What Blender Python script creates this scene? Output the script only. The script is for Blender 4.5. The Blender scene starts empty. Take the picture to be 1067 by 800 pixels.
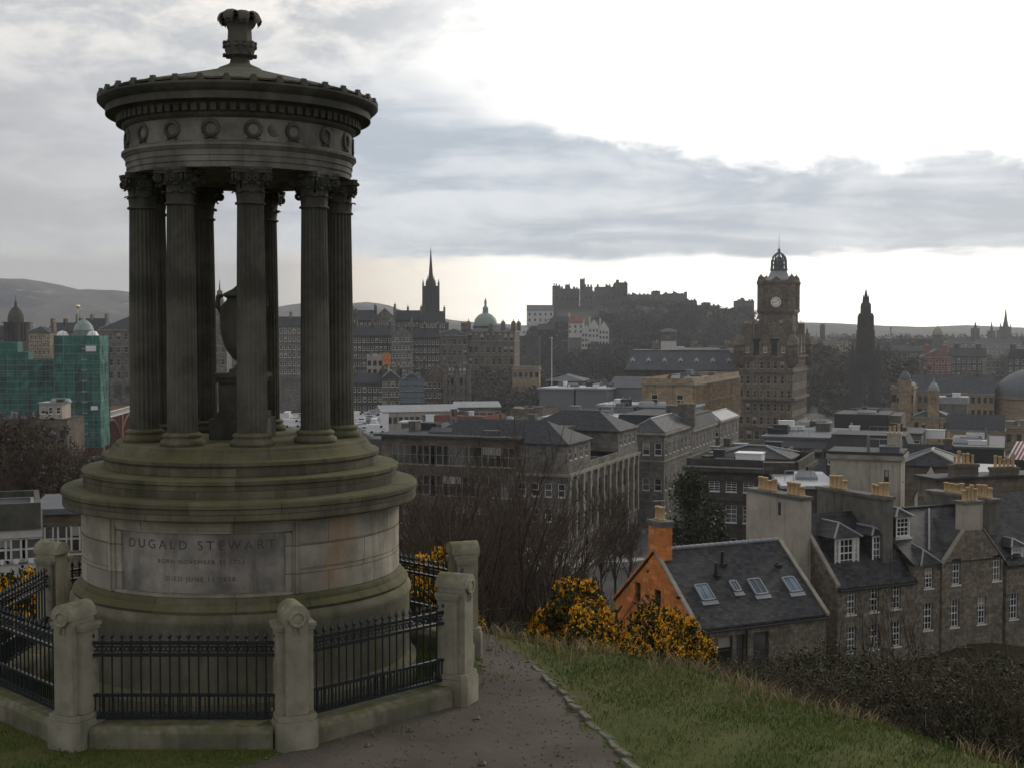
import bpy, math, random
import numpy as np
from mathutils import Vector, Matrix, noise as mnoise

scene = bpy.context.scene
COL = scene.collection
R = math.radians

# ------------------------------------------------------------------ camera
F, CX, CY, YH, EZ = 1350.0, 533.5, 400.0, 345.0, 4.48
PITCH = math.atan((CY - YH) / F)
cam_data = bpy.data.cameras.new('camera')
cam_data.sensor_fit = 'HORIZONTAL'
cam_data.sensor_width = 36.0
cam_data.lens = F / 1067.0 * 36.0
cam_data.clip_start = 0.1
cam_data.clip_end = 12000
cam = bpy.data.objects.new('camera', cam_data)
COL.objects.link(cam)
cam.location = (0, 0, EZ)
cam.rotation_euler = (math.pi / 2 - PITCH, 0, 0)
scene.camera = cam

# ------------------------------------------------------------------ light and sky
SUN_AZ, SUN_EL = 38.0, 24.0
SKY_STRENGTH = 0.1
sun_data = bpy.data.lights.new('sun', 'SUN')
sun_data.energy = 1.2
sun_data.angle = R(12)
sun_data.color = (1.0, 0.90, 0.76)
sun = bpy.data.objects.new('sun', sun_data)
COL.objects.link(sun)
sun.rotation_euler = (R(90 - SUN_EL), 0, R(180 - SUN_AZ))
scene.view_settings.view_transform = 'Standard'
scene.view_settings.look = 'None'
scene.view_settings.exposure = 0.12
scene.view_settings.gamma = 1.0
scene.view_settings.use_curve_mapping = False
scene.render.engine = 'CYCLES'
scene.cycles.use_denoising = True
scene.cycles.max_bounces = 5
scene.cycles.diffuse_bounces = 3
scene.cycles.glossy_bounces = 2
scene.cycles.transmission_bounces = 2
scene.cycles.volume_bounces = 0
scene.cycles.transparent_max_bounces = 8
scene.cycles.caustics_reflective = False
scene.cycles.caustics_refractive = False
scene.cycles.use_adaptive_sampling = True
scene.cycles.adaptive_threshold = 0.02


class NT:
    """Small helper to write node trees."""
    def __init__(s, nt):
        s.nt = nt
        nt.nodes.clear()

    def n(s, typ, **kw):
        nd = s.nt.nodes.new(typ)
        for k, v in kw.items():
            setattr(nd, k, v)
        return nd

    def put(s, sock, v):
        if isinstance(v, bpy.types.NodeSocket):
            s.nt.links.new(v, sock)
        elif isinstance(v, (tuple, list)):
            if len(v) == 3 and len(sock.default_value) == 4:
                v = (*v, 1.0)
            sock.default_value = v
        else:
            sock.default_value = v

    def m(s, op, a, b=0.0, c=None, clamp=False):
        nd = s.n('ShaderNodeMath', operation=op, use_clamp=clamp)
        s.put(nd.inputs[0], a)
        s.put(nd.inputs[1], b)
        if c is not None:
            s.put(nd.inputs[2], c)
        return nd.outputs[0]

    def step(s, x, lo, hi):
        nd = s.n('ShaderNodeMapRange', interpolation_type='SMOOTHSTEP')
        s.put(nd.inputs[0], x)
        s.put(nd.inputs[1], lo)
        s.put(nd.inputs[2], hi)
        return nd.outputs[0]

    def mix(s, f, a, b, blend='MIX'):
        nd = s.n('ShaderNodeMix', data_type='RGBA', blend_type=blend)
        s.put(nd.inputs[0], f)
        s.put(nd.inputs[6], a)
        s.put(nd.inputs[7], b)
        return nd.outputs[2]

    def noise(s, vec, scale, detail=4.0, rough=0.55, dist=0.0):
        nd = s.n('ShaderNodeTexNoise')
        if vec is not None:
            s.put(nd.inputs['Vector'], vec)
        nd.inputs['Scale'].default_value = scale
        nd.inputs['Detail'].default_value = detail
        nd.inputs['Roughness'].default_value = rough
        nd.inputs['Distortion'].default_value = dist
        return nd.outputs[0]

    def vec(s, x, y, z):
        nd = s.n('ShaderNodeCombineXYZ')
        s.put(nd.inputs[0], x)
        s.put(nd.inputs[1], y)
        s.put(nd.inputs[2], z)
        return nd.outputs[0]

    def sep(s, v):
        nd = s.n('ShaderNodeSeparateXYZ')
        s.put(nd.inputs[0], v)
        return nd.outputs

    def vmul(s, v, t):
        nd = s.n('ShaderNodeVectorMath', operation='MULTIPLY')
        s.put(nd.inputs[0], v)
        nd.inputs[1].default_value = t
        return nd.outputs[0]

    def ramp(s, f, stops):
        nd = s.n('ShaderNodeValToRGB')
        els = nd.color_ramp.elements
        while len(els) < len(stops):
            els.new(0.5)
        for e, (p, c) in zip(els, stops):
            e.position = p
            e.color = (*c, 1.0) if len(c) == 3 else c
        s.put(nd.inputs[0], f)
        return nd.outputs[0]


# overcast evening sky: cloud layers in terms of azimuth and elevation over a Nishita sky
world = bpy.data.worlds.new('World')
scene.world = world
world.use_nodes = True
g = NT(world.node_tree)
tc = g.n('ShaderNodeTexCoord').outputs['Generated']
dx, dy, dz = g.sep(tc)
A = g.m('MULTIPLY', g.m('ARCTAN2', dx, dy), 57.2958)
E = g.m('MULTIPLY', g.m('ARCSINE', dz), 57.2958)
wv = g.vec(g.m('MULTIPLY', A, 0.05), g.m('MULTIPLY', E, 0.11), 0.0)
n1 = g.noise(wv, 1.6, 6, 0.6, 0.4)           # broad billows
n2 = g.noise(wv, 5.0, 6, 0.62, 0.3)          # small billows
wv2 = g.vec(g.m('MULTIPLY', A, 0.035), g.m('MULTIPLY', E, 0.22), 3.7)
n3 = g.noise(wv2, 3.0, 5, 0.6, 0.5)          # streaks
d1 = g.m('SUBTRACT', n1, 0.5)
d2 = g.m('SUBTRACT', n2, 0.5)
d3 = g.m('SUBTRACT', n3, 0.5)
# upper bright sheet: grey on the left, blown out on the right
aw = g.m('ADD', A, g.m('ADD', g.m('MULTIPLY', d1, 14.0), g.m('MULTIPLY', d2, 5.0)))
wr = g.step(aw, -10.0, 6.0)
lightgrey = g.mix(g.step(g.m('ADD', d1, g.m('MULTIPLY', d2, 1.1)), -0.14, 0.20), (5.4, 5.5, 5.7), (9.4, 9.0, 8.4))
upper = g.mix(wr, lightgrey, (14.0, 13.8, 13.4))
far_back = g.step(g.m('ABSOLUTE', A), 45.0, 120.0)
# blue-grey bank of cloud across the middle
A2 = g.m('MULTIPLY', A, A)
Ac = g.m('MAXIMUM', A, -4.0)
U = g.m('ADD', g.m('ADD', 9.0, g.m('MULTIPLY', Ac, -0.21)), g.m('MULTIPLY', g.m('MULTIPLY', Ac, Ac), 0.0062))
U = g.m('ADD', U, g.m('ADD', g.m('MULTIPLY', d1, 2.2), g.m('MULTIPLY', d2, 4.0)))
Lo = g.m('ADD', 3.05, g.m('ADD', g.m('MULTIPLY', d3, 1.2), g.m('MULTIPLY', d2, 0.9)))
soft = g.m('ADD', 0.75, g.m('MULTIPLY', g.step(A, 2.0, -8.0), 2.6))
band = g.m('MULTIPLY', g.m('SUBTRACT', 1.0, g.step(g.m('SUBTRACT', E, U), g.m('MULTIPLY', soft, -0.6), soft)), g.step(g.m('SUBTRACT', E, Lo), -0.35, 0.45))
bandcol = g.mix(g.step(g.m('ADD', g.m('MULTIPLY', d3, 1.2), g.m('MULTIPLY', d2, 0.6)), -0.2, 0.24), (4.5, 5.0, 5.7), (7.4, 7.7, 8.1))
bandcol = g.mix(g.step(A, -4, -20), bandcol, g.mix(g.step(g.m('ADD', d3, d2), -0.3, 0.3), (4.6, 4.65, 4.85), (6.5, 6.5, 6.6)))
# bright strip under the bank
strip = g.mix(g.step(g.m('ADD', A, g.m('MULTIPLY', d3, 6)), -8.0, 6.0), (8.4, 7.4, 6.2), (17.5, 16.8, 15.5))
strip = g.mix(g.step(A, -6.5, -12.0), strip, (4.6, 4.5, 4.5))
low = g.step(g.m('SUBTRACT', E, Lo), 0.45, -0.35)
cl = g.mix(band, upper, bandcol)
cl = g.mix(low, cl, strip)
corner = g.m('MULTIPLY', g.step(g.m('ADD', A, g.m('MULTIPLY', d2, 10)), 15.0, 20.0), g.step(g.m('ADD', E, g.m('MULTIPLY', d1, 3)), 12.6, 14.4))
cl = g.mix(g.m('MULTIPLY', corner, 0.85), cl, (6.2, 6.7, 7.4))
# left part of the sky greys down towards the horizon
leftd = g.m('MULTIPLY', g.step(A, -5.0, -13.0), g.step(g.m('ADD', E, g.m('MULTIPLY', d1, 5)), 11.0, 3.0))
cl = g.mix(g.m('MULTIPLY', leftd, 0.4), cl, (3.9, 3.9, 4.0))
# the high overcast and the sky behind the viewer
high = g.step(E, 22.0, 45.0)
cl = g.mix(high, cl, (6.6, 6.6, 6.7))
cl = g.mix(far_back, cl, (4.9, 4.95, 5.1))
sky = g.n('ShaderNodeTexSky', sky_type='NISHITA')
sky.sun_disc = False
sky.sun_elevation = R(SUN_EL)
sky.sun_rotation = R(SUN_AZ)
cl = g.mix(0.06, cl, sky.outputs[0])
bg = g.n('ShaderNodeBackground')
g.put(bg.inputs[0], cl)
bg.inputs[1].default_value = SKY_STRENGTH
wo = g.n('ShaderNodeOutputWorld')
g.nt.links.new(bg.outputs[0], wo.inputs[0])


# ------------------------------------------------------------------ helpers
def at(px, py, Y):
    """World point at depth Y seen at photograph pixel (px, py)."""
    a, b = (px - CX) / F, -(py - CY) / F
    cp, sp = math.cos(PITCH), math.sin(PITCH)
    return Vector((a / (cp + b * sp) * Y, Y, EZ + (-sp + b * cp) / (cp + b * sp) * Y))


def zat(py, Y):
    return at(CX, py, Y).z


def xat(px, Y, py=400):
    return at(px, py, Y).x


class MB:
    def __init__(s):
        s.v, s.f, s.mi = [], [], []

    def add(s, vs, fs, mi=0):
        o = len(s.v)
        s.v.extend(tuple(p) for p in vs)
        for f in fs:
            s.f.append(tuple(o + i for i in f))
            s.mi.append(mi)

    def quad(s, a, b, c, d, mi=0):
        s.add((a, b, c, d), ((0, 1, 2, 3),), mi)

    def poly(s, pts, mi=0):
        s.add(pts, (tuple(range(len(pts))),), mi)

    def box(s, x0, x1, y0, y1, z0, z1, mi=0):
        s.add([(x0, y0, z0), (x1, y0, z0), (x1, y1, z0), (x0, y1, z0), (x0, y0, z1), (x1, y0, z1), (x1, y1, z1), (x0, y1, z1)],
              [(0, 3, 2, 1), (4, 5, 6, 7), (0, 1, 5, 4), (1, 2, 6, 5), (2, 3, 7, 6), (3, 0, 4, 7)], mi)

    def obox(s, c, U, V, W, mi=0):
        """Box centred at c with half-axis vectors U, V, W."""
        c, U, V, W = Vector(c), Vector(U), Vector(V), Vector(W)
        vs = [c + a * U + b * V + d * W for d in (-1, 1) for a, b in ((-1, -1), (1, -1), (1, 1), (-1, 1))]
        s.add(vs, [(0, 3, 2, 1), (4, 5, 6, 7), (0, 1, 5, 4), (1, 2, 6, 5), (2, 3, 7, 6), (3, 0, 4, 7)], mi)

    def prism(s, pts, z0, z1, mi=0):
        n = len(pts)
        s.add([(x, y, z0) for x, y in pts] + [(x, y, z1) for x, y in pts],
              [tuple(range(n))[::-1], tuple(range(n, 2 * n))] + [(i, (i + 1) % n, n + (i + 1) % n, n + i) for i in range(n)], mi)

    def lathe(s, prof, seg=32, c=(0, 0, 0), a0=0.0, a1=2 * math.pi, mi=0, rot=None, scal=None):
        full = abs(a1 - a0 - 2 * math.pi) < 1e-6
        na = seg if full else seg + 1
        vs = []
        for r, z in prof:
            for i in range(na):
                a = a0 + (a1 - a0) * i / seg
                k = scal(a, z) if scal else 1.0
                p = Vector((r * k * math.cos(a), r * k * math.sin(a), z))
                if rot is not None:
                    p = rot @ p
                vs.append((p.x + c[0], p.y + c[1], p.z + c[2]))
        fs = []
        for j in range(len(prof) - 1):
            for i in range(seg):
                i2 = (i + 1) % na if full else i + 1
                fs.append((j * na + i, j * na + i2, (j + 1) * na + i2, (j + 1) * na + i))
        if not full and len(prof) > 2:
            fs.append(tuple(j * na for j in range(len(prof))))
            fs.append(tuple(j * na + seg for j in range(len(prof)))[::-1])
        if full:
            if prof[0][0] > 1e-4:
                fs.append(tuple(range(na))[::-1])
            if prof[-1][0] > 1e-4:
                fs.append(tuple(range((len(prof) - 1) * na, len(prof) * na)))
        s.add(vs, fs, mi)

    def tube(s, pts, rad, n=4, mi=0, cap=True):
        pts = [Vector(p) for p in pts]
        if not isinstance(rad, (list, tuple)):
            rad = [rad] * len(pts)
        vs = []
        for i, p in enumerate(pts):
            t = (pts[min(i + 1, len(pts) - 1)] - pts[max(i - 1, 0)])
            if t.length < 1e-9:
                t = Vector((0, 0, 1))
            t.normalize()
            a = t.orthogonal() if abs(t.z) > 0.9 else t.cross(Vector((0, 0, 1)))
            a.normalize()
            b = t.cross(a)
            for k in range(n):
                w = 2 * math.pi * k / n
                vs.append(p + (a * math.cos(w) + b * math.sin(w)) * rad[i])
        fs = [(i * n + k, i * n + (k + 1) % n, (i + 1) * n + (k + 1) % n, (i + 1) * n + k) for i in range(len(pts) - 1) for k in range(n)]
        if cap:
            fs += [tuple(range(n))[::-1], tuple(range((len(pts) - 1) * n, len(pts) * n))]
        s.add(vs, fs, mi)

    def torus(s, c, Rr, r, U, V, n=16, k=6, mi=0, bump=0.0):
        c, U, V = Vector(c), Vector(U).normalized(), Vector(V).normalized()
        W = U.cross(V)
        vs = []
        for i in range(n):
            a = 2 * math.pi * i / n
            d = U * math.cos(a) + V * math.sin(a)
            rr = r * (1 + bump * (1 if i % 2 else -1))
            for j in range(k):
                b = 2 * math.pi * j / k
                vs.append(c + d * (Rr + rr * math.cos(b)) + W * rr * math.sin(b))
        s.add(vs, [(i * k + j, ((i + 1) % n) * k + j, ((i + 1) % n) * k + (j + 1) % k, i * k + (j + 1) % k) for i in range(n) for j in range(k)], mi)

    def mesh(s, name, mats, smooth=None):
        me = bpy.data.meshes.new(name)
        me.from_pydata(s.v, [], s.f)
        if not isinstance(mats, (list, tuple)):
            mats = [mats]
        for m_ in mats:
            me.materials.append(m_)
        if any(s.mi):
            me.polygons.foreach_set('material_index', s.mi)
        if smooth is not None:
            me.polygons.foreach_set('use_smooth', [True] * len(s.f))
            me.set_sharp_from_angle(angle=R(smooth))
        me.update()
        return me

    def build(s, name, mats, parent=None, smooth=None, loc=None):
        return link(name, s.mesh(name, mats, smooth), parent, loc)


def link(name, me, parent=None, loc=None, rz=0.0, mw=None):
    o = bpy.data.objects.new(name, me)
    COL.objects.link(o)
    if parent is not None:
        o.parent = parent
    if loc is not None:
        o.location = loc
    if rz:
        o.rotation_euler = (0, 0, rz)
    if mw is not None:
        o.matrix_local = mw
    return o


def tag(o, label=None, cat=None, group=None, kind=None):
    if label: o['label'] = label
    if cat: o['category'] = cat
    if group: o['group'] = group
    if kind: o['kind'] = kind
    return o


def thing(name, label, cat, loc=(0, 0, 0), rz=0.0, group=None):
    o = link(name, None, None, loc, rz)
    o.empty_display_size = 0.2
    return tag(o, label, cat, group)


def copy_tree(o, parent=None):
    c = o.copy()
    COL.objects.link(c)
    if parent is not None:
        c.parent = parent
    for ch in list(o.children):
        copy_tree(ch, c)
    return c


# ------------------------------------------------------------------ materials
def new_mat(name):
    m = bpy.data.materials.new(name)
    m.use_nodes = True
    q = NT(m.node_tree)
    b = q.n('ShaderNodeBsdfPrincipled')
    o = q.n('ShaderNodeOutputMaterial')
    q.nt.links.new(b.outputs[0], o.inputs[0])
    return m, q, b


def bumped(q, b, h, strength, dist=0.02):
    bp = q.n('ShaderNodeBump')
    bp.inputs['Strength'].default_value = strength
    bp.inputs['Distance'].default_value = dist
    q.put(bp.inputs['Height'], h)
    q.nt.links.new(bp.outputs[0], b.inputs['Normal'])


def plain(name, c, rough=0.6, metal=0.0, var=0.25, scale=3.0, spec=0.4):
    m, q, b = new_mat(name)
    p = q.n('ShaderNodeTexCoord').outputs['Object']
    nz = q.noise(p, scale, 4)
    q.put(b.inputs['Base Color'], q.mix(nz, tuple(x * (1 - var) for x in c), tuple(x * (1 + var) for x in c)))
    b.inputs['Roughness'].default_value = rough
    b.inputs['Metallic'].default_value = metal
    b.inputs['Specular IOR Level'].default_value = spec
    return m


def stone(name, light, dark, soot, scale=1.0, joints=None, radial=False, moss=None, soot_amt=0.5, bump=0.3, streak=0.5, orange=None):
    """Weathered ashlar: patchy stone, soot, drip streaks, optional joints (w, h) and moss on upward faces."""
    m, q, b = new_mat(name)
    p = q.n('ShaderNodeTexCoord').outputs['Object']
    x, y, z = q.sep(p)
    if radial:
        u = q.m('MULTIPLY', q.m('ARCTAN2', y, x), 2.02)
    else:
        u = q.m('ADD', x, y)
    uv = q.vec(u, z, 0.0)
    n_big = q.noise(p, 0.35 * scale, 5, 0.6)
    n_mid = q.noise(p, 1.7 * scale, 6, 0.65)
    n_fine = q.noise(p, 18.0 * scale, 4, 0.6)
    col = q.mix(q.step(n_mid, 0.3, 0.7), light, dark)
    h = n_fine
    if joints:
        br = q.n('ShaderNodeTexBrick')
        q.put(br.inputs['Vector'], uv)
        br.inputs['Scale'].default_value = 1.0
        br.inputs['Brick Width'].default_value = joints[0]
        br.inputs['Row Height'].default_value = joints[1]
        br.inputs['Mortar Size'].default_value = min(joints) * 0.022
        br.inputs['Mortar Smooth'].default_value = 0.3
        br.inputs['Color1'].default_value = (0.62, 0.62, 0.62, 1)
        br.inputs['Color2'].default_value = (1.2, 1.17, 1.1, 1)
        br.inputs['Mortar'].default_value = (0.35, 0.34, 0.33, 1)
        br.inputs['Bias'].default_value = 0.1
        col = q.mix(0.85, col, br.outputs[0], 'MULTIPLY')
        h = q.m('SUBTRACT', n_fine, q.m('MULTIPLY', br.outputs[1], 0.8))
    st = q.noise(q.vec(q.m('MULTIPLY', u, 2.2 * scale), q.m('MULTIPLY', z, 0.25 * scale), 0.0), 1.0, 6, 0.7)
    sm = q.m('ADD', q.m('MULTIPLY', q.step(st, 0.48, 0.72), streak), q.m('MULTIPLY', q.step(n_big, 0.42, 0.68), soot_amt), clamp=True)
    col = q.mix(sm, col, soot)
    if orange:
        on = q.step(q.noise(q.vec(q.m('MULTIPLY', u, 1.3), q.m('MULTIPLY', z, 0.35), 7.0), 1.2, 4, 0.6), 0.58, 0.74)
        col = q.mix(q.m('MULTIPLY', on, 0.55), col, orange)
    if moss:
        nz = q.sep(q.n('ShaderNodeNewGeometry').outputs['Normal'])[2]
        mk = q.m('MULTIPLY', q.step(q.m('ADD', nz, q.m('MULTIPLY', q.m('SUBTRACT', n_mid, 0.5), 1.6)), -0.1, 0.9), q.step(q.noise(p, 5.0, 5, 0.7), 0.32, 0.6))
        col = q.mix(q.m('MULTIPLY', mk, 0.85), col, moss)
    q.put(b.inputs['Base Color'], col)
    b.inputs['Roughness'].default_value = 0.88
    b.inputs['Specular IOR Level'].default_value = 0.25
    bumped(q, b, h, bump)
    return m


def slate(name, c, rough=0.5, w=0.5, hgt=0.28, var=0.35, moss=None, spec=0.4):
    m, q, b = new_mat(name)
    p = q.n('ShaderNodeTexCoord').outputs['Object']
    x, y, z = q.sep(p)
    uv = q.vec(q.m('ADD', x, q.m('MULTIPLY', y, 0.37)), q.m('ADD', q.m('MULTIPLY', z, 1.3), q.m('MULTIPLY', y, 0.12)), 0.0)
    br = q.n('ShaderNodeTexBrick')
    q.put(br.inputs['Vector'], uv)
    br.inputs['Scale'].default_value = 1.0
    br.inputs['Brick Width'].default_value = w
    br.inputs['Row Height'].default_value = hgt
    br.inputs['Mortar Size'].default_value = 0.012
    br.inputs['Color1'].default_value = (*[v * (1 - var) for v in c], 1)
    br.inputs['Color2'].default_value = (*[v * (1 + var) for v in c], 1)
    br.inputs['Mortar'].default_value = (*[v * 0.45 for v in c], 1)
    nb = q.noise(p, 0.6, 6, 0.65)
    col = q.mix(0.8, br.outputs[0], q.mix(nb, (0.45, 0.45, 0.45), (1.55, 1.55, 1.6)), 'MULTIPLY')
    if moss:
        col = q.mix(q.m('MULTIPLY', q.step(q.noise(p, 1.1, 6, 0.7), 0.52, 0.72), 0.6), col, moss)
    q.put(b.inputs['Base Color'], col)
    q.put(b.inputs['Roughness'], q.m('ADD', rough, q.m('MULTIPLY', q.m('SUBTRACT', nb, 0.5), 0.3)))
    b.inputs['Specular IOR Level'].default_value = spec
    bumped(q, b, q.m('SUBTRACT', 1.0, br.outputs[1]), 0.35)
    return m


def leafy(name, c1, c2, rough=0.7, scale=2.0, trans=0.0):
    m, q, b = new_mat(name)
    p = q.n('ShaderNodeNewGeometry').outputs['Position']
    f = q.m('ADD', q.m('MULTIPLY', q.noise(p, scale, 3), 0.6), q.m('MULTIPLY', q.noise(p, scale * 14, 2), 0.4))
    q.put(b.inputs['Base Color'], q.mix(q.step(f, 0.35, 0.65), c1, c2))
    b.inputs['Roughness'].default_value = rough
    b.inputs['Specular IOR Level'].default_value = 0.2
    return m


M = {}
MOSS = (0.075, 0.078, 0.028)
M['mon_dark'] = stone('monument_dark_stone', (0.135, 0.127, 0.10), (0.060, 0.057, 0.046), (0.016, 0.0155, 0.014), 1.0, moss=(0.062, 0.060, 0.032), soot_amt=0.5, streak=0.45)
M['mon_step'] = stone('monument_step_stone', (0.16, 0.14, 0.10), (0.08, 0.075, 0.05), (0.022, 0.021, 0.017), 1.2, joints=(0.95, 0.24), radial=True, moss=(0.100, 0.098, 0.032), soot_amt=0.6, streak=0.55)
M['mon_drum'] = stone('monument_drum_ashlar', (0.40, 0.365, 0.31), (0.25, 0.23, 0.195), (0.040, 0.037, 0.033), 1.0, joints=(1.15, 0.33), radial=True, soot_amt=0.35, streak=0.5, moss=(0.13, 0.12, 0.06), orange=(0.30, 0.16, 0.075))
M['mon_panel'] = stone('monument_panel_stone', (0.38, 0.345, 0.30), (0.20, 0.185, 0.165), (0.06, 0.055, 0.05), 1.6, radial=True, soot_amt=0.6, streak=0.5, orange=(0.36, 0.17, 0.07))
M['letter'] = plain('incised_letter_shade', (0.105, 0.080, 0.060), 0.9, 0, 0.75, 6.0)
M['mon_frieze'] = stone('monument_frieze_stone', (0.25, 0.23, 0.195), (0.12, 0.112, 0.095), (0.026, 0.025, 0.022), 1.2, radial=True, soot_amt=0.7, streak=0.5, moss=(0.07, 0.07, 0.035))
M['pier'] = stone('fence_pier_stone', (0.35, 0.32, 0.245), (0.22, 0.205, 0.15), (0.07, 0.066, 0.052), 1.6, soot_amt=0.5, streak=0.4, moss=(0.14, 0.135, 0.06))
M['plinth'] = stone('fence_plinth_stone', (0.23, 0.21, 0.15), (0.14, 0.13, 0.09), (0.05, 0.048, 0.034), 1.5, soot_amt=0.5, moss=(0.10, 0.10, 0.04))
M['iron'] = plain('painted_black_iron', (0.010, 0.014, 0.017), 0.38, 0.0, 0.4, 6.0, 0.5)
# ------------------------------------------------------------------ terrain
def sstep(a, b, x):
    t = np.clip((x - a) / (b - a), 0, 1)
    return t * t * (3 - 2 * t)


_PY = np.array([0, 18.5, 20, 23, 27, 32, 45, 60, 75, 95, 115, 150, 165, 190, 240, 420, 5000])
_PZ = np.array([0, 0, -0.25, -1.3, -3.3, -5.8, -10.6, -13.8, -16.0, -17.5, -19.3, -22.6, -25, -29.5, -32, -36, -36.0])


def lip_s(x, y):
    """Signed distance past the edge of the flat hilltop (positive = over the edge)."""
    n = 0.35 * np.sin(x * 0.9 + 1.0) + 0.22 * np.sin(y * 1.3) + 0.18 * np.sin(x * 2.3 + y * 1.7)
    s_right = ((x - 0.95) * 0.803 + (y - 19.1) * 0.595)
    s_back = (y - 20.4)
    s_left = (-(x + 7.6)) * 0.86 + (y - 15.5) * 0.5
    k = 0.9
    m1 = np.log(np.exp(np.clip(s_right / k, -40, 40)) + np.exp(np.clip(s_back / k, -40, 40)) + np.exp(np.clip(s_left / k, -40, 40))) * k
    return m1 + n * 0.5


def terrain(x, y):
    x = np.asarray(x, float)
    y = np.asarray(y, float)
    s = lip_s(x, y)
    # profile over the edge, then the general lie of the land
    near = np.where(s < 0, -0.035 * np.clip(s + 3.2, 0, None) ** 1.6 * 0.55, -0.035 * 3.2 ** 1.6 * 0.55 - 0.42 * s)
    near = near - 0.10 * sstep(-0.6, 1.6, s) * np.clip(s, 0, 4)
    far = np.interp(y, _PY, _PZ)
    far = far + 4.2 * sstep(-8, -30, x) * sstep(20, 40, y) * (1 - sstep(90, 200, y))
    far = far - 5.0 * sstep(5, 25, x) * (1 - sstep(15, 45, y)) * sstep(-30, 0, y)
    w = sstep(3, 16, s)
    z = np.maximum(near, -30) * (1 - w) + np.minimum(far, near * 0.25) * w
    z = z + w * (0.5 * np.sin(x * 0.21 + 1.3) * np.sin(y * 0.17) + 0.25 * np.sin(x * 0.5 + y * 0.43)) * (1 - sstep(100, 200, y))
    z = z + 0.05 * np.sin(x * 1.7 + 0.4 * y) * np.sin(y * 1.3) * sstep(-4, 0, s) * (1 - sstep(60, 120, y))
    # the Old Town ridge rising to the castle
    ridge = np.exp(-((x - (-190 + (y - 600) * 0.52)) / 170.0) ** 2) * sstep(430, 700, y) * (1 - sstep(1300, 1700, y))
    return z + 16 * ridge


def T(x, y):
    return float(terrain(x, y))


def axis(knots):
    out = []
    for a, b, st in knots:
        out += list(np.arange(a, b, st))
    return np.array(out + [knots[-1][1]])


def sheet(name, xs, ys, zf, mat, keep=None):
    X, Y = np.meshgrid(xs, ys)
    Z = zf(X, Y)
    nx, ny = len(xs), len(ys)
    vs = np.stack([X.ravel(), Y.ravel(), Z.ravel()], 1).tolist()
    idx = np.arange(nx * ny).reshape(ny, nx)
    a, b, c, d = idx[:-1, :-1], idx[:-1, 1:], idx[1:, 1:], idx[1:, :-1]
    fs = np.stack([a.ravel(), b.ravel(), c.ravel(), d.ravel()], 1)
    if keep is not None:
        xc = (X[:-1, :-1] + X[1:, 1:]) / 2
        yc = (Y[:-1, :-1] + Y[1:, 1:]) / 2
        fs = fs[keep(xc, yc).ravel()]
    me = bpy.data.meshes.new(name)
    me.from_pydata(vs, [], fs.tolist())
    me.materials.append(mat)
    me.polygons.foreach_set('use_smooth', [True] * len(fs))
    return link(name, me)


def ground_material():
    m, q, b = new_mat('hill_turf_and_town_ground')
    p = q.n('ShaderNodeNewGeometry').outputs['Position']
    x, y, z = q.sep(p)
    n1 = q.noise(p, 0.5, 6, 0.65)
    n2 = q.noise(p, 3.0, 6, 0.7)
    n3 = q.noise(p, 25.0, 3, 0.6)
    turf = q.mix(q.step(q.m('ADD', q.m('MULTIPLY', n1, 0.6), q.m('MULTIPLY', n2, 0.4)), 0.38, 0.62), (0.056, 0.080, 0.017), (0.110, 0.108, 0.036))
    bare = (0.085, 0.068, 0.048)
    turf = q.mix(q.step(q.m('ADD', q.m('MULTIPLY', n1, 0.5), q.m('MULTIPLY', n2, 0.5)), 0.56, 0.66), turf, bare)
    turf = q.mix(q.m('MULTIPLY', n3, 0.4), turf, (0.035, 0.036, 0.014))
    scrub = q.mix(q.step(n2, 0.35, 0.65), (0.030, 0.024, 0.014), (0.058, 0.048, 0.026))
    scrub = q.mix(q.step(n1, 0.52, 0.7), scrub, (0.045, 0.056, 0.018))
    col = q.mix(q.step(z, -0.9, -2.6), turf, scrub)
    town = q.mix(n2, (0.05, 0.048, 0.045), (0.09, 0.085, 0.078))
    col = q.mix(q.step(q.m('ADD', y, q.m('MULTIPLY', n1, 20)), 105.0, 135.0), col, town)
    q.put(b.inputs['Base Color'], col)
    b.inputs['Roughness'].default_value = 0.95
    b.inputs['Specular IOR Level'].default_value = 0.1
    bumped(q, b, q.m('ADD', n3, n2), 0.5, 0.05)
    return m


GX = axis([(-2600, -400, 100), (-400, -80, 20), (-80, -16, 2.0), (-16, 14, 0.25), (14, 90, 2.0), (90, 400, 20), (400, 2600, 100)])
GY = axis([(-60, 4, 4), (4, 30, 0.25), (30, 120, 1.5), (120, 300, 6), (300, 1000, 40), (1000, 3500, 125)])
tag(sheet('ground', GX, GY, terrain, ground_material()), kind='structure')

# the worn earth path round the monument
PATH = [(-6.5, 9.0), (-3.2, 10.2), (-1.6, 11.4), (-0.75, 12.6), (-0.45, 13.5), (-0.08, 14.6), (0.07, 15.5), (0.0, 16.5), (-0.10, 17.5), (-0.34, 18.6), (-0.62, 19.6)]
PATHW = [2.3, 2.2, 2.1, 1.9, 1.62, 0.98, 0.62, 0.46, 0.38, 0.29, 0.22]


def path_dist(x, y):
    d = np.full(np.shape(x), 1e9)
    for i in range(len(PATH) - 1):
        (ax, ay), (bx, by) = PATH[i], PATH[i + 1]
        wx, wy = bx - ax, by - ay
        t = np.clip(((x - ax) * wx + (y - ay) * wy) / (wx * wx + wy * wy), 0, 1)
        w = PATHW[i] + (PATHW[i + 1] - PATHW[i]) * t
        d = np.minimum(d, np.hypot(x - ax - wx * t, y - ay - wy * t) - w)
    return d + 0.07 * np.sin(x * 5.1 + y * 2.0) + 0.05 * np.sin(x * 11 - y * 7) + 0.03 * np.sin(y * 23 + x * 17)


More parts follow.
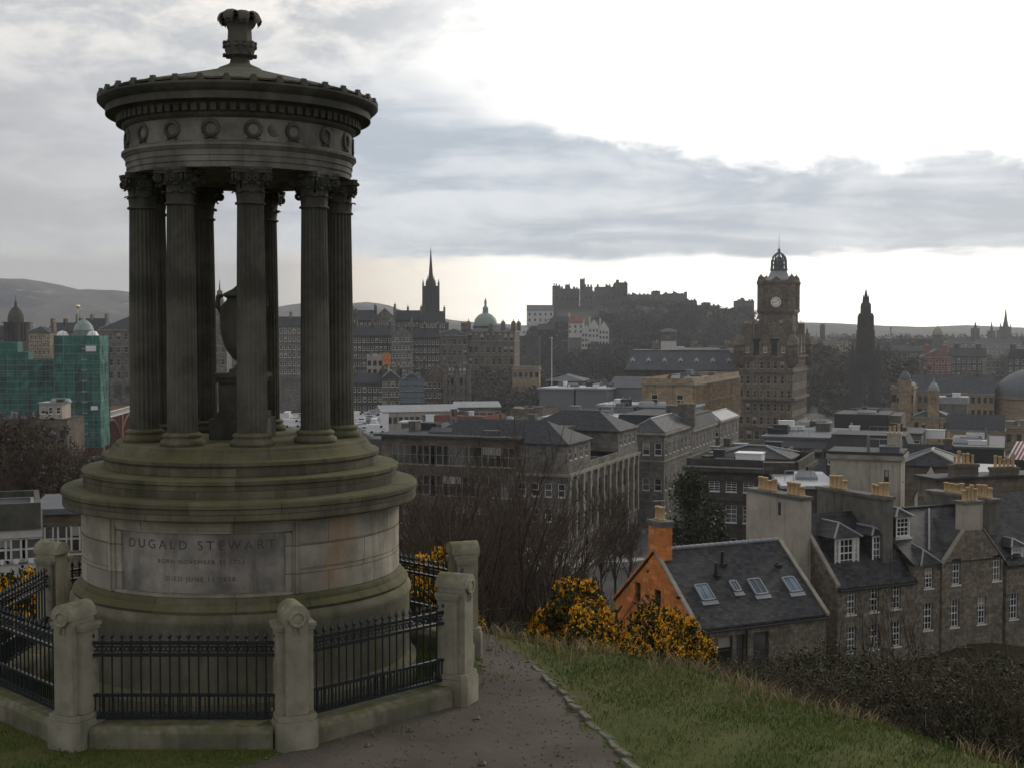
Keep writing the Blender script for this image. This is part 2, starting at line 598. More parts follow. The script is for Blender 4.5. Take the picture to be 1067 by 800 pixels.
def path_material():
    m, q, b = new_mat('trodden_earth')
    p = q.n('ShaderNodeNewGeometry').outputs['Position']
    n1 = q.noise(p, 0.9, 5, 0.6)
    n2 = q.noise(p, 7.0, 6, 0.7)
    v = q.n('ShaderNodeTexVoronoi')
    q.put(v.inputs['Vector'], p)
    v.inputs['Scale'].default_value = 38.0
    peb = q.step(v.outputs['Distance'], 0.28, 0.1)
    pick = q.step(q.noise(p, 16.0, 2), 0.55, 0.62)
    col = q.mix(q.step(n1, 0.3, 0.7), (0.072, 0.060, 0.047), (0.120, 0.102, 0.082))
    col = q.mix(q.m('MULTIPLY', n2, 0.5), col, (0.06, 0.05, 0.040))
    col = q.mix(q.m('MULTIPLY', q.m('MULTIPLY', peb, pick), 0.7), col, (0.24, 0.22, 0.19))
    q.put(b.inputs['Base Color'], col)
    b.inputs['Roughness'].default_value = 0.9
    b.inputs['Specular IOR Level'].default_value = 0.15
    bumped(q, b, q.m('ADD', q.m('MULTIPLY', peb, q.m('MULTIPLY', pick, 0.6)), n2), 0.5, 0.03)
    return m


tag(sheet('path', axis([(-10, 3, 0.07)]), axis([(7, 20.6, 0.07)]), lambda x, y: terrain(x, y) + 0.006, path_material(), lambda x, y: path_dist(x, y) < 0), kind='structure')
# ------------------------------------------------------------------ the monument
MX, MY = -3.495, 16.8
VIEW = math.atan2(-MY, -MX)                 # direction from the monument to the viewer


def mang(phi):
    """Angle about the axis, phi degrees to the right of the side facing the viewer."""
    return VIEW + R(phi)


mon = thing('round_monument', 'dark round stone temple monument with nine columns on a drum inside the railings', 'monument', (MX, MY, 0))
mb = MB()
mb.lathe([(2.24, -0.3), (2.24, 0.24), (2.19, 0.30), (2.15, 0.34), (2.15, 1.08), (2.17, 1.13), (2.16, 1.19), (2.12, 1.24)], 128)
mb.build('drum_base', M['plinth'], mon, 35)
mb = MB()
mb.lathe([(2.12, 1.244), (2.13, 1.275), (2.10, 1.31), (2.055, 1.34), (2.05, 1.375), (2.018, 1.41)], 128)
mb.build('base_moulding', M['mon_step'], mon, 35)
mb = MB()
a_l, a_r = mang(-51), mang(19)
prof = [(1.9, 1.409), (2.0, 1.41)]
for i in range(3):
    z0 = 1.41 + i * 0.29
    prof += [(2.0, z0 + 0.006), (2.012, z0 + 0.012), (2.012, z0 + 0.278), (2.0, z0 + 0.284)]
prof += [(2.0, 2.286), (1.9, 2.2865)]
mb.lathe(prof, 120, a0=a_r, a1=a_l + 2 * math.pi)
mb.build('drum', M['mon_drum'], mon, 25)
# inscription panel with its stepped frame
mb = MB()
mb.lathe([(1.93, 1.41), (1.955, 1.415), (1.955, 2.20), (1.93, 2.287)], 60, a0=mang(-48), a1=mang(16))
panel = mb.build('inscription_panel', M['mon_panel'], mon, 25)
mb = MB()
for a0, a1 in ((-51, -48.2), (16.2, 19.0)):
    for k, (r, t0, t1) in enumerate(((2.015, 0, 1.0), (2.04, 0.22, 0.55))):
        mb.lathe([(1.9, 1.415), (r, 1.42), (r, 2.285), (1.9, 2.286)], 5, a0=mang(a0 + (a1 - a0) * t0), a1=mang(a0 + (a1 - a0) * t1))
for a0, a1 in ((-48.3, -45.6), (13.8, 16.3)):
    mb.lathe([(1.9, 1.415), (1.985, 1.42), (1.985, 2.14), (1.9, 2.16)], 4, a0=mang(a0), a1=mang(a1))
mb.lathe([(1.9, 2.15), (1.99, 2.155), (1.99, 2.185), (2.005, 2.19), (2.005, 2.284), (1.9, 2.285)], 60, a0=mang(-48.2), a1=mang(16.2))
mb.lathe([(1.9, 1.412), (2.012, 1.415), (2.0, 1.45), (1.9, 1.47)], 60, a0=mang(-48.2), a1=mang(16.2))
mb.build('panel_frame', M['mon_drum'], panel, 25)


def bent_text(body, size, z, phic, r, spacing=1.1):
    cu = bpy.data.curves.new('inscription', 'FONT')
    cu.body = body
    cu.size = size
    cu.space_character = spacing
    cu.align_x = 'CENTER'
    cu.extrude = 0.0
    o = bpy.data.objects.new('inscription', cu)
    COL.objects.link(o)
    me = bpy.data.meshes.new_from_object(o.evaluated_get(bpy.context.evaluated_depsgraph_get()))
    bpy.data.objects.remove(o)
    bpy.data.curves.remove(cu)
    for v in me.vertices:
        a = mang(phic) + v.co.x / r
        v.co = Vector((r * math.cos(a), r * math.sin(a), z + v.co.y))
    me.name = 'inscription'
    me.materials.clear()
    me.materials.append(M['letter'])
    return link('inscription', me, panel)


bent_text('DUGALD STEWART', 0.150, 1.965, -16, 1.9585, 1.5)
bent_text('BORN NOVEMBER 22 1753', 0.068, 1.80, -15, 1.9585, 1.35)
bent_text('DIED JUNE 11 1828', 0.074, 1.60, -15, 1.9585, 1.35)

mb = MB()
mb.lathe([(1.9, 2.287), (2.06, 2.289), (2.10, 2.315), (2.225, 2.32), (2.235, 2.335), (2.235, 2.455), (2.25, 2.47), (2.25, 2.515), (2.235, 2.54), (1.9, 2.555)], 160)
mb.build('cornice_slab', M['mon_step'], mon, 25)
mb = MB()
mb.lathe([(1.9, 2.551), (1.985, 2.553), (1.985, 2.70), (2.005, 2.712), (2.005, 2.755), (1.99, 2.768), (1.6, 2.782)], 160)
mb.build('step', M['mon_step'], mon, 25)
mb = MB()
mb.lathe([(1.6, 2.78), (1.735, 2.782), (1.735, 2.895), (1.758, 2.905), (1.758, 2.945), (1.745, 2.955), (1.68, 2.962), (1.655, 2.99), (1.64, 3.02), (1.625, 3.045),
          (1.60, 3.05), (1.59, 3.085), (1.575, 3.10), (0.0, 3.105)], 160)
mb.build('step', M['mon_step'], mon, 25)

# nine fluted Corinthian columns
SH0, SH1 = 3.262, 5.985


def column_parts():
    mb = MB()
    mb.lathe([(0.262, 3.104), (0.268, 3.125), (0.268, 3.15), (0.255, 3.172), (0.232, 3.178), (0.222, 3.195), (0.226, 3.212), (0.238, 3.22), (0.236, 3.24), (0.215, 3.252), (0.195, 3.262)], 40, c=(0, 0, 0))
    base = mb.mesh('column_base', M['mon_step'], 40)
    nfl = 20

    def flute(a, z):
        w = abs(math.sin(a * nfl / 2.0))
        return 1.0 - 0.085 * max(0.0, 1 - (1 - w) * 2.6) ** 0.6
    mb = MB()
    prof = []
    for i in range(9):
        t = i / 8
        prof.append((0.183 - 0.024 * t - 0.004 * math.sin(math.pi * t) * -1, SH0 + (SH1 - SH0) * t))
    mb.lathe(prof, nfl * 8, scal=flute)
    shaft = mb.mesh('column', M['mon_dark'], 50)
    mb = MB()
    zb = SH1
    mb.lathe([(0.160, zb), (0.182, zb + 0.004), (0.186, zb + 0.018), (0.176, zb + 0.03), (0.158, zb + 0.036), (0.158, zb + 0.20), (0.172, zb + 0.30), (0.205, zb + 0.355), (0.19, zb + 0.37)], 32)

    def leaf(a, z0, r0, h, w, curl):
        """One acanthus leaf curling outward."""
        ca, sa = math.cos(a), math.sin(a)
        rows = []
        for i in range(7):
            t = i / 6
            r = r0 + 0.02 * t + curl * max(0, t - 0.55) ** 1.4 * 2.6
            zz = z0 + h * (math.sin(t * 1.75) / math.sin(1.75) if t < 0.9 else 0.97 - (t - 0.9) * 1.2)
            ww = w * (0.75 + 0.5 * math.sin(t * 2.6)) * (1 - 0.55 * max(0, t - 0.7) / 0.3) * (1 + 0.12 * (-1) ** i)
            rows.append([(r * ca - s_ * ww * sa - abs(s_) * 0.015 * ca, r * sa + s_ * ww * ca - abs(s_) * 0.015 * sa, zz) for s_ in (-1, -0.45, 0, 0.45, 1)])
        vs = [p for r_ in rows for p in r_]
        fs = [(i * 5 + j, i * 5 + j + 1, (i + 1) * 5 + j + 1, (i + 1) * 5 + j) for i in range(6) for j in range(4)]
        # a second skin gives the leaf thickness
        inn = [(x * 0.96, y * 0.96, z - 0.006) for x, y, z in vs]
        mb.add(vs, fs)
        mb.add(inn, [f[::-1] for f in fs])
    for k in range(8):
        leaf(k * math.pi / 4, zb + 0.035, 0.162, 0.125, 0.052, 0.055)
    for k in range(8):
        leaf((k + 0.5) * math.pi / 4, zb + 0.09, 0.165, 0.17, 0.046, 0.06)
    for k in range(4):
        a = math.pi / 4 + k * math.pi / 2
        d = Vector((math.cos(a), math.sin(a), 0))
        s_ = Vector((-d.y, d.x, 0))
        for off in (-0.022, 0.022):
            for rr, th in ((0.042, 0.012), (0.020, 0.012)):
                mb.torus(d * 0.262 + s_ * off + Vector((0, 0, zb + 0.315)), rr, th, d, (0, 0, 1), 14, 5)
        mb.tube([d * 0.17 + Vector((0, 0, zb + 0.2)), d * 0.20 + Vector((0, 0, zb + 0.29)), d * 0.25 + Vector((0, 0, zb + 0.352))], [0.014, 0.018, 0.02], 6)
        a2 = k * math.pi / 2
        d2 = Vector((math.cos(a2), math.sin(a2), 0))
        s2 = Vector((-d2.y, d2.x, 0))
        for sg in (-1, 1):
            mb.torus(d2 * 0.205 + s2 * 0.042 * sg + Vector((0, 0, zb + 0.30)), 0.026, 0.011, s2, (0, 0, 1), 12, 5)
        mb.lathe([(0.0, -0.02), (0.03, -0.012), (0.036, 0.01), (0.02, 0.03), (0.0, 0.034)], 8, c=(d2.x * 0.235, d2.y * 0.235, zb + 0.39))
    # abacus with concave sides
    out = []
    for k in range(4):
        a = math.pi / 4 + k * math.pi / 2
        c0 = Vector((math.cos(a), math.sin(a), 0)) * 0.305
        s_ = Vector((-math.sin(a), math.cos(a), 0))
        out += [c0 - s_ * 0.028, c0 + s_ * 0.028]
        a2 = a + math.pi / 4
        for t in (-0.6, 0, 0.6):
            d2 = Vector((math.cos(a2), math.sin(a2), 0))
            s2 = Vector((-d2.y, d2.x, 0))
            out.append(d2 * (0.187 + 0.03 * t * t) + s2 * t * 0.19)
    mb.prism([(p.x, p.y) for p in out], zb + 0.367, zb + 0.40)
    mb.prism([(p.x * 1.03, p.y * 1.03) for p in out], zb + 0.403, zb + 0.437)
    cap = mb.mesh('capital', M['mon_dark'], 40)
    return shaft, base, cap


sh_me, ba_me, ca_me = column_parts()
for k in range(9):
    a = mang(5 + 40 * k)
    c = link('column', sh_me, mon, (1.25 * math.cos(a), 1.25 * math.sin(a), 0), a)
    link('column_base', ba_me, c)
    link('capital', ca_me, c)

# entablature
mb = MB()
mb.lathe([(0.0, 6.50), (1.02, 6.50), (1.05, 6.424), (1.405, 6.422), (1.405, 6.488), (1.418, 6.492), (1.418, 6.558), (1.43, 6.562), (1.43, 6.625), (1.45, 6.64), (1.465, 6.665), (1.478, 6.672), (1.478, 6.705), (1.44, 6.728), (1.3, 6.732)], 160)
mb.build('architrave', M['mon_frieze'], mon, 25)
mb = MB()
mb.lathe([(1.3, 6.728), (1.422, 6.73), (1.422, 7.0), (1.3, 7.003)], 160)
fr = mb.build('frieze', M['mon_frieze'], mon, 25)
mb = MB()
mb.torus((0, 0, 0), 0.088, 0.026, (0, 1, 0), (0, 0, 1), 26, 7, bump=0.16)
for s_ in (-1, 1):
    mb.tube([(0.004, 0, -0.088), (0.012, s_ * 0.05, -0.118), (0.006, s_ * 0.085, -0.112)], [0.012, 0.012, 0.004], 5)
wr_me = mb.mesh('wreath', M['mon_dark'], 60)
mb = MB()
mb.lathe([(0.0, 0.02), (0.03, 0.016), (0.045, 0.006), (0.075, 0.012), (0.08, -0.004)], 20, rot=Matrix.Rotation(R(90), 3, 'Y'))
dc_me = mb.mesh('rosette', M['mon_frieze'], 60)
for k in range(18):
    a = mang(6 + 20 * k)
    link('wreath', wr_me, fr, (1.425 * math.cos(a), 1.425 * math.sin(a), 6.868), a)
a = mang(16)
link('rosette', dc_me, fr, (1.422 * math.cos(a), 1.422 * math.sin(a), 6.868), a)
mb = MB()
mb.lathe([(1.3, 7.0), (1.44, 7.002), (1.46, 7.022), (1.47, 7.03), (1.47, 7.075), (1.53, 7.165), (1.56, 7.178), (1.665, 7.182), (1.665, 7.27), (1.70, 7.285), (1.745, 7.325), (1.762, 7.345), (1.762, 7.372), (1.70, 7.385)], 160)
nd = 84
for k in range(nd):
    a = 2 * math.pi * k / nd
    d = Vector((math.cos(a), math.sin(a), 0))
    mb.obox(d * 1.50 + Vector((0, 0, 7.108)), d * 0.038, Vector((-d.y, d.x, 0)) * 0.034, (0, 0, 0.044))
mb.build('cornice', M['mon_dark'], mon, 25)
# roof of scale-cut stones
mb = MB()
rows = []
nr = 9
for i in range(nr):
    t0, t1 = i / nr, (i + 1) / nr

    def rz(t):
        r = 1.74 - 1.53 * t
        return r, 7.385 + 0.39 * t + 0.012 * math.sin(math.pi * t) + 0.035 * t ** 4
    r0, z0 = rz(t0)
    r1, z1 = rz(t1)
    rows += [(r0, z0 + 0.006), (r0 - 0.004, z0 + 0.03), (r1 + 0.012, z1 + 0.026)]


def scal(a, z):
    return 1.0 + 0.011 * abs(math.cos(a * 26 + round(z * 40) * 1.57)) - 0.006 + 0.004 * math.sin(a * 7 + z * 9)


mb.lathe(rows + [(0.17, 7.85), (0.0, 7.86)], 192, scal=scal)
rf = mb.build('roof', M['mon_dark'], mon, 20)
mb = MB()
mb.prism([(-0.03, -0.045), (0.025, -0.045), (0.025, 0.045), (-0.03, 0.045)], -0.01, 0.05)
mb.prism([(-0.024, -0.03), (0.02, -0.03), (0.02, 0.03), (-0.024, 0.03)], 0.053, 0.078)
an_me = mb.mesh('antefix', M['mon_dark'])
for k in range(36):
    a = mang(5 + 10 * k)
    link('antefix', an_me, rf, (1.735 * math.cos(a), 1.735 * math.sin(a), 7.372), a)
# finial: collared stem opening into a flower of curled leaves
mb = MB()
mb.lathe([(0.30, 7.81), (0.27, 7.84), (0.20, 7.87), (0.155, 7.89), (0.13, 7.91), (0.12, 7.965), (0.15, 7.985), (0.165, 8.0), (0.165, 8.03), (0.185, 8.06), (0.19, 8.10), (0.20, 8.13), (0.195, 8.16),
          (0.155, 8.175), (0.15, 8.2), (0.145, 8.33), (0.165, 8.39), (0.20, 8.44), (0.15, 8.47), (0.0, 8.46)], 40, scal=lambda a, z: 1 + (0.05 * math.cos(a * 8) if z > 8.19 else 0.035 * math.cos(a * 16) if z > 7.97 else 0))
for k in range(12):
    a = 2 * math.pi * k / 12
    d = Vector((math.cos(a), math.sin(a), 0))
    for z in (8.005, 8.115, 8.165):
        mb.obox(d * 0.19 + Vector((0, 0, z)), d * 0.028, Vector((-d.y, d.x, 0)) * 0.024, (0, 0, 0.013))
fin = mb.build('finial', M['mon_dark'], mon, 40)
mb = MB()
rows = []
for i in range(10):
    t = i / 9
    ang = -0.2 + t * 3.5
    cx_, cz_ = 0.20, 0.10
    x = 0.125 + 0.02 * t if t < 0.35 else 0.21 - 0.075 * math.cos((t - 0.35) / 0.65 * 3.6)
    z = t / 0.35 * 0.13 if t < 0.35 else 0.13 + 0.085 * math.sin((t - 0.35) / 0.65 * 3.6)
    w = 0.038 + 0.05 * math.sin(t * 2.8)
    rows.append([(x - 0.012 * abs(s_), s_ * w * (1 + 0.10 * (-1) ** i), z - 0.022 * s_ * s_) for s_ in (-1, -0.4, 0.4, 1)])
vs = [p for r_ in rows for p in r_]
fs = [(i * 4 + j, i * 4 + j + 1, (i + 1) * 4 + j + 1, (i + 1) * 4 + j) for i in range(9) for j in range(3)]
mb.add(vs, fs)
mb.add([(x - 0.035 * (1 - abs(y) * 4), y * 0.9, z - 0.03) for x, y, z in vs], [f[::-1] for f in fs])
lf_me = mb.mesh('leaf', M['mon_dark'], 60)
for k in range(8):
    a = mang(12 + 45 * k)
    link('leaf', lf_me, fin, (0, 0, 8.335 + 0.012 * (k % 2)), a)

# urn on its pedestal in the middle of the temple
mb = MB()
sq = [(-1, -1), (1, -1), (1, 1), (-1, 1)]
for h, z0, z1 in ((0.36, 3.107, 3.36), (0.31, 3.363, 3.44), (0.255, 3.443, 3.82), (0.29, 3.823, 3.88), (0.325, 3.883, 3.94)):
    mb.prism([(x * h, y * h) for x, y in sq], z0, z1)
mb.build('pedestal', M['mon_dark'], mon)
mb = MB()
mb.lathe([(0.17, 3.943), (0.17, 3.985), (0.12, 4.0), (0.075, 4.05), (0.07, 4.09), (0.13, 4.13), (0.22, 4.26), (0.275, 4.45), (0.285, 4.66), (0.27, 4.80), (0.20, 4.87), (0.19, 4.90), (0.24, 4.93), (0.24, 4.96), (0.12, 5.02), (0.05, 5.08), (0.05, 5.12), (0.0, 5.16)], 32)
urn = mb.build('urn', M['mon_dark'], mon, 40)
mb = MB()
mb.tube([(0.25, 0, 4.68), (0.31, 0, 4.80), (0.30, 0, 4.92), (0.24, 0, 4.94)], [0.03, 0.034, 0.034, 0.025], 8)
hd = mb.mesh('handle', M['mon_dark'], 60)
for s_ in (0, math.pi):
    link('handle', hd, urn, None, mang(90) + s_)

# ------------------------------------------------------------------ fence round the monument
fence = thing('monument_fence', 'octagonal stone and black iron railing with round topped piers enclosing the round temple', 'fence', (-3.55, 16.76, 0))
OR = 3.10
VT = [Vector((OR * math.cos(R(22.5 + 45 * k)), OR * math.sin(R(22.5 + 45 * k)), 0)) for k in range(8)]
mb = MB()                                   # pier, local x pointing outward
mb.prism([(-0.21, -0.225), (0.18, -0.225), (0.235, -0.16), (0.235, 0.16), (0.18, 0.225), (-0.21, 0.225)], -0.35, 0.31)
mb.prism([(-0.20, -0.21), (0.17, -0.21), (0.22, -0.15), (0.22, 0.15), (0.17, 0.21), (-0.20, 0.21)], 0.313, 0.37)
mb.prism([(-0.17, -0.122), (0.18, -0.122), (0.18, 0.122), (-0.17, 0.122)], 0.373, 1.43)
for s_ in (-1, 1):
    mb.prism([(-0.15, s_ * 0.119), (0.09, s_ * 0.119), (0.09, s_ * 0.195), (-0.15, s_ * 0.195)][::s_], 0.373, 1.27)
    mb.prism([(-0.165, s_ * 0.12), (0.11, s_ * 0.12), (0.11, s_ * 0.215), (-0.165, s_ * 0.215)][::s_], 1.273, 1.305)
    mb.prism([(-0.175, s_ * 0.12), (0.12, s_ * 0.12), (0.12, s_ * 0.225), (-0.175, s_ * 0.225)][::s_], 1.308, 1.345)
arc = [(0.134 * math.cos(R(a)), 0.134 * math.sin(R(a))) for a in range(0, 181, 12)]
prof = [(0.134, -0.03)] + arc + [(-0.134, -0.03)]
for x0, x1, k in ((-0.20, 0.205, 1.0),):
    n_ = len(prof)
    mb.add([(x0, y * k, 1.43 + z * k) for y, z in prof] + [(x1, y * k, 1.43 + z * k) for y, z in prof],
           [tuple(range(n_)), tuple(range(n_, 2 * n_))[::-1]] + [(i, (i + 1) % n_, n_ + (i + 1) % n_, n_ + i) for i in range(n_)])
pier_me = mb.mesh('pier', M['pier'], 30)
mb = MB()
mb.torus((0.207, 0, 1.415), 0.075, 0.020, (0, 1, 0), (0, 0, 1), 22, 6, bump=0.14)
mb.lathe([(0.0, 0.012), (0.04, 0.006), (0.06, 0.0)], 12, c=(0.205, 0, 1.415), rot=Matrix.Rotation(R(90), 3, 'Y'))
for s_ in (-1, 1):
    mb.tube([(0.184, 0, 1.345), (0.19, s_ * 0.03, 1.28), (0.184, s_ * 0.026, 1.23)], [0.014, 0.012, 0.006], 5)
pw_me = mb.mesh('wreath', M['pier'], 50)
mb = MB()
mb.tube([(0, 0, 0.28), (0, 0, 1.13)], 0.0105, 6)
mb.lathe([(0.0105, 1.13), (0.020, 1.138), (0.012, 1.15), (0.010, 1.165), (0.027, 1.185), (0.024, 1.20), (0.012, 1.225), (0.0, 1.255)], 6)
pk_me = mb.mesh('picket', M['iron'])
for k in range(8):
    p = VT[k]
    d = p.normalized()
    pr = link('pier', pier_me, fence, p, math.atan2(d.y, d.x))
    link('wreath', pw_me, pr)
    a, b = VT[k], VT[(k + 1) % 8]
    t = (b - a).normalized()
    nrm = Vector((t.y, -t.x, 0))
    L = (b - a).length
    mid = (a + b) / 2
    ang = math.atan2(t.y, t.x)
    mb = MB()
    hl = L / 2 - 0.20
    pr_ = [(-0.17, -0.35), (-0.17, 0.17), (-0.15, 0.20), (-0.11, 0.235), (0.11, 0.235), (0.15, 0.20), (0.17, 0.17), (0.17, -0.35)]
    n_ = len(pr_)
    mb.add([(-hl, y, z) for y, z in pr_] + [(hl, y, z) for y, z in pr_], [tuple(range(n_)), tuple(range(n_, 2 * n_))[::-1]] + [(i, (i + 1) % n_, n_ + (i + 1) % n_, n_ + i) for i in range(n_)])
    pl = mb.build('plinth', M['plinth'], fence, None, mid)
    pl.rotation_euler.z = ang
    mb = MB()
    hr = L / 2 - 0.145
    for z, th in ((1.115, 0.016), (0.985, 0.016), (0.545, 0.014), (0.30, 0.014)):
        mb.box(-hr, hr, -0.022, 0.022, z - th, z + th)
    n_s = int(2 * hr / 0.049)
    for i in range(n_s):                    # ornament between the rail pairs
        x = -hr + (i + 0.5) * 2 * hr / n_s
        mb.box(x - 0.006, x + 0.006, -0.006, 0.006, 0.316, 0.53)
        mb.torus((x, 0, 1.05), 0.026, 0.008, (1, 0, 0), (0, 0, 1), 8, 4)
        mb.torus((x, 0, 0.345), 0.022, 0.006, (1, 0, 0), (0, 0, 1), 8, 4)
    ra = mb.build('railing', M['iron'], fence, None, mid)
    ra.rotation_euler.z = ang
    n_p = 20
    for i in range(n_p):
        link('picket', pk_me, ra, (-hr + (i + 0.5) * 2 * hr / n_p, 0, 0))
# ------------------------------------------------------------------ town: materials and builders
M['gold'] = stone('honey_sandstone', (0.40, 0.30, 0.19), (0.29, 0.22, 0.14), (0.09, 0.075, 0.055), 0.5, joints=(1.2, 0.42), soot_amt=0.35, streak=0.4)
M['grey'] = stone('grey_sandstone', (0.230, 0.212, 0.185), (0.140, 0.130, 0.114), (0.040, 0.038, 0.034), 0.5, joints=(1.1, 0.4), soot_amt=0.5, streak=0.45)
M['brown'] = stone('brown_sandstone', (0.200, 0.165, 0.128), (0.125, 0.104, 0.082), (0.036, 0.032, 0.027), 0.5, joints=(1.1, 0.4), soot_amt=0.5, streak=0.45)
M['hotel'] = stone('hotel_brown_stone', (0.225, 0.182, 0.135), (0.135, 0.112, 0.086), (0.042, 0.036, 0.030), 0.4, joints=(1.2, 0.45), soot_amt=0.4, streak=0.5)
M['gothic'] = stone('gothic_black_stone', (0.075, 0.060, 0.048), (0.045, 0.038, 0.032), (0.018, 0.016, 0.014), 0.3, soot_amt=0.4)
M['soot'] = stone('sooty_sandstone', (0.105, 0.095, 0.08), (0.065, 0.059, 0.05), (0.022, 0.021, 0.019), 0.5, joints=(1.1, 0.4), soot_amt=0.5, streak=0.4)
M['black'] = stone('blackened_sandstone', (0.060, 0.054, 0.047), (0.040, 0.036, 0.032), (0.018, 0.017, 0.016), 0.5, soot_amt=0.5)
M['rubble'] = stone('rubble_stone', (0.31, 0.265, 0.21), (0.145, 0.122, 0.097), (0.055, 0.048, 0.040), 2.2, joints=(0.5, 0.24), soot_amt=0.35, streak=0.3, bump=0.6)
M['cream'] = stone('cream_harling', (0.47, 0.42, 0.345), (0.39, 0.35, 0.29), (0.17, 0.15, 0.125), 0.8, soot_amt=0.3, streak=0.55)
M['white'] = stone('white_harling', (0.62, 0.60, 0.56), (0.52, 0.50, 0.47), (0.30, 0.28, 0.26), 0.8, soot_amt=0.2, streak=0.3)
M['orange'] = stone('orange_limewash', (0.74, 0.27, 0.075), (0.60, 0.20, 0.055), (0.38, 0.13, 0.045), 1.6, joints=(0.7, 0.3), soot_amt=0.25, streak=0.45)
M['concrete'] = stone('weathered_concrete', (0.19, 0.18, 0.155), (0.115, 0.11, 0.095), (0.05, 0.048, 0.042), 0.8, soot_amt=0.5, streak=0.7)
M['red'] = stone('red_sandstone', (0.26, 0.105, 0.07), (0.19, 0.08, 0.055), (0.08, 0.045, 0.035), 0.6, soot_amt=0.4)
M['slate'] = slate('wet_slate', (0.034, 0.036, 0.039), 0.6, spec=0.10)
M['slate_near'] = slate('near_slate', (0.034, 0.034, 0.035), 0.55, 0.32, 0.2, 0.55, moss=(0.080, 0.078, 0.05), spec=0.2)
M['slate_light'] = slate('pale_slate', (0.07, 0.072, 0.077), 0.62, spec=0.10)
M['lead'] = plain('lead_sheet', (0.115, 0.12, 0.128), 0.65, 0.0, 0.35, 0.6, 0.12)
M['leadpale'] = plain('pale_lead', (0.27, 0.28, 0.29), 0.55, 0.0, 0.35, 0.8, 0.2)
M['membrane'] = plain('wet_roof_membrane', (0.34, 0.35, 0.36), 0.5, 0.0, 0.4, 0.3, 0.25)
M['felt'] = plain('roof_felt', (0.05, 0.05, 0.052), 0.65, 0.0, 0.35, 0.5, 0.1)
M['copper'] = plain('green_copper', (0.23, 0.285, 0.255), 0.6, 0.0, 0.25, 1.0)
M['cladgrey'] = plain('grey_cladding', (0.16, 0.165, 0.175), 0.5, 0.0, 0.12, 0.5)
M['cladblack'] = plain('black_louvre_cladding', (0.022, 0.022, 0.024), 0.5, 0.0, 0.3, 0.8)
M['wframe'] = plain('white_window_paint', (0.72, 0.71, 0.67), 0.5, 0.0, 0.06, 4.0)
M['dframe'] = plain('dark_window_paint', (0.06, 0.055, 0.05), 0.5, 0.0, 0.2, 4.0)
M['tframe'] = plain('stone_window_surround', (0.30, 0.27, 0.22), 0.8, 0.0, 0.2, 2.0)
M['pot'] = plain('buff_clay', (0.46, 0.32, 0.17), 0.85, 0.0, 0.3, 1.2)
M['trim'] = stone('dressed_stone', (0.37, 0.33, 0.27), (0.25, 0.225, 0.185), (0.08, 0.07, 0.055), 0.7, soot_amt=0.4, streak=0.4)
M['metalpole'] = plain('galvanised_pole', (0.30, 0.31, 0.32), 0.4, 0.6, 0.1)
M['polewhite'] = plain('white_pole_paint', (0.75, 0.75, 0.73), 0.5, 0.0, 0.05)


def glass(name, c, rough=0.08):
    m, q, b = new_mat(name)
    p = q.n('ShaderNodeNewGeometry').outputs['Position']
    nz = q.noise(p, 0.33, 2)
    q.put(b.inputs['Base Color'], q.mix(q.step(nz, 0.3, 0.7), tuple(v * 0.4 for v in c), tuple(v * 1.7 for v in c)))
    b.inputs['Roughness'].default_value = rough
    b.inputs['Specular IOR Level'].default_value = 0.5
    return m


M['glass'] = glass('window_glass', (0.022, 0.023, 0.025))
M['glass_pale'] = glass('window_glass_with_pale_room', (0.085, 0.085, 0.082), 0.12)
M['blind'] = plain('drawn_blind', (0.34, 0.32, 0.28), 0.5, 0, 0.15)
M['glassblue'] = glass('rooflight_glass', (0.10, 0.15, 0.20), 0.05)

WIN = {}


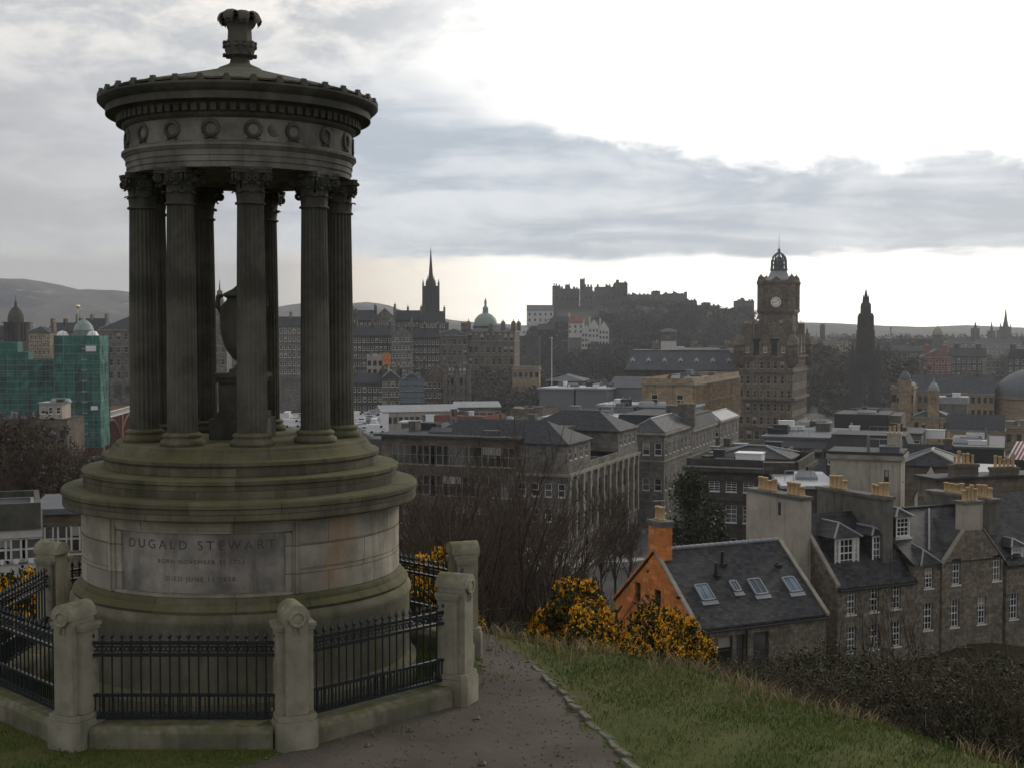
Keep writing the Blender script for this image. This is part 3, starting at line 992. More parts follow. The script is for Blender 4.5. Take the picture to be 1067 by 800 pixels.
def win_mesh(w, h, style):
    """Meshes of a window unit: origin bottom left of its opening, x right, y into the wall. Returns (frame, pane or None)."""
    key = (round(w, 2), round(h, 2), style)
    if key in WIN:
        return WIN[key]
    fr, pn = MB(), MB()
    kind, _, bars = style.partition(':')
    nc, nr, t, two = {'sash': (3, 4, 0.055, True), 'sash2': (2, 4, 0.06, True), 'far': (1, 2, 0.10, False), 'dark': (1, 2, 0.07, False), 'tall': (1, 3, 0.08, False),
                      'blank': (1, 1, 0.07, False), 'modern': (3, 2, 0.09, False), 'stone': (1, 2, 0.12, False)}[kind]
    y0, y1 = 0.10, 0.17
    fr.box(0, t, y0, y1, 0, h)
    fr.box(w - t, w, y0, y1, 0, h)
    fr.box(t, w - t, y0, y1, 0, t * 1.2)
    fr.box(t, w - t, y0, y1, h - t, h)
    b = 0.022 if two else t * 0.5
    for i in range(1, nc):
        x = w * i / nc
        fr.box(x - b, x + b, y0 + 0.015, y1, t * 1.2, h - t)
    for j in range(1, nr):
        z = h * j / nr
        bb = b * (1.9 if two and j * 2 == nr else 1.0)
        xs = [t] + [w * i / nc for i in range(1, nc)] + [w - t]
        for xa, xb in zip(xs[:-1], xs[1:]):
            fr.box(xa + (b if xa > t else 0), xb - (b if xb < w - t else 0), y0 + 0.012, y1, z - bb, z + bb)
    fr.box(-0.06, w + 0.06, -0.07, y0 - 0.002, -0.10, -0.002)           # sill
    mats = {'sash': M['wframe'], 'sash2': M['wframe'], 'far': M['wframe'], 'modern': M['tframe'], 'stone': M['tframe']}.get(kind, M['dframe'])
    if two:
        hb_ = t if bars != 'c' else h * 0.62
        pn.quad((t, y1 - 0.03, t), (w - t, y1 - 0.03, t), (w - t, y1 - 0.03, h - t), (t, y1 - 0.03, h - t))
        if bars == 'c':
            pn.quad((t, y1 - 0.033, hb_), (w - t, y1 - 0.033, hb_), (w - t, y1 - 0.033, h - t), (t, y1 - 0.033, h - t), 1)
        r = (fr.mesh('window', mats), pn.mesh('pane', [M['glass'] if bars != 'b' else M['glass_pale'], M['blind']]))
    else:
        fr.quad((t, y1 - 0.03, t), (w - t, y1 - 0.03, t), (w - t, y1 - 0.03, h - t), (t, y1 - 0.03, h - t), 1)
        if bars == 'c' and kind != 'blank':
            fr.quad((t, y1 - 0.033, h * .6), (w - t, y1 - 0.033, h * .6), (w - t, y1 - 0.033, h - t), (t, y1 - 0.033, h - t), 2)
        r = (fr.mesh('window', [mats, M['glass'] if bars != 'b' else M['glass_pale'], M['blind']]), None)
    WIN[key] = r
    return r


def put_window(parent, P, U, w, h, style):
    f, p = win_mesh(w, h, style + ':' + rng.choice('aaabbc'))
    o = link('window', f, parent, P, math.atan2(U[1], U[0]))
    if p is not None:
        link('pane', p, o)
    return o


def wall_face(mb, P, U, W, H, ops, dep=0.17, mi=0):
    """Wall rectangle from bottom-left P along unit U (outside on the right-hand side of U seen from above), with recessed openings (u0, u1, z0, z1)."""
    P, U = Vector(P), Vector(U)
    inn = Vector((-U.y, U.x, 0)) * dep
    us = sorted({0.0, W, *[round(v, 4) for o in ops for v in o[:2]]})
    zs = sorted({0.0, H, *[round(v, 4) for o in ops for v in o[2:]]})
    pt = lambda u, z: P + U * u + Vector((0, 0, z))
    for u0, u1 in zip(us[:-1], us[1:]):
        for z0, z1 in zip(zs[:-1], zs[1:]):
            uc, zc = (u0 + u1) / 2, (z0 + z1) / 2
            if any(a < uc < b and c < zc < d for a, b, c, d in ops):
                continue
            mb.quad(pt(u0, z0), pt(u1, z0), pt(u1, z1), pt(u0, z1), mi)
    for a, b, c, d in ops:
        A_, B_, C_, D_ = pt(a, c), pt(b, c), pt(b, d), pt(a, d)
        for p_, q_ in ((A_, B_), (B_, C_), (C_, D_), (D_, A_)):
            mb.quad(p_, q_, q_ + inn, p_ + inn, mi)


POT = None


def pot_mesh():
    global POT
    if POT is None:
        mb = MB()
        mb.lathe([(0.15, 0), (0.17, 0.04), (0.13, 0.09), (0.115, 0.55), (0.15, 0.60), (0.15, 0.68), (0.12, 0.70), (0.09, 0.69)], 10)
        POT = mb.mesh('chimney_pot', M['pot'], 40)
    return POT


rng = random.Random(7)


def add_chimney(parent, x, y, w, dp, z0, z1, n, mat, rot=0.0, along='x', pots=None):
    mb = MB()
    mb.box(-w / 2, w / 2, -dp / 2, dp / 2, z0, z1 - 0.25)
    mb.box(-w / 2 - 0.08, w / 2 + 0.08, -dp / 2 - 0.08, dp / 2 + 0.08, z1 - 0.247, z1)
    c = mb.build('chimney', mat, parent, None, (x, y, 0))
    c.rotation_euler.z = rot
    for i in range(n):
        t = (i + 0.5) / n - 0.5
        p = (t * w * 0.92, 0, z1) if along == 'x' else (0, t * dp * 0.92, z1)
        k = link('chimney_pot', pot_mesh(), c, (p[0] + rng.uniform(-.03, .03), p[1] + rng.uniform(-.03, .03), z1))
        s_ = rng.uniform(0.85, 1.25)
        k.scale = (s_ * 0.95, s_ * 0.95, s_ * rng.uniform(0.8, 1.5))
    return c


def roof_shape(kind, W, L, z, rh, o):
    """Roof mesh over [0,W]x[0,L] with eaves at z, and the wall's gable triangles."""
    mb, gab = MB(), []
    x0, x1, y0, y1 = -o, W + o, -o, L + o
    th = 0.16
    if kind == 'flat':
        mb.box(0.3, W - 0.3, 0.3, L - 0.3, z - 0.2, z - 0.02)
    elif kind == 'slab':
        mb.box(x0, x1, y0, y1, z, z + rh)
    elif kind == 'hip':
        if W >= L:
            a, b = (x0 + (L / 2 + o) * 0.9, L / 2), (x1 - (L / 2 + o) * 0.9, L / 2)
        else:
            a, b = (W / 2, y0 + (W / 2 + o) * 0.9), (W / 2, y1 - (W / 2 + o) * 0.9)
        v = [(x0, y0, z), (x1, y0, z), (x1, y1, z), (x0, y1, z), (*a, z + rh), (*b, z + rh)]
        f = [(0, 1, 5, 4), (2, 3, 4, 5), (1, 2, 5), (3, 0, 4)] if W >= L else [(0, 1, 4), (1, 2, 5, 4), (2, 3, 5), (3, 0, 4, 5)]
        mb.add(v, f + [(3, 2, 1, 0)])
        mb.box(x0, x1, y0, y1, z - th, z - 0.003)
    elif kind in ('gable_x', 'gable_y'):
        if kind == 'gable_x':
            sec = [(y0, z - rh * o / (L / 2)), (L / 2, z + rh), (y1, z - rh * o / (L / 2))]
            e0, e1 = x0 + o * 0.7, x1 - o * 0.7
            mk = lambda e, s: (e, s[0], s[1])
            gab = [[(0, 0, z), (0, L, z), (0, L / 2, z + rh)], [(W, 0, z), (W, L, z), (W, L / 2, z + rh)]]
        else:
            sec = [(x0, z - rh * o / (W / 2)), (W / 2, z + rh), (x1, z - rh * o / (W / 2))]
            e0, e1 = y0 + o * 0.7, y1 - o * 0.7
            mk = lambda e, s: (s[0], e, s[1])
            gab = [[(0, 0, z), (W, 0, z), (W / 2, 0, z + rh)], [(0, L, z), (W, L, z), (W / 2, L, z + rh)]]
        pr = sec + [(s_[0], s_[1] + th) for s_ in sec[::-1]]
        n_ = len(pr)
        mb.add([mk(e0, s_) for s_ in pr] + [mk(e1, s_) for s_ in pr], [(0, 1, 4, 5), (1, 2, 3, 4), (6, 7, 10, 11), (7, 8, 9, 10)] + [(i, (i + 1) % n_, n_ + (i + 1) % n_, n_ + i) for i in range(n_)])
    elif kind == 'mansard':
        k = rh * 0.45
        v = [(x0, y0, z), (x1, y0, z), (x1, y1, z), (x0, y1, z), (x0 + k, y0 + k, z + rh), (x1 - k, y0 + k, z + rh), (x1 - k, y1 - k, z + rh), (x0 + k, y1 - k, z + rh)]
        mb.add(v, [(3, 2, 1, 0), (4, 5, 6, 7), (0, 1, 5, 4), (1, 2, 6, 5), (2, 3, 7, 6), (3, 0, 4, 7)])
        mb.box(x0 + k * .9, x1 - k * .9, y0 + k * .9, y1 - k * .9, z + rh + .003, z + rh + 0.18)
    return mb, gab


def hit(C, D, px):
    """Length along direction D from C at which the point appears at pixel column px."""
    m_ = (px - CX) / F
    return (m_ * C[1] - C[0]) / (D[0] - m_ * D[1])


def block(name, label, xc, yt, d, xo, L, wall='grey', roof='flat', rh=0.8, rmat='slate', rot=-21.0, corner=None, bands=(), chims=(), base=None, over=0.25, cat='building',
          cornice=True, group=None, xs=None, courses=(), wall_side=None):
    """A building whose near top corner shows at pixel (xc, yt) at depth d; its front runs to column xo; its side runs L metres back (or to column xs).
    bands: (face, n, w, h, top, step, rows, style[, f0, f1]) rows of windows, top measured down from the eaves."""
    corner = corner or ('R' if rot <= 0 else 'L')
    ux = Vector((math.cos(R(rot)), math.sin(R(rot)), 0))
    uy = Vector((-ux.y, ux.x, 0))
    C = at(xc, yt, d)
    W = abs(hit(C, -ux if corner == 'R' else ux, xo))
    if xs is not None:
        L = abs(hit(C, uy, xs))
    O = C - ux * W if corner == 'R' else C.copy()
    ctr = O + ux * W / 2 + uy * L / 2
    zb = base if base is not None else min(T(ctr.x, ctr.y), T(O.x, O.y), T(C.x, C.y), T((O + uy * L).x, (O + uy * L).y)) - 0.4
    H = C.z - zb
    t = thing(name, label, cat, (O.x, O.y, zb), R(rot), group)
    mb = MB()
    ops = {'f': [], 'r': [], 'l': []}
    wins = []
    geo = {'f': (Vector((0, 0, 0)), Vector((1, 0, 0)), W), 'r': (Vector((W, 0, 0)), Vector((0, 1, 0)), L), 'l': (Vector((0, L, 0)), Vector((0, -1, 0)), L)}
    for bd in bands:
        face, n, w, h, top, stp, rows, style = bd[:8]
        f0, f1 = bd[8:10] if len(bd) > 8 else (0.0, 1.0)
        P, U, ln = geo[face]
        for j in range(rows):
            z0 = H - top - j * stp - h
            if z0 < 0.6:
                continue
            for i in range(n):
                u = ln * (f0 + (f1 - f0) * (i + 0.5) / n) - w / 2
                ops[face].append((u, u + w, z0, z0 + h))
                wins.append((P + U * u + Vector((0, 0, z0)), U, w, h, style))
    for k in 'frl':
        P, U, ln = geo[k]
        wall_face(mb, P, U, ln, H, ops[k])
    wall_face(mb, (W, L, 0), (-1, 0, 0), W, H, [])
    rm, gab = roof_shape(roof, W, L, H, rh, over)
    for tri in gab:
        mb.poly(tri)
    if roof == 'flat':
        pr_ = 0.3
        mb.box(0, W, 0, pr_, H + 0.002, H + rh)
        mb.box(0, W, L - pr_, L, H + 0.002, H + rh)
        mb.box(0, pr_, pr_, L - pr_, H + 0.002, H + rh)
        mb.box(W - pr_, W, pr_, L - pr_, H + 0.002, H + rh)
    mb.build('wall', M[wall], t)
    rfo = rm.build('roof', M[rmat], t)
    cl_r = random.Random(int(xc * 31 + yt * 17))
    if roof == 'hip' and d < 700:
        o_ = over
        if W >= L:
            ra, rb = (-o_ + (L / 2 + o_) * 0.9, L / 2), (W + o_ - (L / 2 + o_) * 0.9, L / 2)
            prs = [((-o_, -o_), ra), ((-o_, L + o_), ra), ((W + o_, -o_), rb), ((W + o_, L + o_), rb)]
        else:
            ra, rb = (W / 2, -o_ + (W / 2 + o_) * 0.9), (W / 2, L + o_ - (W / 2 + o_) * 0.9)
            prs = [((-o_, -o_), ra), ((W + o_, -o_), ra), ((-o_, L + o_), rb), ((W + o_, L + o_), rb)]
        k_ = MB()
        for e_, r_ in prs:
            k_.tube([(*e_, H + 0.05), (*r_, H + rh + 0.05)], 0.13, 5)
        k_.tube([(*ra, H + rh + .05), (*rb, H + rh + .05)], 0.15, 5)
        k_.build('ridge', M['leadpale'], rfo)
    if roof in ('flat', 'slab') and 110 < d < 620 and W > 5 and L > 4:
        zt__ = H - 0.02 if roof == 'flat' else H + rh
        for _ in range(min(14, 3 + int(W * L / 45))):
            kind_ = cl_r.choice(['vent', 'vent', 'skylight', 'pipe', 'rail'])
            x_, y_ = cl_r.uniform(.08, .88) * W, cl_r.uniform(.1, .85) * L
            k_ = MB()
            if kind_ == 'vent':
                a_, b_, c_ = cl_r.uniform(.4, 1.6), cl_r.uniform(.4, 1.2), cl_r.uniform(.5, 1.7)
                k_.box(-a_, a_, -b_, b_, 0, c_)
                k_.box(-a_ - .1, a_ + .1, -b_ - .1, b_ + .1, c_ + .003, c_ + .12)
                k_.build('roof_vent', M[cl_r.choice(['cladgrey', 'concrete', 'lead', 'polewhite', 'felt', 'soot'])], t, None, (x_, y_, zt__))
            elif kind_ == 'skylight':
                a_ = cl_r.uniform(.8, 2.2)
                k_.box(-a_, a_, -.7, .7, 0, .3)
                k_.add([(-a_, -.7, .303), (a_, -.7, .303), (a_, .7, .303), (-a_, .7, .303), (-a_ + .3, 0, .9), (a_ - .3, 0, .9)], [(0, 1, 5, 4), (2, 3, 4, 5), (1, 2, 5), (3, 0, 4)])
                k_.build('skylight', M[cl_r.choice(['leadpale', 'membrane', 'lead'])], t, None, (x_, y_, zt__))
            elif kind_ == 'pipe':
                k_.tube([(0, 0, 0), (0, 0, cl_r.uniform(.8, 2.0))], cl_r.uniform(.12, .3), 8)
                k_.build('vent_pipe', M[cl_r.choice(['leadpale', 'cladgrey', 'cladblack'])], t, None, (x_, y_, zt__))
            else:
                ln_ = min(cl_r.uniform(3, 7), W * .5)
                k_.tube([(0, 0, 1.0), (ln_, 0, 1.0)], .05, 4)
                for q_ in range(4):
                    k_.tube([(ln_ * q_ / 3, 0, 0), (ln_ * q_ / 3, 0, 1.0)], .05, 4)
                k_.build('guard_rail', M['metalpole'], t, None, (min(x_, W - ln_ - .2), y_, zt__))
    for P, U, w, h, style in wins:
        put_window(t, P, U, w, h, style)
    zs = ([(H - 0.55, 0.45, 0.4)] if cornice else []) + [(H - c_, 0.25, 0.16) for c_ in courses]
    for z, hh, pj in zs:
        cb = MB()
        cb.box(-pj, W + pj, -pj, -0.003, z, z + hh)
        cb.box(-pj, W + pj, L + 0.003, L + pj, z, z + hh)
        cb.box(W + 0.003, W + pj, 0, L, z, z + hh)
        cb.box(-pj, -0.003, 0, L, z, z + hh)
        cb.build('cornice', M['trim'] if wall not in ('soot', 'black', 'concrete', 'cladgrey', 'cladblack') else M[wall], t)
    for fx, fy, w, dp, up, n in chims:
        add_chimney(t, fx * W, fy * L, w, dp, H - 0.5, H + up, n, M[wall if wall not in ('gold',) else 'grey'], 0, 'x' if w >= dp else 'y')
    t['_dims'] = (W, L, H)
    return t


def dims(t):
    v = tuple(t['_dims'])
    return v


def box_thing(name, label, cat, xc, yt, d, xo, L, h, mat, rot=-21.0, bits=None, group=None):
    """A cabin or plant box on a roof: bevelled casing with a lid and feet."""
    ux = Vector((math.cos(R(rot)), math.sin(R(rot)), 0))
    C = at(xc, yt, d)
    W = abs(hit(C, -ux, xo))
    O = C - ux * W
    t = thing(name, label, cat, (O.x, O.y, C.z - h), R(rot), group)
    mb = MB()
    mb.box(0, W, 0, L, 0, h - 0.12)
    n_ = max(2, int(W / 1.2))
    for i in range(n_ + 1):
        x = W * i / n_
        mb.box(x - 0.04, x + 0.04, -0.05, -0.003, 0.02, h - 0.14)
    mb.build('casing', M[mat], t)
    mb = MB()
    mb.box(-0.12, W + 0.12, -0.12, L + 0.12, h - 0.117, h)
    mb.build('lid', M['membrane'] if mat != 'cladblack' else M['felt'], t)
    return t


# ------------------------------------------------------------------ Waterloo Place: the terrace running off towards the hotel
def terrace_end(t):
    return None


b = block('stone_terrace', 'nearest long sandstone block on the street with pilastered side and hipped slate end pavilions', 592, 493, 190, 432, 0, 'grey', 'flat', 0.9, 'felt', xs=665,
          bands=[('r', 11, 1.25, 2.7, 2.2, 4.3, 2, 'tall'), ('r', 11, 1.4, 2.6, 11.4, 4, 1, 'dark'), ('f', 12, 1.1, 2.0, 1.6, 3.7, 4, 'far')], courses=(10.2,))
W_, L_, H_ = dims(b)
mb = MB()
for i in range(12):                          # giant pilasters between the windows
    y = L_ * (i + 0.0) / 11
    y = min(max(y, 0.5), L_ - 0.5)
    mb.box(W_ + 0.003, W_ + 0.3, y - 0.38, y + 0.38, H_ - 10.2, H_ - 0.6)
    mb.box(W_ + 0.003, W_ + 0.4, y - 0.48, y + 0.48, H_ - 1.0, H_ - 0.58)
pil = mb.build('pilaster_order', M['trim'], b)
for k, (y0, y1) in enumerate(((0.0, 11.5), (L_ - 11.5, L_))):   # attic pavilions with hipped roofs
    mb = MB()
    x0 = W_ - (24 if k == 0 else 17)
    ops = [(1.2 + i * 2.6, 2.3 + i * 2.6, 0.9, 2.7) for i in range(4)]
    wall_face(mb, (W_ - 0.2, y0, H_ + 0.9), (0, 1, 0), 11.5, 3.4, ops)
    wall_face(mb, (x0, y0, H_ + 0.9), (1, 0, 0), W_ - 0.2 - x0, 3.4, [])
    wall_face(mb, (x0, y1, H_ + 0.9), (0, -1, 0), 11.5, 3.4, [])
    wall_face(mb, (W_ - 0.2, y1, H_ + 0.9), (-1, 0, 0), W_ - 0.2 - x0, 3.4, [])
    at_ = mb.build('attic', M['grey'], b)
    for u0, u1, z0, z1 in ops:
        put_window(at_, Vector((W_ - 0.2, y0 + u0, H_ + 0.9 + z0)), (0, 1), u1 - u0, z1 - z0, 'far')
    rm, _ = roof_shape('hip', W_ - 0.2 - x0, 11.5, 0, 3.0, 0.4)
    rm.build('roof', M['slate'], at_, None, (x0, y0, H_ + 4.32))
block('office_block', 'long dark office with big square windows and a thin flat roof, behind the bare trees', 536, 458, 192, 397, 26, 'brown', 'slab', 0.35, 'felt', over=0.9, cornice=False,
      bands=[('f', 9, 3.0, 3.0, 1.2, 4.6, 4, 'modern', 0.10, 0.98)])
b = block('stone_terrace', 'second sandstone block along the street, plain front wall and small slate hipped roof', 692, 450, 232, 655, 0, 'grey', 'hip', 2.2, 'slate_light', xs=721, chims=[(.9, .95, 3.2, 1.2, 4.0, 6)],
          bands=[('f', 3, 1.3, 2.2, 2.0, 6.4, 2, 'far'), ('r', 7, 1.2, 2.2, 2.0, 6.2, 1, 'far'), ('r', 7, 1.2, 2.6, 8.0, 4.2, 3, 'far')], courses=(5.4,))
b = block('stone_terrace', 'third sandstone block along the street with a raised far pavilion and long slate roof', 721, 447, 258, 640, 0, 'grey', 'mansard', 2.4, 'slate', xs=746, chims=[(.95, .1, 1.2, 3.2, 4.2, 6), (.6, .5, 3, 1.2, 4, 5)],
          bands=[('r', 7, 1.2, 2.3, 1.6, 4.4, 4, 'far'), ('f', 8, 1.2, 2.0, 1.6, 4.2, 3, 'far')], courses=(6.0,))
b = block('stone_terrace', 'tall pale end pavilion of the terrace just below the honey coloured block', 750, 438, 285, 728, 0, 'grey', 'hip', 1.6, 'leadpale', xs=769.5,
          bands=[('r', 5, 1.2, 2.3, 1.6, 4.4, 5, 'far'), ('f', 3, 1.2, 2.0, 1.6, 4.2, 3, 'far')], courses=(6.0,))
gp = block('post_office', 'honey coloured stone block with column screens and heavy cornice beside the clock tower hotel', 722, 399, 305, 669, 0, 'gold', 'flat', 1.0, 'lead', xs=770,
           bands=[('f', 2, 1.6, 2.4, 2.8, 5, 1, 'far'), ('r', 13, 1.3, 3.0, 1.6, 4, 1, 'tall'), ('r', 13, 1.3, 2.6, 7.6, 4.4, 3, 'far')], courses=(4.9, 11.0))
W_, L_, H_ = dims(gp)
mb = MB()
for i in range(27):
    y = 0.6 + (L_ - 1.2) * i / 26
    mb.lathe([(0.33, H_ - 4.6), (0.30, H_ - 0.9), (0.4, H_ - 0.56)], 8, c=(W_ + 0.42, y, 0))
    mb.lathe([(0.33, H_ - 10.6), (0.30, H_ - 5.6), (0.4, H_ - 4.95)], 8, c=(W_ + 0.42, y, 0))
mb.build('column_screen', M['gold'], gp)
block('penthouse_storey', 'grey glass and metal roof storey with a pale flat roof, set back on the terrace', 720, 425, 300, 624, 12, 'cladgrey', 'slab', 0.5, 'membrane', over=0.5, cornice=False,
      bands=[('f', 7, 3.4, 2.4, 0.5, 4, 1, 'modern', 0.25, 0.98)], base=zat(444, 300))
block('rooftop_cabin', 'grey metal clad box at the left end of the pale flat roof', 656, 425.5, 297, 624, 8, 'cladgrey', 'slab', 0.3, 'lead', over=0.1, cornice=False, base=zat(441, 297))
block('low_building', 'wide low building with a wet white roof between the slate roofs', 642, 438, 280, 565, 26, 'concrete', 'slab', 0.5, 'membrane', over=0.4, cornice=False, base=zat(460, 280))
block('flat_topped_building', 'buff flat roofed building below the slate ridge', 566, 428, 330, 531, 14, 'brown', 'flat', 0.5, 'felt', cornice=False, bands=[('f', 3, 1.6, 1.8, 2.0, 4, 1, 'far')])
block('rooftop_cabin', 'black cabin with a pale top on the buff flat roof', 571, 440, 320, 543, 10, 'cladblack', 'slab', 0.3, 'membrane', cornice=False, base=zat(452, 320))
block('market_shed', 'left one of two grey metal sheds with pale sloping tops', 598, 406, 400, 562, 20, 'cladgrey', 'slab', 0.5, 'membrane', over=0.5, cornice=False)
block('market_shed', 'right one of two grey metal sheds with pale tops', 632, 406, 395, 600, 20, 'cladgrey', 'slab', 0.5, 'membrane', over=0.5, cornice=False)
block('pavilion', 'dark pavilion under a wide shallow hipped metal roof', 606, 397, 430, 571, 16, 'soot', 'hip', 1.8, 'lead', over=0.8, cornice=False, rot=-10)
block('market_shed', 'long grey wedge roof with bare stair gantry below the mansard', 672, 404, 400, 634, 14, 'cladgrey', 'gable_x', 3.0, 'lead', over=0.3, cornice=False)
block('flat_topped_building', 'red brown brick building with plain flat top above the office roof', 503, 436, 300, 452, 14, 'red', 'flat', 0.5, 'felt', cornice=False, bands=[('f', 6, 1.3, 1.6, 2.0, 3.6, 2, 'dark')])
block('flat_topped_building', 'grey concrete deck building with window strip beside the red brick one', 528, 440, 300, 490, 14, 'concrete', 'flat', 0.5, 'felt', cornice=False, bands=[('f', 6, 1.6, 1.3, 1.2, 3.6, 2, 'far')])
block('station_building', 'long low shop row with pale lead roof running down to the station', 478, 428, 380, 397, 12, 'cream', 'gable_x', 1.6, 'leadpale', rot=16, corner='R', over=0.3, cornice=False,
      bands=[('f', 14, 1.2, 1.8, 1.4, 3.6, 1, 'dark')])
block('station_building', 'shorter pale roofed shed continuing the shop row to the right', 522, 424, 400, 474, 12, 'brown', 'gable_x', 1.4, 'leadpale', rot=8, corner='R', over=0.3, cornice=False, bands=[('f', 6, 1.2, 1.8, 1.4, 3.6, 1, 'dark')])
block('kiosk', 'white canopied platform building by the parked vans', 452, 441, 330, 418, 6, 'cladgrey', 'slab', 0.4, 'membrane', over=0.8, cornice=False, rot=-5)
# the long mansard roof with dormers in front of the castle rock
ms = block('station_hotel_wing', 'long grey mansard roofed range with a row of pale dormers under the castle rock', 768, 386, 420, 651, 20, 'soot', 'mansard', 6.3, 'lead', cornice=True, rot=-8)
W_, L_, H_ = dims(ms)
mb = MB()
mb.box(-0.7, 0.7, 0, 1.8, 0, 1.9)
mb.poly([(-0.9, -0.1, 1.9), (0.9, -0.1, 1.9), (0, -0.1, 2.8)])
mb.add([(-0.9, -0.1, 1.9), (0.9, -0.1, 1.9), (0, -0.1, 2.8), (-0.9, 2.6, 1.9), (0.9, 2.6, 1.9), (0, 2.6, 2.8)], [(0, 2, 5, 3), (1, 4, 5, 2)], 1)
dm_me = mb.mesh('dormer', [M['white'], M['lead']])
for i in range(7):
    dmr = link('dormer', dm_me, ms, (W_ * (i + 0.5) / 7, 0.9, H_ + 1.3))
    put_window(dmr, Vector((-0.4, -0.17, 0.35)), (1, 0), 0.8, 1.3, 'dark')
for fx, n in ((0.27, 4), (0.62, 4), (0.93, 5)):
    add_chimney(ms, fx * W_, L_ * 0.5, 2.6, 0.9, H_ + 5, H_ + 8.6, n, M['grey'])
block('pavilion', 'white walled cabin row on top of the long mansard', 766, 364, 426, 700, 5, 'white', 'flat', 0.4, 'membrane', cornice=False, rot=-8, base=zat(368.5, 426))
lt = block('lantern_tower', 'small square belfry tower with louvred openings and white base', 704, 345, 520, 689, 5.2, 'grey', 'hip', 0.8, 'lead', rot=-8, bands=[('f', 2, 1.4, 3.6, 1.0, 6, 1, 'stone')], base=zat(356, 520))
block('white_gable_house', 'white rendered block under the small belfry tower', 704.5, 355.4, 519, 688.5, 6, 'white', 'slab', 0.3, 'lead', rot=-8, cornice=False, base=zat(372, 519))
# ------------------------------------------------------------------ the clock tower hotel
def on_grid(xc, yt, d, rot):
    ux = Vector((math.cos(R(rot)), math.sin(R(rot)), 0))
    uy = Vector((-ux.y, ux.x, 0))
    return at(xc, yt, d), ux, uy


HR = -21.0
C, ux, uy = on_grid(826, 372, 405, HR)
zb = T(C.x, C.y) - 0.5
Wb = abs(hit(C, -ux, 769))
Lb = abs(hit(C, uy, 841))
O = C - ux * Wb
hotel = thing('clock_tower_hotel', 'huge brown stone hotel with corner turrets under the tall clock tower', 'hotel', (O.x, O.y, zb), R(HR))
H = C.z - zb
mb = MB()
ops, opr, wl = [], [], []
for j, (top, h, w, n) in enumerate(((1.6, 2.2, 1.2, 8), (6.0, 2.6, 1.2, 8), (10.4, 2.4, 1.2, 8), (14.6, 2.4, 1.2, 8), (18.8, 2.4, 1.3, 8), (23.2, 2.8, 1.6, 7))):
    for i in range(n):
        u = Wb * (i + 0.5) / n - w / 2
        ops.append((u, u + w, H - top - h, H - top))
    for i in range(12):
        u = Lb * (i + 0.5) / 12 - w / 2
        opr.append((u, u + w, H - top - h, H - top))
wall_face(mb, (0, 0, 0), (1, 0, 0), Wb, H, ops)
wall_face(mb, (Wb, 0, 0), (0, 1, 0), Lb, H, opr)
wall_face(mb, (Wb, Lb, 0), (-1, 0, 0), Wb, H, [])
wall_face(mb, (0, Lb, 0), (0, -1, 0), Lb, H, [])
mb.build('wall', M['hotel'], hotel)
for a, b, c, d in ops:
    put_window(hotel, Vector((a, 0, c)), (1, 0), b - a, d - c, 'stone')
for a, b, c, d in opr[::1][:40]:
    put_window(hotel, Vector((Wb, a, c)), (0, 1), b - a, d - c, 'stone')
for z, pj, hh in ((H - 0.4, 0.7, 0.7), (H - 5.0, 0.5, 0.5), (H - 13.6, 0.9, 0.8), (H - 22.2, 0.6, 0.6)):
    cb = MB()
    cb.box(-pj, Wb + pj, -pj, -0.003, z, z + hh)
    cb.box(Wb + 0.003, Wb + pj, 0, Lb, z, z + hh)
    cb.box(-pj, -0.003, 0, Lb, z, z + hh)
    cb.build('cornice', M['hotel'], hotel)
rm, _ = roof_shape('mansard', Wb, Lb, H + 0.4, 5.0, -0.6)
rm.build('roof', M['slate'], hotel)
# round corner turrets, oriels and gabled dormers that crowd the roofline
mb = MB()
mb.lathe([(0.5, -3.4), (1.9, -2.2), (2.0, 3.2), (2.3, 3.4), (2.3, 3.9), (2.0, 4.0), (1.7, 5.6), (0.9, 6.8), (0.35, 7.2), (0.3, 8.2), (0.0, 9.4)], 12)
tu = mb.mesh('turret', M['hotel'], 50)
for x, y in ((0.4, 0.2), (Wb - 0.2, 0.3), (Wb, Lb - 0.5)):
    link('turret', tu, hotel, (x, y, H))
mb = MB()
mb.box(-1.9, 1.9, 0, 2.5, 0, 3.6)
mb.add([(-2.1, -.05, 3.6), (2.1, -.05, 3.6), (0, -.05, 7.0), (-2.1, .7, 3.6), (2.1, .7, 3.6), (0, .7, 7.0)], [(0, 1, 2), (5, 4, 3), (0, 2, 5, 3), (1, 4, 5, 2)])
mb.lathe([(0.2, 7.0), (0.3, 7.3), (0.12, 7.6), (0, 8.4)], 8, c=(0, 0.3, 0))
dg = mb.mesh('gable', M['hotel'])
for k, x in enumerate((Wb * 0.17, Wb * 0.5, Wb * 0.83)):
    gb = link('gable', dg, hotel, (x, 0.1, H + 0.35))
    put_window(gb, Vector((-0.55, -0.12, 0.9)), (1, 0), 1.1, 1.7, 'far')
for k in range(4):
    gb = link('gable', dg, hotel, (Wb - 0.1, Lb * (0.17 + 0.22 * k), H + 0.35), math.pi / 2)
    put_window(gb, Vector((-0.55, -0.12, 0.9)), (1, 0), 1.1, 1.7, 'far')
for x, y in ((Wb * 0.12, 5), (Wb * 0.42, 6), (Wb * 0.2, 18), (Wb * 0.9, 26)):
    add_chimney(hotel, x, y, 3.0, 1.2, H + 2, H + 10.5, 5, M['hotel'])
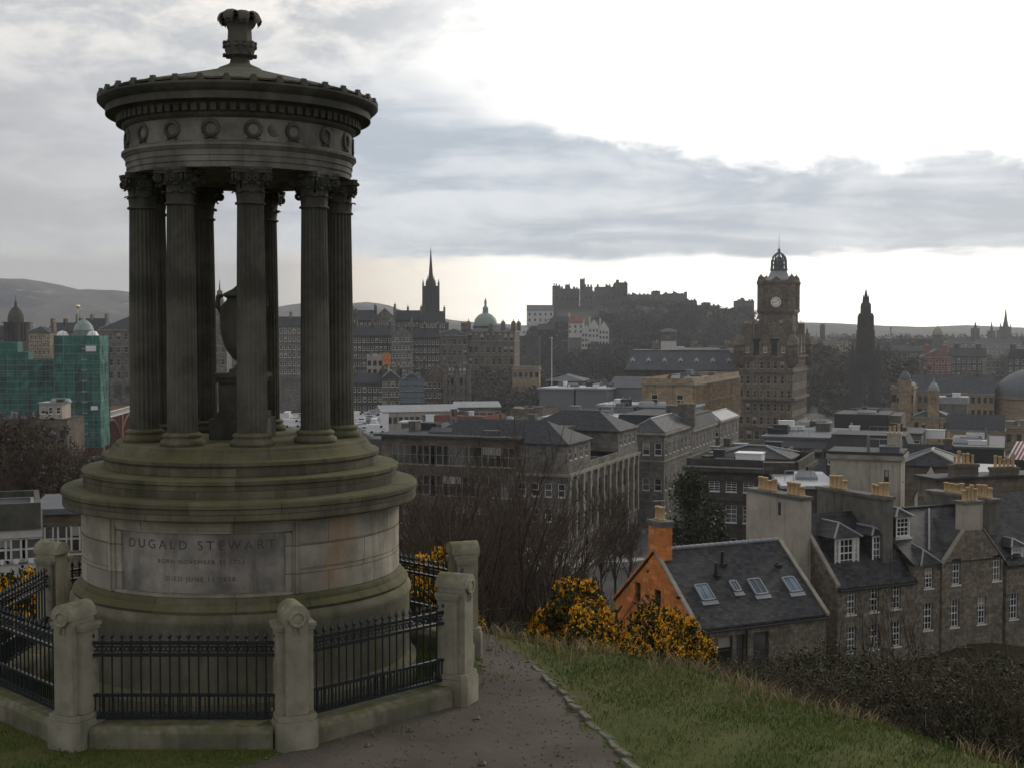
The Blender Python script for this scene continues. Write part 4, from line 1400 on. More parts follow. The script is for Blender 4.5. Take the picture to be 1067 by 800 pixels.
# tower
TW = abs(hit(at(821.5, 330, 412), -ux, 787.5))
tcx, tcy = Wb - TW / 2 - 0.9, TW / 2 + 4
zt = lambda y: zat(y, 416) - zb
tw = thing('hotel_clock_tower', 'tall square clock tower with open crown dome and flagpole rising from the brown hotel', 'clock tower', tuple(O + ux * tcx + uy * tcy + Vector((0, 0, 0))), R(HR))
tw.location.z = zb
h2 = TW / 2
sh = MB()
z_c = zt(327)
sops = [(TW / 2 - 2.2, TW / 2 - 1.0, zt(341), zt(334)), (TW / 2 + 1.0, TW / 2 + 2.2, zt(341), zt(334)), (TW / 2 - 0.6, TW / 2 + 0.6, zt(352), zt(345))]
for P, U in (((-h2, -h2, 0), (1, 0, 0)), ((h2, -h2, 0), (0, 1, 0)), ((h2, h2, 0), (-1, 0, 0)), ((-h2, h2, 0), (0, -1, 0))):
    wall_face(sh, P, U, TW, z_c, sops, 0.35)
for sx in (-1, 1):
    for sy in (-1, 1):
        sh.box(*sorted((sx * (h2 - 1.1), sx * (h2 + 0.25))), *sorted((sy * (h2 - 1.1), sy * (h2 + 0.25))), 0.0, z_c - 0.1)
sh.build('shaft', M['hotel'], tw)
for a, b, c, d in sops:
    for P, U in (((-h2, -h2, 0), (1, 0, 0)), ((h2, -h2, 0), (0, 1, 0))):
        put_window(tw, Vector(P) + Vector(U) * a + Vector((0, 0, c)), U, b - a, d - c, 'stone')
mb = MB()
for z, pj, hh in ((z_c, 0.5, 0.5), (z_c + 0.5, 0.85, 0.6), (zt(296), 0.3, 0.4), (zt(296) + 0.4, 0.6, 0.6)):
    mb.box(-h2 - pj, h2 + pj, -h2 - pj, h2 + pj, z, z + hh)
mb.build('cornice', M['hotel'], tw)
ck = MB()
ck.box(-h2 + 0.1, h2 - 0.1, -h2 + 0.1, h2 - 0.1, z_c + 1.1, zt(296))
for sx in (-1, 1):
    for sy in (-1, 1):
        ck.lathe([(1.15, z_c + 1.1), (1.15, zt(298)), (1.4, zt(296)), (1.4, zt(294)), (1.1, zt(293)), (1.0, zt(290)), (0.5, zt(288)), (0.2, zt(287)), (0.0, zt(285))], 10, c=(sx * (h2 - 0.3), sy * (h2 - 0.3), 0))
for k in range(4):
    rot = Matrix.Rotation(k * math.pi / 2, 3, 'Z')
    for x0 in (-2.9, 2.3):
        for z0, z1 in ((z_c + 1.2, zt(298)),):
            p0 = rot @ Vector((x0 + 0.3, -h2 - 0.0, (z0 + z1) / 2))
            ck.obox(p0, rot @ Vector((0.3, 0, 0)), rot @ Vector((0, 0.25, 0)), (0, 0, (z1 - z0) / 2))
ckp = ck.build('clock_stage', M['hotel'], tw)
cz = zt(315.3)
fc = MB()
fc.lathe([(0.0, 0.06), (1.75, 0.06), (1.75, 0.0)], 32, rot=Matrix.Rotation(R(90), 3, 'X'))
fc_me = fc.mesh('clock_face', plain('opal_clock_dial', (0.85, 0.83, 0.76), 0.4, 0, 0.03))
hb = MB()
hb.torus((0, -0.09, 0), 1.78, 0.10, (1, 0, 0), (0, 0, 1), 32, 6)
hb.torus((0, -0.09, 0), 1.12, 0.04, (1, 0, 0), (0, 0, 1), 32, 4)
for i in range(12):
    a = math.pi / 6 * i
    d = Vector((math.sin(a), 0, math.cos(a)))
    hb.obox(d * 1.42 + Vector((0, -0.09, 0)), d * 0.22, Vector((d.z, 0, -d.x)) * 0.055, (0, 0.02, 0))
for a, l, w in ((R(45), 1.4, 0.06), (R(262), 0.95, 0.09)):
    d = Vector((math.sin(a), 0, math.cos(a)))
    hb.obox(d * (l / 2 - 0.1) + Vector((0, -0.13, 0)), d * (l / 2), Vector((d.z, 0, -d.x)) * w, (0, 0.015, 0))
hb_me = hb.mesh('hands', M['cladblack'])
for k in range(4):
    rot = k * math.pi / 2
    p = Matrix.Rotation(rot, 3, 'Z') @ Vector((0, -h2 + 0.08, cz))
    cf = link('clock_face', fc_me, tw, p, rot)
    link('clock_hand', hb_me, cf)
mb = MB()                                   # gablets above the dials and the slated ogee base
for k in range(4):
    rot = Matrix.Rotation(k * math.pi / 2, 3, 'Z')
    pts = [(-2.6, zt(295.5)), (2.6, zt(295.5)), (1.6, zt(293)), (0, zt(288.5)), (-1.6, zt(293))]
    f = [rot @ Vector((x, -h2 + 0.1, z)) for x, z in pts]
    bk = [rot @ Vector((x, -h2 + 0.9, z)) for x, z in pts]
    mb.add(f + bk, [(0, 1, 2, 3, 4), (9, 8, 7, 6, 5)] + [(i, (i + 1) % 5, 5 + (i + 1) % 5, 5 + i) for i in range(5)])
mb.build('gable', M['hotel'], tw)
mb = MB()
mb.lathe([(4.6, zt(294.5)), (4.1, zt(291)), (3.3, zt(288)), (2.75, zt(284)), (2.6, zt(282))], 8, a0=R(22.5), a1=R(382.5))
mb.build('roof', M['leadpale'], tw)
mb = MB()
mb.lathe([(2.75, zt(282.3)), (2.9, zt(281.6)), (2.9, zt(281)), (2.5, zt(280.6))], 16)
for i in range(8):
    a = R(45 * i)
    pts = [(2.45, 280.8), (2.4, 276), (2.35, 272), (2.0, 268.5), (1.3, 265.5), (0.5, 263.8)]
    mb.tube([(r * math.cos(a), r * math.sin(a), zt(y)) for r, y in pts], [0.26, 0.24, 0.24, 0.22, 0.2, 0.16], 5)
for y, r in ((276.3, 2.4), (272, 2.38)):
    mb.torus((0, 0, zt(y)), r, 0.2, (1, 0, 0), (0, 1, 0), 16, 5)
mb.lathe([(1.5, zt(280.8)), (1.5, zt(273)), (1.1, zt(269)), (0, zt(267))], 10)
mb.lathe([(0.5, zt(264.2)), (0.6, zt(263.2)), (0.35, zt(262.4)), (0.5, zt(260.6)), (0.2, zt(259.5)), (0.1, zt(258.5))], 8)
mb.build('crown', M['lead'], tw)
mb = MB()
mb.tube([(0, 0, zt(258.6)), (0, 0, zt(244))], [0.11, 0.05], 6)
mb.build('flagpole', M['metalpole'], tw)


# ------------------------------------------------------------------ gothic towers
def gothic_monument():
    d = 640
    c = at(901, 425, d)
    zb_ = T(c.x, c.y)
    t = thing('gothic_monument', 'blackened open gothic monument with stacked pinnacles and four corner buttresses', 'monument', (c.x, c.y, zb_), R(-14))
    z = lambda y: zat(y, d) - zb_
    s = d / F                                      # metres per pixel
    mb = MB()
    w = 8.6 * s
    for sx in (-1, 1):
        for sy in (-1, 1):
            x, y = sx * w * 0.78, sy * w * 0.78
            mb.prism([(x + a * 1.5, y + b * 1.5) for a, b in sq], -1, z(370))
            mb.lathe([(1.5, z(370)), (0.9, z(365)), (0.0, z(355))], 6, c=(x, y, 0))
    # four arches between the piers
    for k in range(4):
        rot = Matrix.Rotation(k * math.pi / 2, 3, 'Z')
        prev = None
        for i in range(13):
            a = math.pi * i / 12
            p = (math.cos(a) * 4.2, z(400) + (abs(math.sin(a)) ** 0.8) * 5.0)
            if prev:
                q_ = [(prev[0], prev[1]), (p[0], p[1]), (p[0], z(381)), (prev[0], z(381))]
                f = [rot @ Vector((x, -w * 0.66, zz)) for x, zz in q_]
                bk = [rot @ Vector((x, -w * 0.40, zz)) for x, zz in q_]
                mb.add(f + bk, [(0, 1, 2, 3), (7, 6, 5, 4)] + [(j, (j + 1) % 4, 4 + (j + 1) % 4, 4 + j) for j in range(4)])
            prev = p
    mb.box(-w * 0.7, w * 0.7, -w * 0.7, w * 0.7, z(381), z(378))
    mb.build('arcade', M['gothic'], t)
    mb = MB()
    for sx in (-1, 1):
        for sy in (-1, 1):
            x, y = sx * w * 1.5, sy * w * 1.5
            mb.prism([(x + a * 1.5, y + b * 1.25) for a, b in sq], -1, z(376))
            mb.prism([(x + a * 1.0, y + b * 1.0) for a, b in sq], z(376), z(370))
            for a, b in sq:
                mb.lathe([(0.5, z(378)), (0.42, z(372)), (0, z(364))], 5, c=(x + a * 1.35, y + b * 1.35, 0))
            mb.lathe([(1.1, z(370)), (0.7, z(365)), (0.0, z(356))], 6, c=(x, y, 0))
            mb.tube([(x * 0.95, y * 0.95, z(383)), (x * 0.75, y * 0.75, z(376)), (x * 0.52, y * 0.52, z(372))], [0.7, 0.6, 0.6], 4)
    mb.build('buttress', M['gothic'], t)
    mb = MB()
    lv = [(378, 362, 7.6), (362, 345, 6.9), (345, 330, 6.2), (330, 319, 3.9), (319, 311, 2.3)]
    for y0, y1, hw in lv:
        r = hw * s
        mb.prism([(a * r, b * r) for a, b in sq], z(y0), z(y1) - 0.3)
        mb.prism([(a * r * 1.12, b * r * 1.12) for a, b in sq], z(y1) - 0.3, z(y1) + 0.3)
        for a, b in sq:
            mb.lathe([(0.22 * r + 0.25, z(y0)), (0.2 * r + 0.2, z(y1)), (0.0, z(y1 - 4))], 6, c=(a * r * 1.05, b * r * 1.05, 0))
        for k in range(4):
            rot = Matrix.Rotation(k * math.pi / 2, 3, 'Z')
            f = [rot @ Vector((x * r, -r * 1.02, zz)) for x, zz in ((-0.6, z(y0 - (y0 - y1) * .55)), (0.6, z(y0 - (y0 - y1) * .55)), (0, z(y1 - 3)))]
            bk = [rot @ Vector((x * r, -r * 0.85, zz)) for x, zz in ((-0.6, z(y0 - (y0 - y1) * .55)), (0.6, z(y0 - (y0 - y1) * .55)), (0, z(y1 - 3)))]
            mb.add(f + bk, [(0, 1, 2), (5, 4, 3), (0, 2, 5, 3), (1, 4, 5, 2)])
    mb.build('tower', M['gothic'], t)
    mb = MB()
    mb.lathe([(2.3 * s, z(313)), (1.5 * s, z(308)), (1.6 * s, z(307.5)), (0.7 * s, z(303)), (0, z(300.5))], 8)
    mb.build('spire', M['gothic'], t)
    mb = MB()
    wst = 7
    for k in range(4):
        mb.prism([(a * (w * 1.9 - k * 1.0), b * (w * 1.9 - k * 1.0)) for a, b in sq], -1.5 + k * 0.5, -1.0 + k * 0.5)
    mb.build('plinth', M['gothic'], t)


gothic_monument()


def church_spire(label, px, y_tip, y_spire, y_base, hw, d, mat='black', name='church_spire', n=8, rot=20, slim=0.86):
    c = at(px, y_base, d)
    zb_ = min(T(c.x, c.y), c.z) - 1
    t = thing(name, label, 'church tower', (c.x, c.y, zb_), R(rot))
    z = lambda y: zat(y, d) - zb_
    s = d / F * hw
    mb = MB()
    ops = [(s * 0.55, s * 0.8, z(y_spire) - (z(y_spire) - z(y_base)) * .65, z(y_spire) - 1.5), (s * 1.2, s * 1.45, z(y_spire) - (z(y_spire) - z(y_base)) * .65, z(y_spire) - 1.5)]
    for P, U in (((-s, -s, 0), (1, 0, 0)), ((s, -s, 0), (0, 1, 0)), ((s, s, 0), (-1, 0, 0)), ((-s, s, 0), (0, -1, 0))):
        wall_face(mb, P, U, 2 * s, z(y_spire), ops, 0.6)
        wall_face(mb, Vector(P) * 0.8 + Vector((0, 0, 0)), U, 1.6 * s, z(y_spire) - .2, [])
    mb.prism([(a * s * 1.08, b * s * 1.08) for a, b in sq], z(y_spire), z(y_spire) + 0.5)
    mb.build('tower', M[mat], t)
    pm = MB()
    ht = z(y_tip) - z(y_spire)
    pm.lathe([(0.16 * s, z(y_base)), (0.15 * s, z(y_spire) + 0.05 * ht), (0.18 * s, z(y_spire) + 0.06 * ht), (0, z(y_spire) + 0.20 * ht)], 6)
    pme = pm.mesh('pinnacle', M[mat])
    for a, b in sq:
        link('pinnacle', pme, t, (a * s, b * s, 0))
    mb = MB()
    mb.lathe([(s * slim, z(y_spire) + 0.3), (s * slim * .72, z(y_spire) + ht * 0.18), (s * slim * .66, z(y_spire) + ht * 0.24), (s * slim * .54, z(y_spire) + ht * 0.32), (s * slim * .34, z(y_spire) + ht * 0.58), (s * slim * .12, z(y_spire) + ht * 0.88), (0.0, z(y_tip))], n)
    for k in range(4):
        a = math.pi / 2 * k
        dv = Vector((math.cos(a), math.sin(a), 0))
        mb.lathe([(0.12 * s, z(y_spire)), (0.10 * s, z(y_spire) + 0.16 * ht), (0, z(y_spire) + 0.30 * ht)], 5, c=tuple(dv * s * slim * 0.85))
    mb.build('spire', M[mat], t)
    return t


church_spire('black gothic church spire standing tallest on the old town ridge', 449, 257, 299, 328, 6.5, 820, 'black', slim=0.62)
church_spire('right and tallest of the cluster of cathedral spires on the far skyline', 1047.5, 320, 341, 358, 3.6, 1500, 'soot')
church_spire('shorter left twin of the cathedral spires on the far skyline', 1042.5, 336, 345, 358, 2.6, 1480, 'soot')
church_spire('slim lone spire left of the cathedral on the far skyline', 1033, 334, 346, 358, 2.6, 1400, 'soot')
church_spire('stubby clock steeple left of the slim lone spire on the skyline', 1016, 334.5, 343, 358, 2.8, 1350, 'soot')


def domed_tower(label, px, y_top, y_dome, y_base, hw, d, wall='soot', roof='lead', name='domed_tower', spike=0.25, bell=True, rot=-15):
    c = at(px, y_base, d)
    zb_ = min(T(c.x, c.y), c.z) - 1
    t = thing(name, label, 'tower', (c.x, c.y, zb_), R(rot))
    z = lambda y: zat(y, d) - zb_
    s = d / F * hw
    mb = MB()
    hh = z(y_dome)
    ops = [(s * 0.5, s * 0.85, hh - min(hh * .5, 2.2 * s), hh - 0.7), (s * 1.15, s * 1.5, hh - min(hh * .5, 2.2 * s), hh - 0.7)] if bell else []
    for P, U in (((-s, -s, 0), (1, 0, 0)), ((s, -s, 0), (0, 1, 0)), ((s, s, 0), (-1, 0, 0)), ((-s, s, 0), (0, -1, 0))):
        wall_face(mb, P, U, 2 * s, hh, ops, 0.4)
        wall_face(mb, Vector(P) * 0.8, U, 1.6 * s, hh - .1, [])
    mb.prism([(a * s * 1.12, b * s * 1.12) for a, b in sq], hh, hh + 0.5)
    mb.build('tower', M[wall], t)
    mb = MB()
    ht = z(y_top) - hh
    k = 1 - spike
    mb.lathe([(s * 0.95, hh + 0.5), (s * 0.98, hh + ht * k * .25), (s * 0.86, hh + ht * k * .55), (s * 0.5, hh + ht * k * .85), (s * 0.2, hh + ht * k * .97), (s * 0.16, hh + ht * (k + .02)), (s * 0.16, hh + ht * (k + spike * .3)), (s * .05, hh + ht * (k + spike * .4)), (0, z(y_top))], 16)
    mb.build('dome', M[roof], t, 50)
    return t


domed_tower('dark tower with egg shaped dome and thin mast, left edge behind the netting', 17, 306, 337, 362, 8.5, 520, 'black', 'soot', spike=0.42)
domed_tower('pale domed church lantern on the far skyline beyond the shops', 977, 339, 350, 362, 5.5, 1000, 'grey', 'trim', spike=0.15)
domed_tower('small stone cupola with clock, lead cap and gilt vane on the low gabled roof', 972.5, 390, 408, 432, 5.5, 395, 'gold', 'leadpale', spike=0.45)
domed_tower('round capped corner pavilion of the long slate roofed archive block', 943, 386, 397.5, 404, 6.3, 452, 'gold', 'lead', spike=0.08, bell=False)
# the bank with its green dome on the ridge
bank = block('bank_headquarters', 'broad domed bank with tiered arcaded front on the ridge left of the castle', 536, 345, 640, 487, 26, 'brown', 'hip', 3.5, 'lead', rot=-6, courses=(5.0, 12.0),
             bands=[('f', 8, 1.8, 3.0, 2.0, 5.8, 5, 'stone'), ('f', 8, 0.9, 1.4, 0.4, 5.8, 1, 'far')])
W_, L_, H_ = dims(bank)
mb = MB()
mb.lathe([(5.4, -3.0), (5.4, 0.6), (5.7, 0.8), (5.7, 1.3)], 16)
mb.lathe([(5.2, 1.3), (5.2, 2.2), (4.6, 4.6), (3.0, 6.4), (1.3, 7.2), (1.2, 9.2), (1.4, 9.4), (0.7, 10.2), (0.45, 11.2), (0.6, 12.3), (0.3, 13.2), (0.0, 14.4)], 16, mi=1)
dmo = mb.build('dome', [M['brown'], M['copper']], bank, 40, (W_ * 0.33, L_ * 0.4, H_ + 1.0))
dmo.scale = (1.15, 1.15, 1.1)
mb = MB()
mb.box(-1.8, 1.8, -1.8, 1.8, 0, 6)
mb.lathe([(2.2, 6), (2.0, 7.0), (1.2, 8.6), (0.3, 9.2), (0.2, 10.5), (0.0, 11.5)], 8)
tq = mb.mesh('turret', M['brown'])
for x, y in ((0.5, 0.5), (W_ - 0.5, 0.5), (W_ * .5, 0), (W_ * 0.75, 2), (W_ - .5, L_)):
    o = link('turret', tq, bank, (x, y, H_))
    o.scale = (0.6, 0.6, 0.42 if x in (W_ * .5,) else 0.55)
block('bank_wing', 'lower arcaded wing left of the domed bank on the slope', 487, 349, 640, 455, 20, 'brown', 'hip', 3, 'slate', rot=-6, courses=(5,), bands=[('f', 6, 1.7, 2.8, 2.0, 5.6, 4, 'stone')], chims=[(.2, .5, 3, 1, 6, 5), (.8, .5, 3, 1, 6, 5)])

# ------------------------------------------------------------------ old town tenements along the ridge
OT = [  # label, xl, xr, y_eaves, d, wall, roof, rh, storeys, cols, rot
    ('sooty tenement with steep slate roof at far left behind the netting', -28, 6, 352, 560, 'soot', 'gable_x', 5, 5, 6, 0),
    ('lit gold fronted block showing just above the netted building', 26, 52, 347, 600, 'gold', 'hip', 3, 5, 6, 0),
    ('dark low tenement between the gold block and the gilt ball mast', 50, 78, 345, 640, 'soot', 'gable_x', 4, 4, 6, 0),
    ('sooty gabled tenement to the right of the gilt ball mast', 76, 108, 343, 620, 'grey', 'gable_x', 5, 5, 6, 0),
    ('grey six storey tenement between the front and right hand columns', 286, 318, 340, 560, 'grey', 'gable_x', 4, 6, 7, 5),
    ('broad grey tenement almost hidden behind the front middle column', 232, 287, 341, 610, 'grey', 'gable_x', 4, 6, 11, 5),
    ('tall sooty tenement hidden mostly by the right hand columns', 316, 372, 338, 600, 'soot', 'gable_x', 5, 7, 10, 5),
    ('blackened tenement just right of the monument columns on the ridge', 366, 392, 334, 640, 'soot', 'gable_x', 5, 8, 6, 4),
    ('grey gable ended tenement third along the ridge from the columns', 390, 412, 332, 650, 'grey', 'gable_y', 5, 8, 5, 4),
    ('wide sooty tenement with many chimneys left of the black spire', 410, 440, 334, 660, 'soot', 'gable_x', 5, 8, 8, 4),
    ('brown tenement under the black spire with crowstep roof', 438, 464, 335, 650, 'brown', 'gable_x', 5, 7, 7, 4),
    ('pale tall narrow tenement lower on the slope below the ridge', 408, 430, 349, 560, 'grey', 'gable_y', 4, 7, 6, 6),
    ('sooty broad tenement beside the pale narrow one on the slope', 428, 458, 352, 570, 'soot', 'gable_x', 4, 6, 7, 6),
    ('dark slope side tenement right of the columns, below the ridge', 368, 408, 350, 575, 'soot', 'gable_x', 4, 6, 9, 6),
]
for lb, xl, xr, y, d, wl_, rf_, rh_, st_, co, rt in OT:
    block('tenement', lb, xr, y, d, xl, 13, wl_, rf_, rh_, 'slate', rot=rt, corner='R', bands=[('f', co, 1.1, 1.9, 1.2, 3.5, st_, 'far')],
          chims=[(.03, .5, 1.0, 3.6, rh_ + 2.0, 5), (.97, .5, 1.0, 3.6, rh_ + 2.2, 5)] + ([(.5, .5, 1.0, 3.6, rh_ + 2, 4)] if xr - xl > 26 else []), group=None, cornice=False)
# the big hotel by the bridge, seen left of and between the columns
nb = block('bridge_hotel', 'tall grey hotel with arcaded ground floor by the bridge, left of the columns', 236, 343, 430, 104, 22, 'grey', 'hip', 5, 'slate', rot=8, corner='R', courses=(6, 17),
           bands=[('f', 17, 1.3, 2.2, 1.4, 4.2, 4, 'stone'), ('f', 11, 2.4, 4.2, 18.0, 6, 1, 'blank')])
W_, L_, H_ = dims(nb)
mb = MB()
mb.box(-2.0, 2.0, -2.0, 2.0, -4, 5)
mb.lathe([(2.5, 5), (2.4, 6), (1.0, 11), (0.9, 12.5), (0.3, 13), (0.0, 17)], 8)
for a, b in sq:
    mb.lathe([(0.5, 4), (0.5, 6.5), (0, 9.5)], 6, c=(a * 1.9, b * 1.9, 0))
tq2 = mb.mesh('turret', M['grey'])
for x in (W_ * 0.945,):
    link('turret', tq2, nb, (x, 1.5, H_))
# lower row by the station
block('buff_block', 'buff rendered house with bright orange chimney end below the ridge tenements', 405, 371.5, 480, 382, 9, 'cream', 'flat', 0.4, 'felt', rot=4, corner='R', cornice=False, bands=[('f', 4, 1.3, 1.8, 1.6, 3.2, 3, 'dark')])
tq = thing('chimney_block', 'orange red brick chimney block on the buff rendered house', 'chimney', tuple(at(399, 376, 476)), R(4))
mb = MB()
mb.box(0, 2.6, 0, 4, -1.5, 2.4)
mb.build('stack', M['orange'], tq)
for i in range(4):
    link('chimney_pot', pot_mesh(), tq, (0.4 + i * 0.6, 1, 2.4))
OT2 = [
    ('sooty station side tenement nearest the right hand columns', 366, 399, 399, 440, 'soot', 'gable_x', 3, 4, 6),
    ('brown five storey tenement left of the blue scaffolding', 398, 416, 394, 440, 'brown', 'hip', 2.5, 5, 4),
    ('grey tenement wrapped on its front by blue scaffolding', 416, 442, 398, 445, 'soot', 'hip', 3, 4, 5),
    ('gabled tenement with white finial right of the blue scaffolding', 441, 465, 395, 442, 'brown', 'gable_y', 5, 4, 5),
]
for lb, xl, xr, y, d, wl_, rf_, rh_, st_, co in OT2:
    block('tenement', lb, xr, y, d, xl, 12, wl_, rf_, rh_, 'slate', rot=5, corner='R', bands=[('f', co, 1.1, 1.8, 1.2, 3.3, st_, 'far')], cornice=False,
          chims=[(.05, .5, .9, 3, rh_ + 1.6, 4), (.95, .5, .9, 3, rh_ + 1.6, 4)])
cz_ = block('castellated_block', 'tall pale castellated office with battlements and corner turrets above the station', 488, 389, 436, 464, 14, 'grey', 'flat', 0.8, 'felt', rot=5, corner='R', bands=[('f', 5, 1.0, 2.0, 1.6, 3.6, 4, 'dark')])
W_, L_, H_ = dims(cz_)
mb = MB()
for i in range(7):
    x = W_ * i / 6.5
    mb.box(x, x + W_ / 13, -0.05, 0.35, H_ + 0.81, H_ + 1.7)
mb.build('battlement', M['white'], cz_)
mb = MB()
mb.lathe([(0.9, 0), (0.9, H_ + 2), (1.2, H_ + 2.2), (1.2, H_ + 3.0), (0.8, H_ + 3.0)], 10)
tq3 = mb.mesh('turret', M['grey'])
for x in (0, W_ / 2, W_):
    link('turret', tq3, cz_, (x, 0, 0))
# blue scaffold on the tenement
c = at(416, 422, 437)
sc = thing('scaffolding', 'blue sheeted scaffolding on the tenement front below the ridge', 'scaffolding', tuple(c), R(5))
M['bluenet'] = plain('blue_grey_sheeting', (0.14, 0.18, 0.22), 0.7, 0, 0.3, 0.5)
mb, pb = MB(), MB()
ws = 8.4
for j in range(5):
    mb.box(0, ws, -0.9, -0.8, j * 2.0 - 1, j * 2.0 + 0.35)
    pb.box(-0.2, ws + 0.2, -1.3, -0.91, j * 2.0 + 0.9, j * 2.0 + 1.0)
for i in range(6):
    pb.tube([(ws * i / 5, -1.1, -3), (ws * i / 5, -1.1, 9)], 0.06, 5)
mb.build('sheeting', M['bluenet'], sc)
pb.build('frame', M['metalpole'], sc)

# ------------------------------------------------------------------ the castle on its rock
D = 1180
rock_mat = stone('castle_crag', (0.034, 0.032, 0.024), (0.024, 0.023, 0.018), (0.015, 0.015, 0.013), 0.08, soot_amt=0.5, bump=1.0)


M['castle'] = stone('castle_stone', (0.150, 0.135, 0.115), (0.095, 0.087, 0.075), (0.040, 0.037, 0.033), 0.12, soot_amt=0.6, streak=0.5)


def castle_part(t, xl, xr, yt, yb, d, dep, mat='soot', cren=0.0, wins=0, name='curtain_wall'):
    a, b = at(xl, yt, d), at(xr, yt, d)
    zb_ = zat(yb, d)
    W, H = b.x - a.x, a.z - zb_
    mb = MB()
    ops = []
    for j in range(2 if wins else 0):
        for i in range(wins):
            u = W * (i + 0.5) / wins
            ops.append((u - 0.8, u + 0.8, H * (0.72 - 0.32 * j), H * (0.72 - 0.32 * j) + 2.4))
    wall_face(mb, (0, 0, 0), (1, 0, 0), W, H, ops, 0.6)
    wall_face(mb, (W, 0, 0), (0, 1, 0), dep, H, [])
    wall_face(mb, (0, dep, 0), (0, -1, 0), dep, H, [])
    wall_face(mb, (W, dep, 0), (-1, 0, 0), W, H, [])
    mb.quad((0, 0, H - .4), (W, 0, H - .4), (W, dep, H - .4), (0, dep, H - .4))
    for o_ in ops:
        mb.quad((o_[0], 0.55, o_[2]), (o_[1], 0.55, o_[2]), (o_[1], 0.55, o_[3]), (o_[0], 0.55, o_[3]), 1)
    if cren:
        n_ = max(3, int(W / 3.4))
        for i in range(n_):
            x = W * (i + rng.uniform(0.1, 0.4)) / n_
            if rng.random() < 0.78:
                mb.box(x, x + W / n_ * rng.uniform(0.35, 0.6), -0.1, 1.1, H + 0.002, H + cren * rng.uniform(0.5, 1.15))
    for i in range(int(W / 14)):                     # roofs and chimneys behind the parapet
        x, w_ = rng.uniform(0.05, 0.75) * W, rng.uniform(3, 7)
        mb.add([(x, 3, H - .4), (x + w_, 3, H - .4), (x + w_, dep - 1, H - .4), (x, dep - 1, H - .4), (x + w_ * .5, 3, H + rng.uniform(.8, 2.4)), (x + w_ * .5, dep - 1, H + 1.6)], [(0, 1, 4), (1, 2, 5, 4), (2, 3, 5), (3, 0, 4, 5)])
        x = rng.uniform(0.05, 0.9) * W
        mb.box(x, x + 1.3, 4, 5.5, H - .4, H + rng.uniform(1.2, 3.0))
    p = a - t.location
    return mb.build(name, [M[mat], M['glass']], t, None, (p.x, p.y, zb_ - t.location.z))


ca = at(640, 345, D)
castle = thing('hilltop_castle', 'long battlemented castle along the top of the dark crag', 'castle', (ca.x, ca.y, 0))
for i in range(1):
    castle_part(castle, 576, 584, 298, 345, D, 16, 'castle', 2.2, 1, 'half_moon_tower')
    castle_part(castle, 583.5, 604, 301, 345, D + 6, 24, 'castle', 2.0, 4, 'palace_block')
    castle_part(castle, 589, 594, 297, 305, D + 12, 6, 'castle', 1.2, 0, 'turret')
    castle_part(castle, 604.5, 609.5, 291, 330, D + 4, 6, 'castle', 1.4, 1, 'clock_turret')
    castle_part(castle, 608, 617.5, 299, 345, D + 7, 20, 'castle', 2.0, 2, 'palace_block')
    castle_part(castle, 617, 622, 304, 345, D + 5, 12, 'castle', 1.4, 0, 'curtain_wall')
    castle_part(castle, 621, 642, 299, 345, D + 8, 26, 'castle', 2.0, 4, 'great_hall')
    castle_part(castle, 641, 654, 294.5, 345, D + 3, 20, 'soot', 2.2, 2, 'keep_tower')
    castle_part(castle, 643, 645, 292, 296, D + 6, 4, 'soot', 0.8, 0, 'turret')
    castle_part(castle, 653.5, 716, 307, 350, D + 14, 14, 'castle', 1.6, 0, 'curtain_wall')
    castle_part(castle, 680, 688, 303.5, 312, D + 20, 12, 'castle', 1.0, 1, 'barrack_block')
    castle_part(castle, 692, 712, 306.0, 318, D + 22, 14, 'castle', 0.0, 6, 'barrack_block')
    castle_part(castle, 713, 716, 304.5, 318, D + 10, 5, 'castle', 1.0, 0, 'turret')
    castle_part(castle, 715.5, 726, 313, 345, D + 10, 10, 'castle', 1.6, 0, 'curtain_wall')
    castle_part(castle, 725.5, 750, 318.5, 345, D + 6, 10, 'castle', 1.6, 0, 'curtain_wall')
    castle_part(castle, 732, 740, 315.5, 325, D + 16, 10, 'castle', 0.8, 2, 'store_house')
    castle_part(castle, 750, 770, 322, 345, D + 2, 10, 'castle', 1.4, 0, 'curtain_wall')
    castle_part(castle, 767, 786, 313.5, 345, D - 4, 14, 'castle', 1.8, 3, 'gatehouse')
    castle_part(castle, 772, 775, 311, 316, D - 2, 5, 'castle', 1.0, 0, 'turret')


def crag(name, profile, d0, depth, seed, mat):
    """A hill of real depth: ridge heights given by pixel columns, sloping down to the front and the back."""
    xs = np.linspace(profile[0][0], profile[-1][0], 90)
    ys = np.interp(xs, [p[0] for p in profile], [p[1] for p in profile])
    rws = 26
    vs, fs = [], []
    for j in range(rws):
        t = j / (rws - 1)
        dd = d0 + (t - 0.55) * depth
        for px, py in zip(xs, ys):
            top = zat(py, d0)
            k = math.sin(min(1, t / 0.55) * math.pi / 2) ** 1.15 if t < 0.55 else math.cos((t - 0.55) / 0.45 * math.pi / 2) ** 0.8
            x = xat(px, d0) * (1 + 0.10 * (t - 0.55) * depth / d0)
            bz = -34
            nz = mnoise.fractal(Vector((x * 0.018 + seed, dd * 0.018, 0)), 0.9, 2.1, 5) * 0.09 * (top - bz) * (0.25 + 1.5 * k * (1 - k) * 1.4)
            vs.append((x, dd, bz + (top - bz) * k + nz))
    n_ = len(xs)
    fs = [(j * n_ + i, j * n_ + i + 1, (j + 1) * n_ + i + 1, (j + 1) * n_ + i) for j in range(rws - 1) for i in range(n_ - 1)]
    me = bpy.data.meshes.new(name)
    me.from_pydata(vs, [], fs)
    me.materials.append(mat)
    me.polygons.foreach_set('use_smooth', [True] * len(fs))
    return tag(link(name, me), kind='structure')


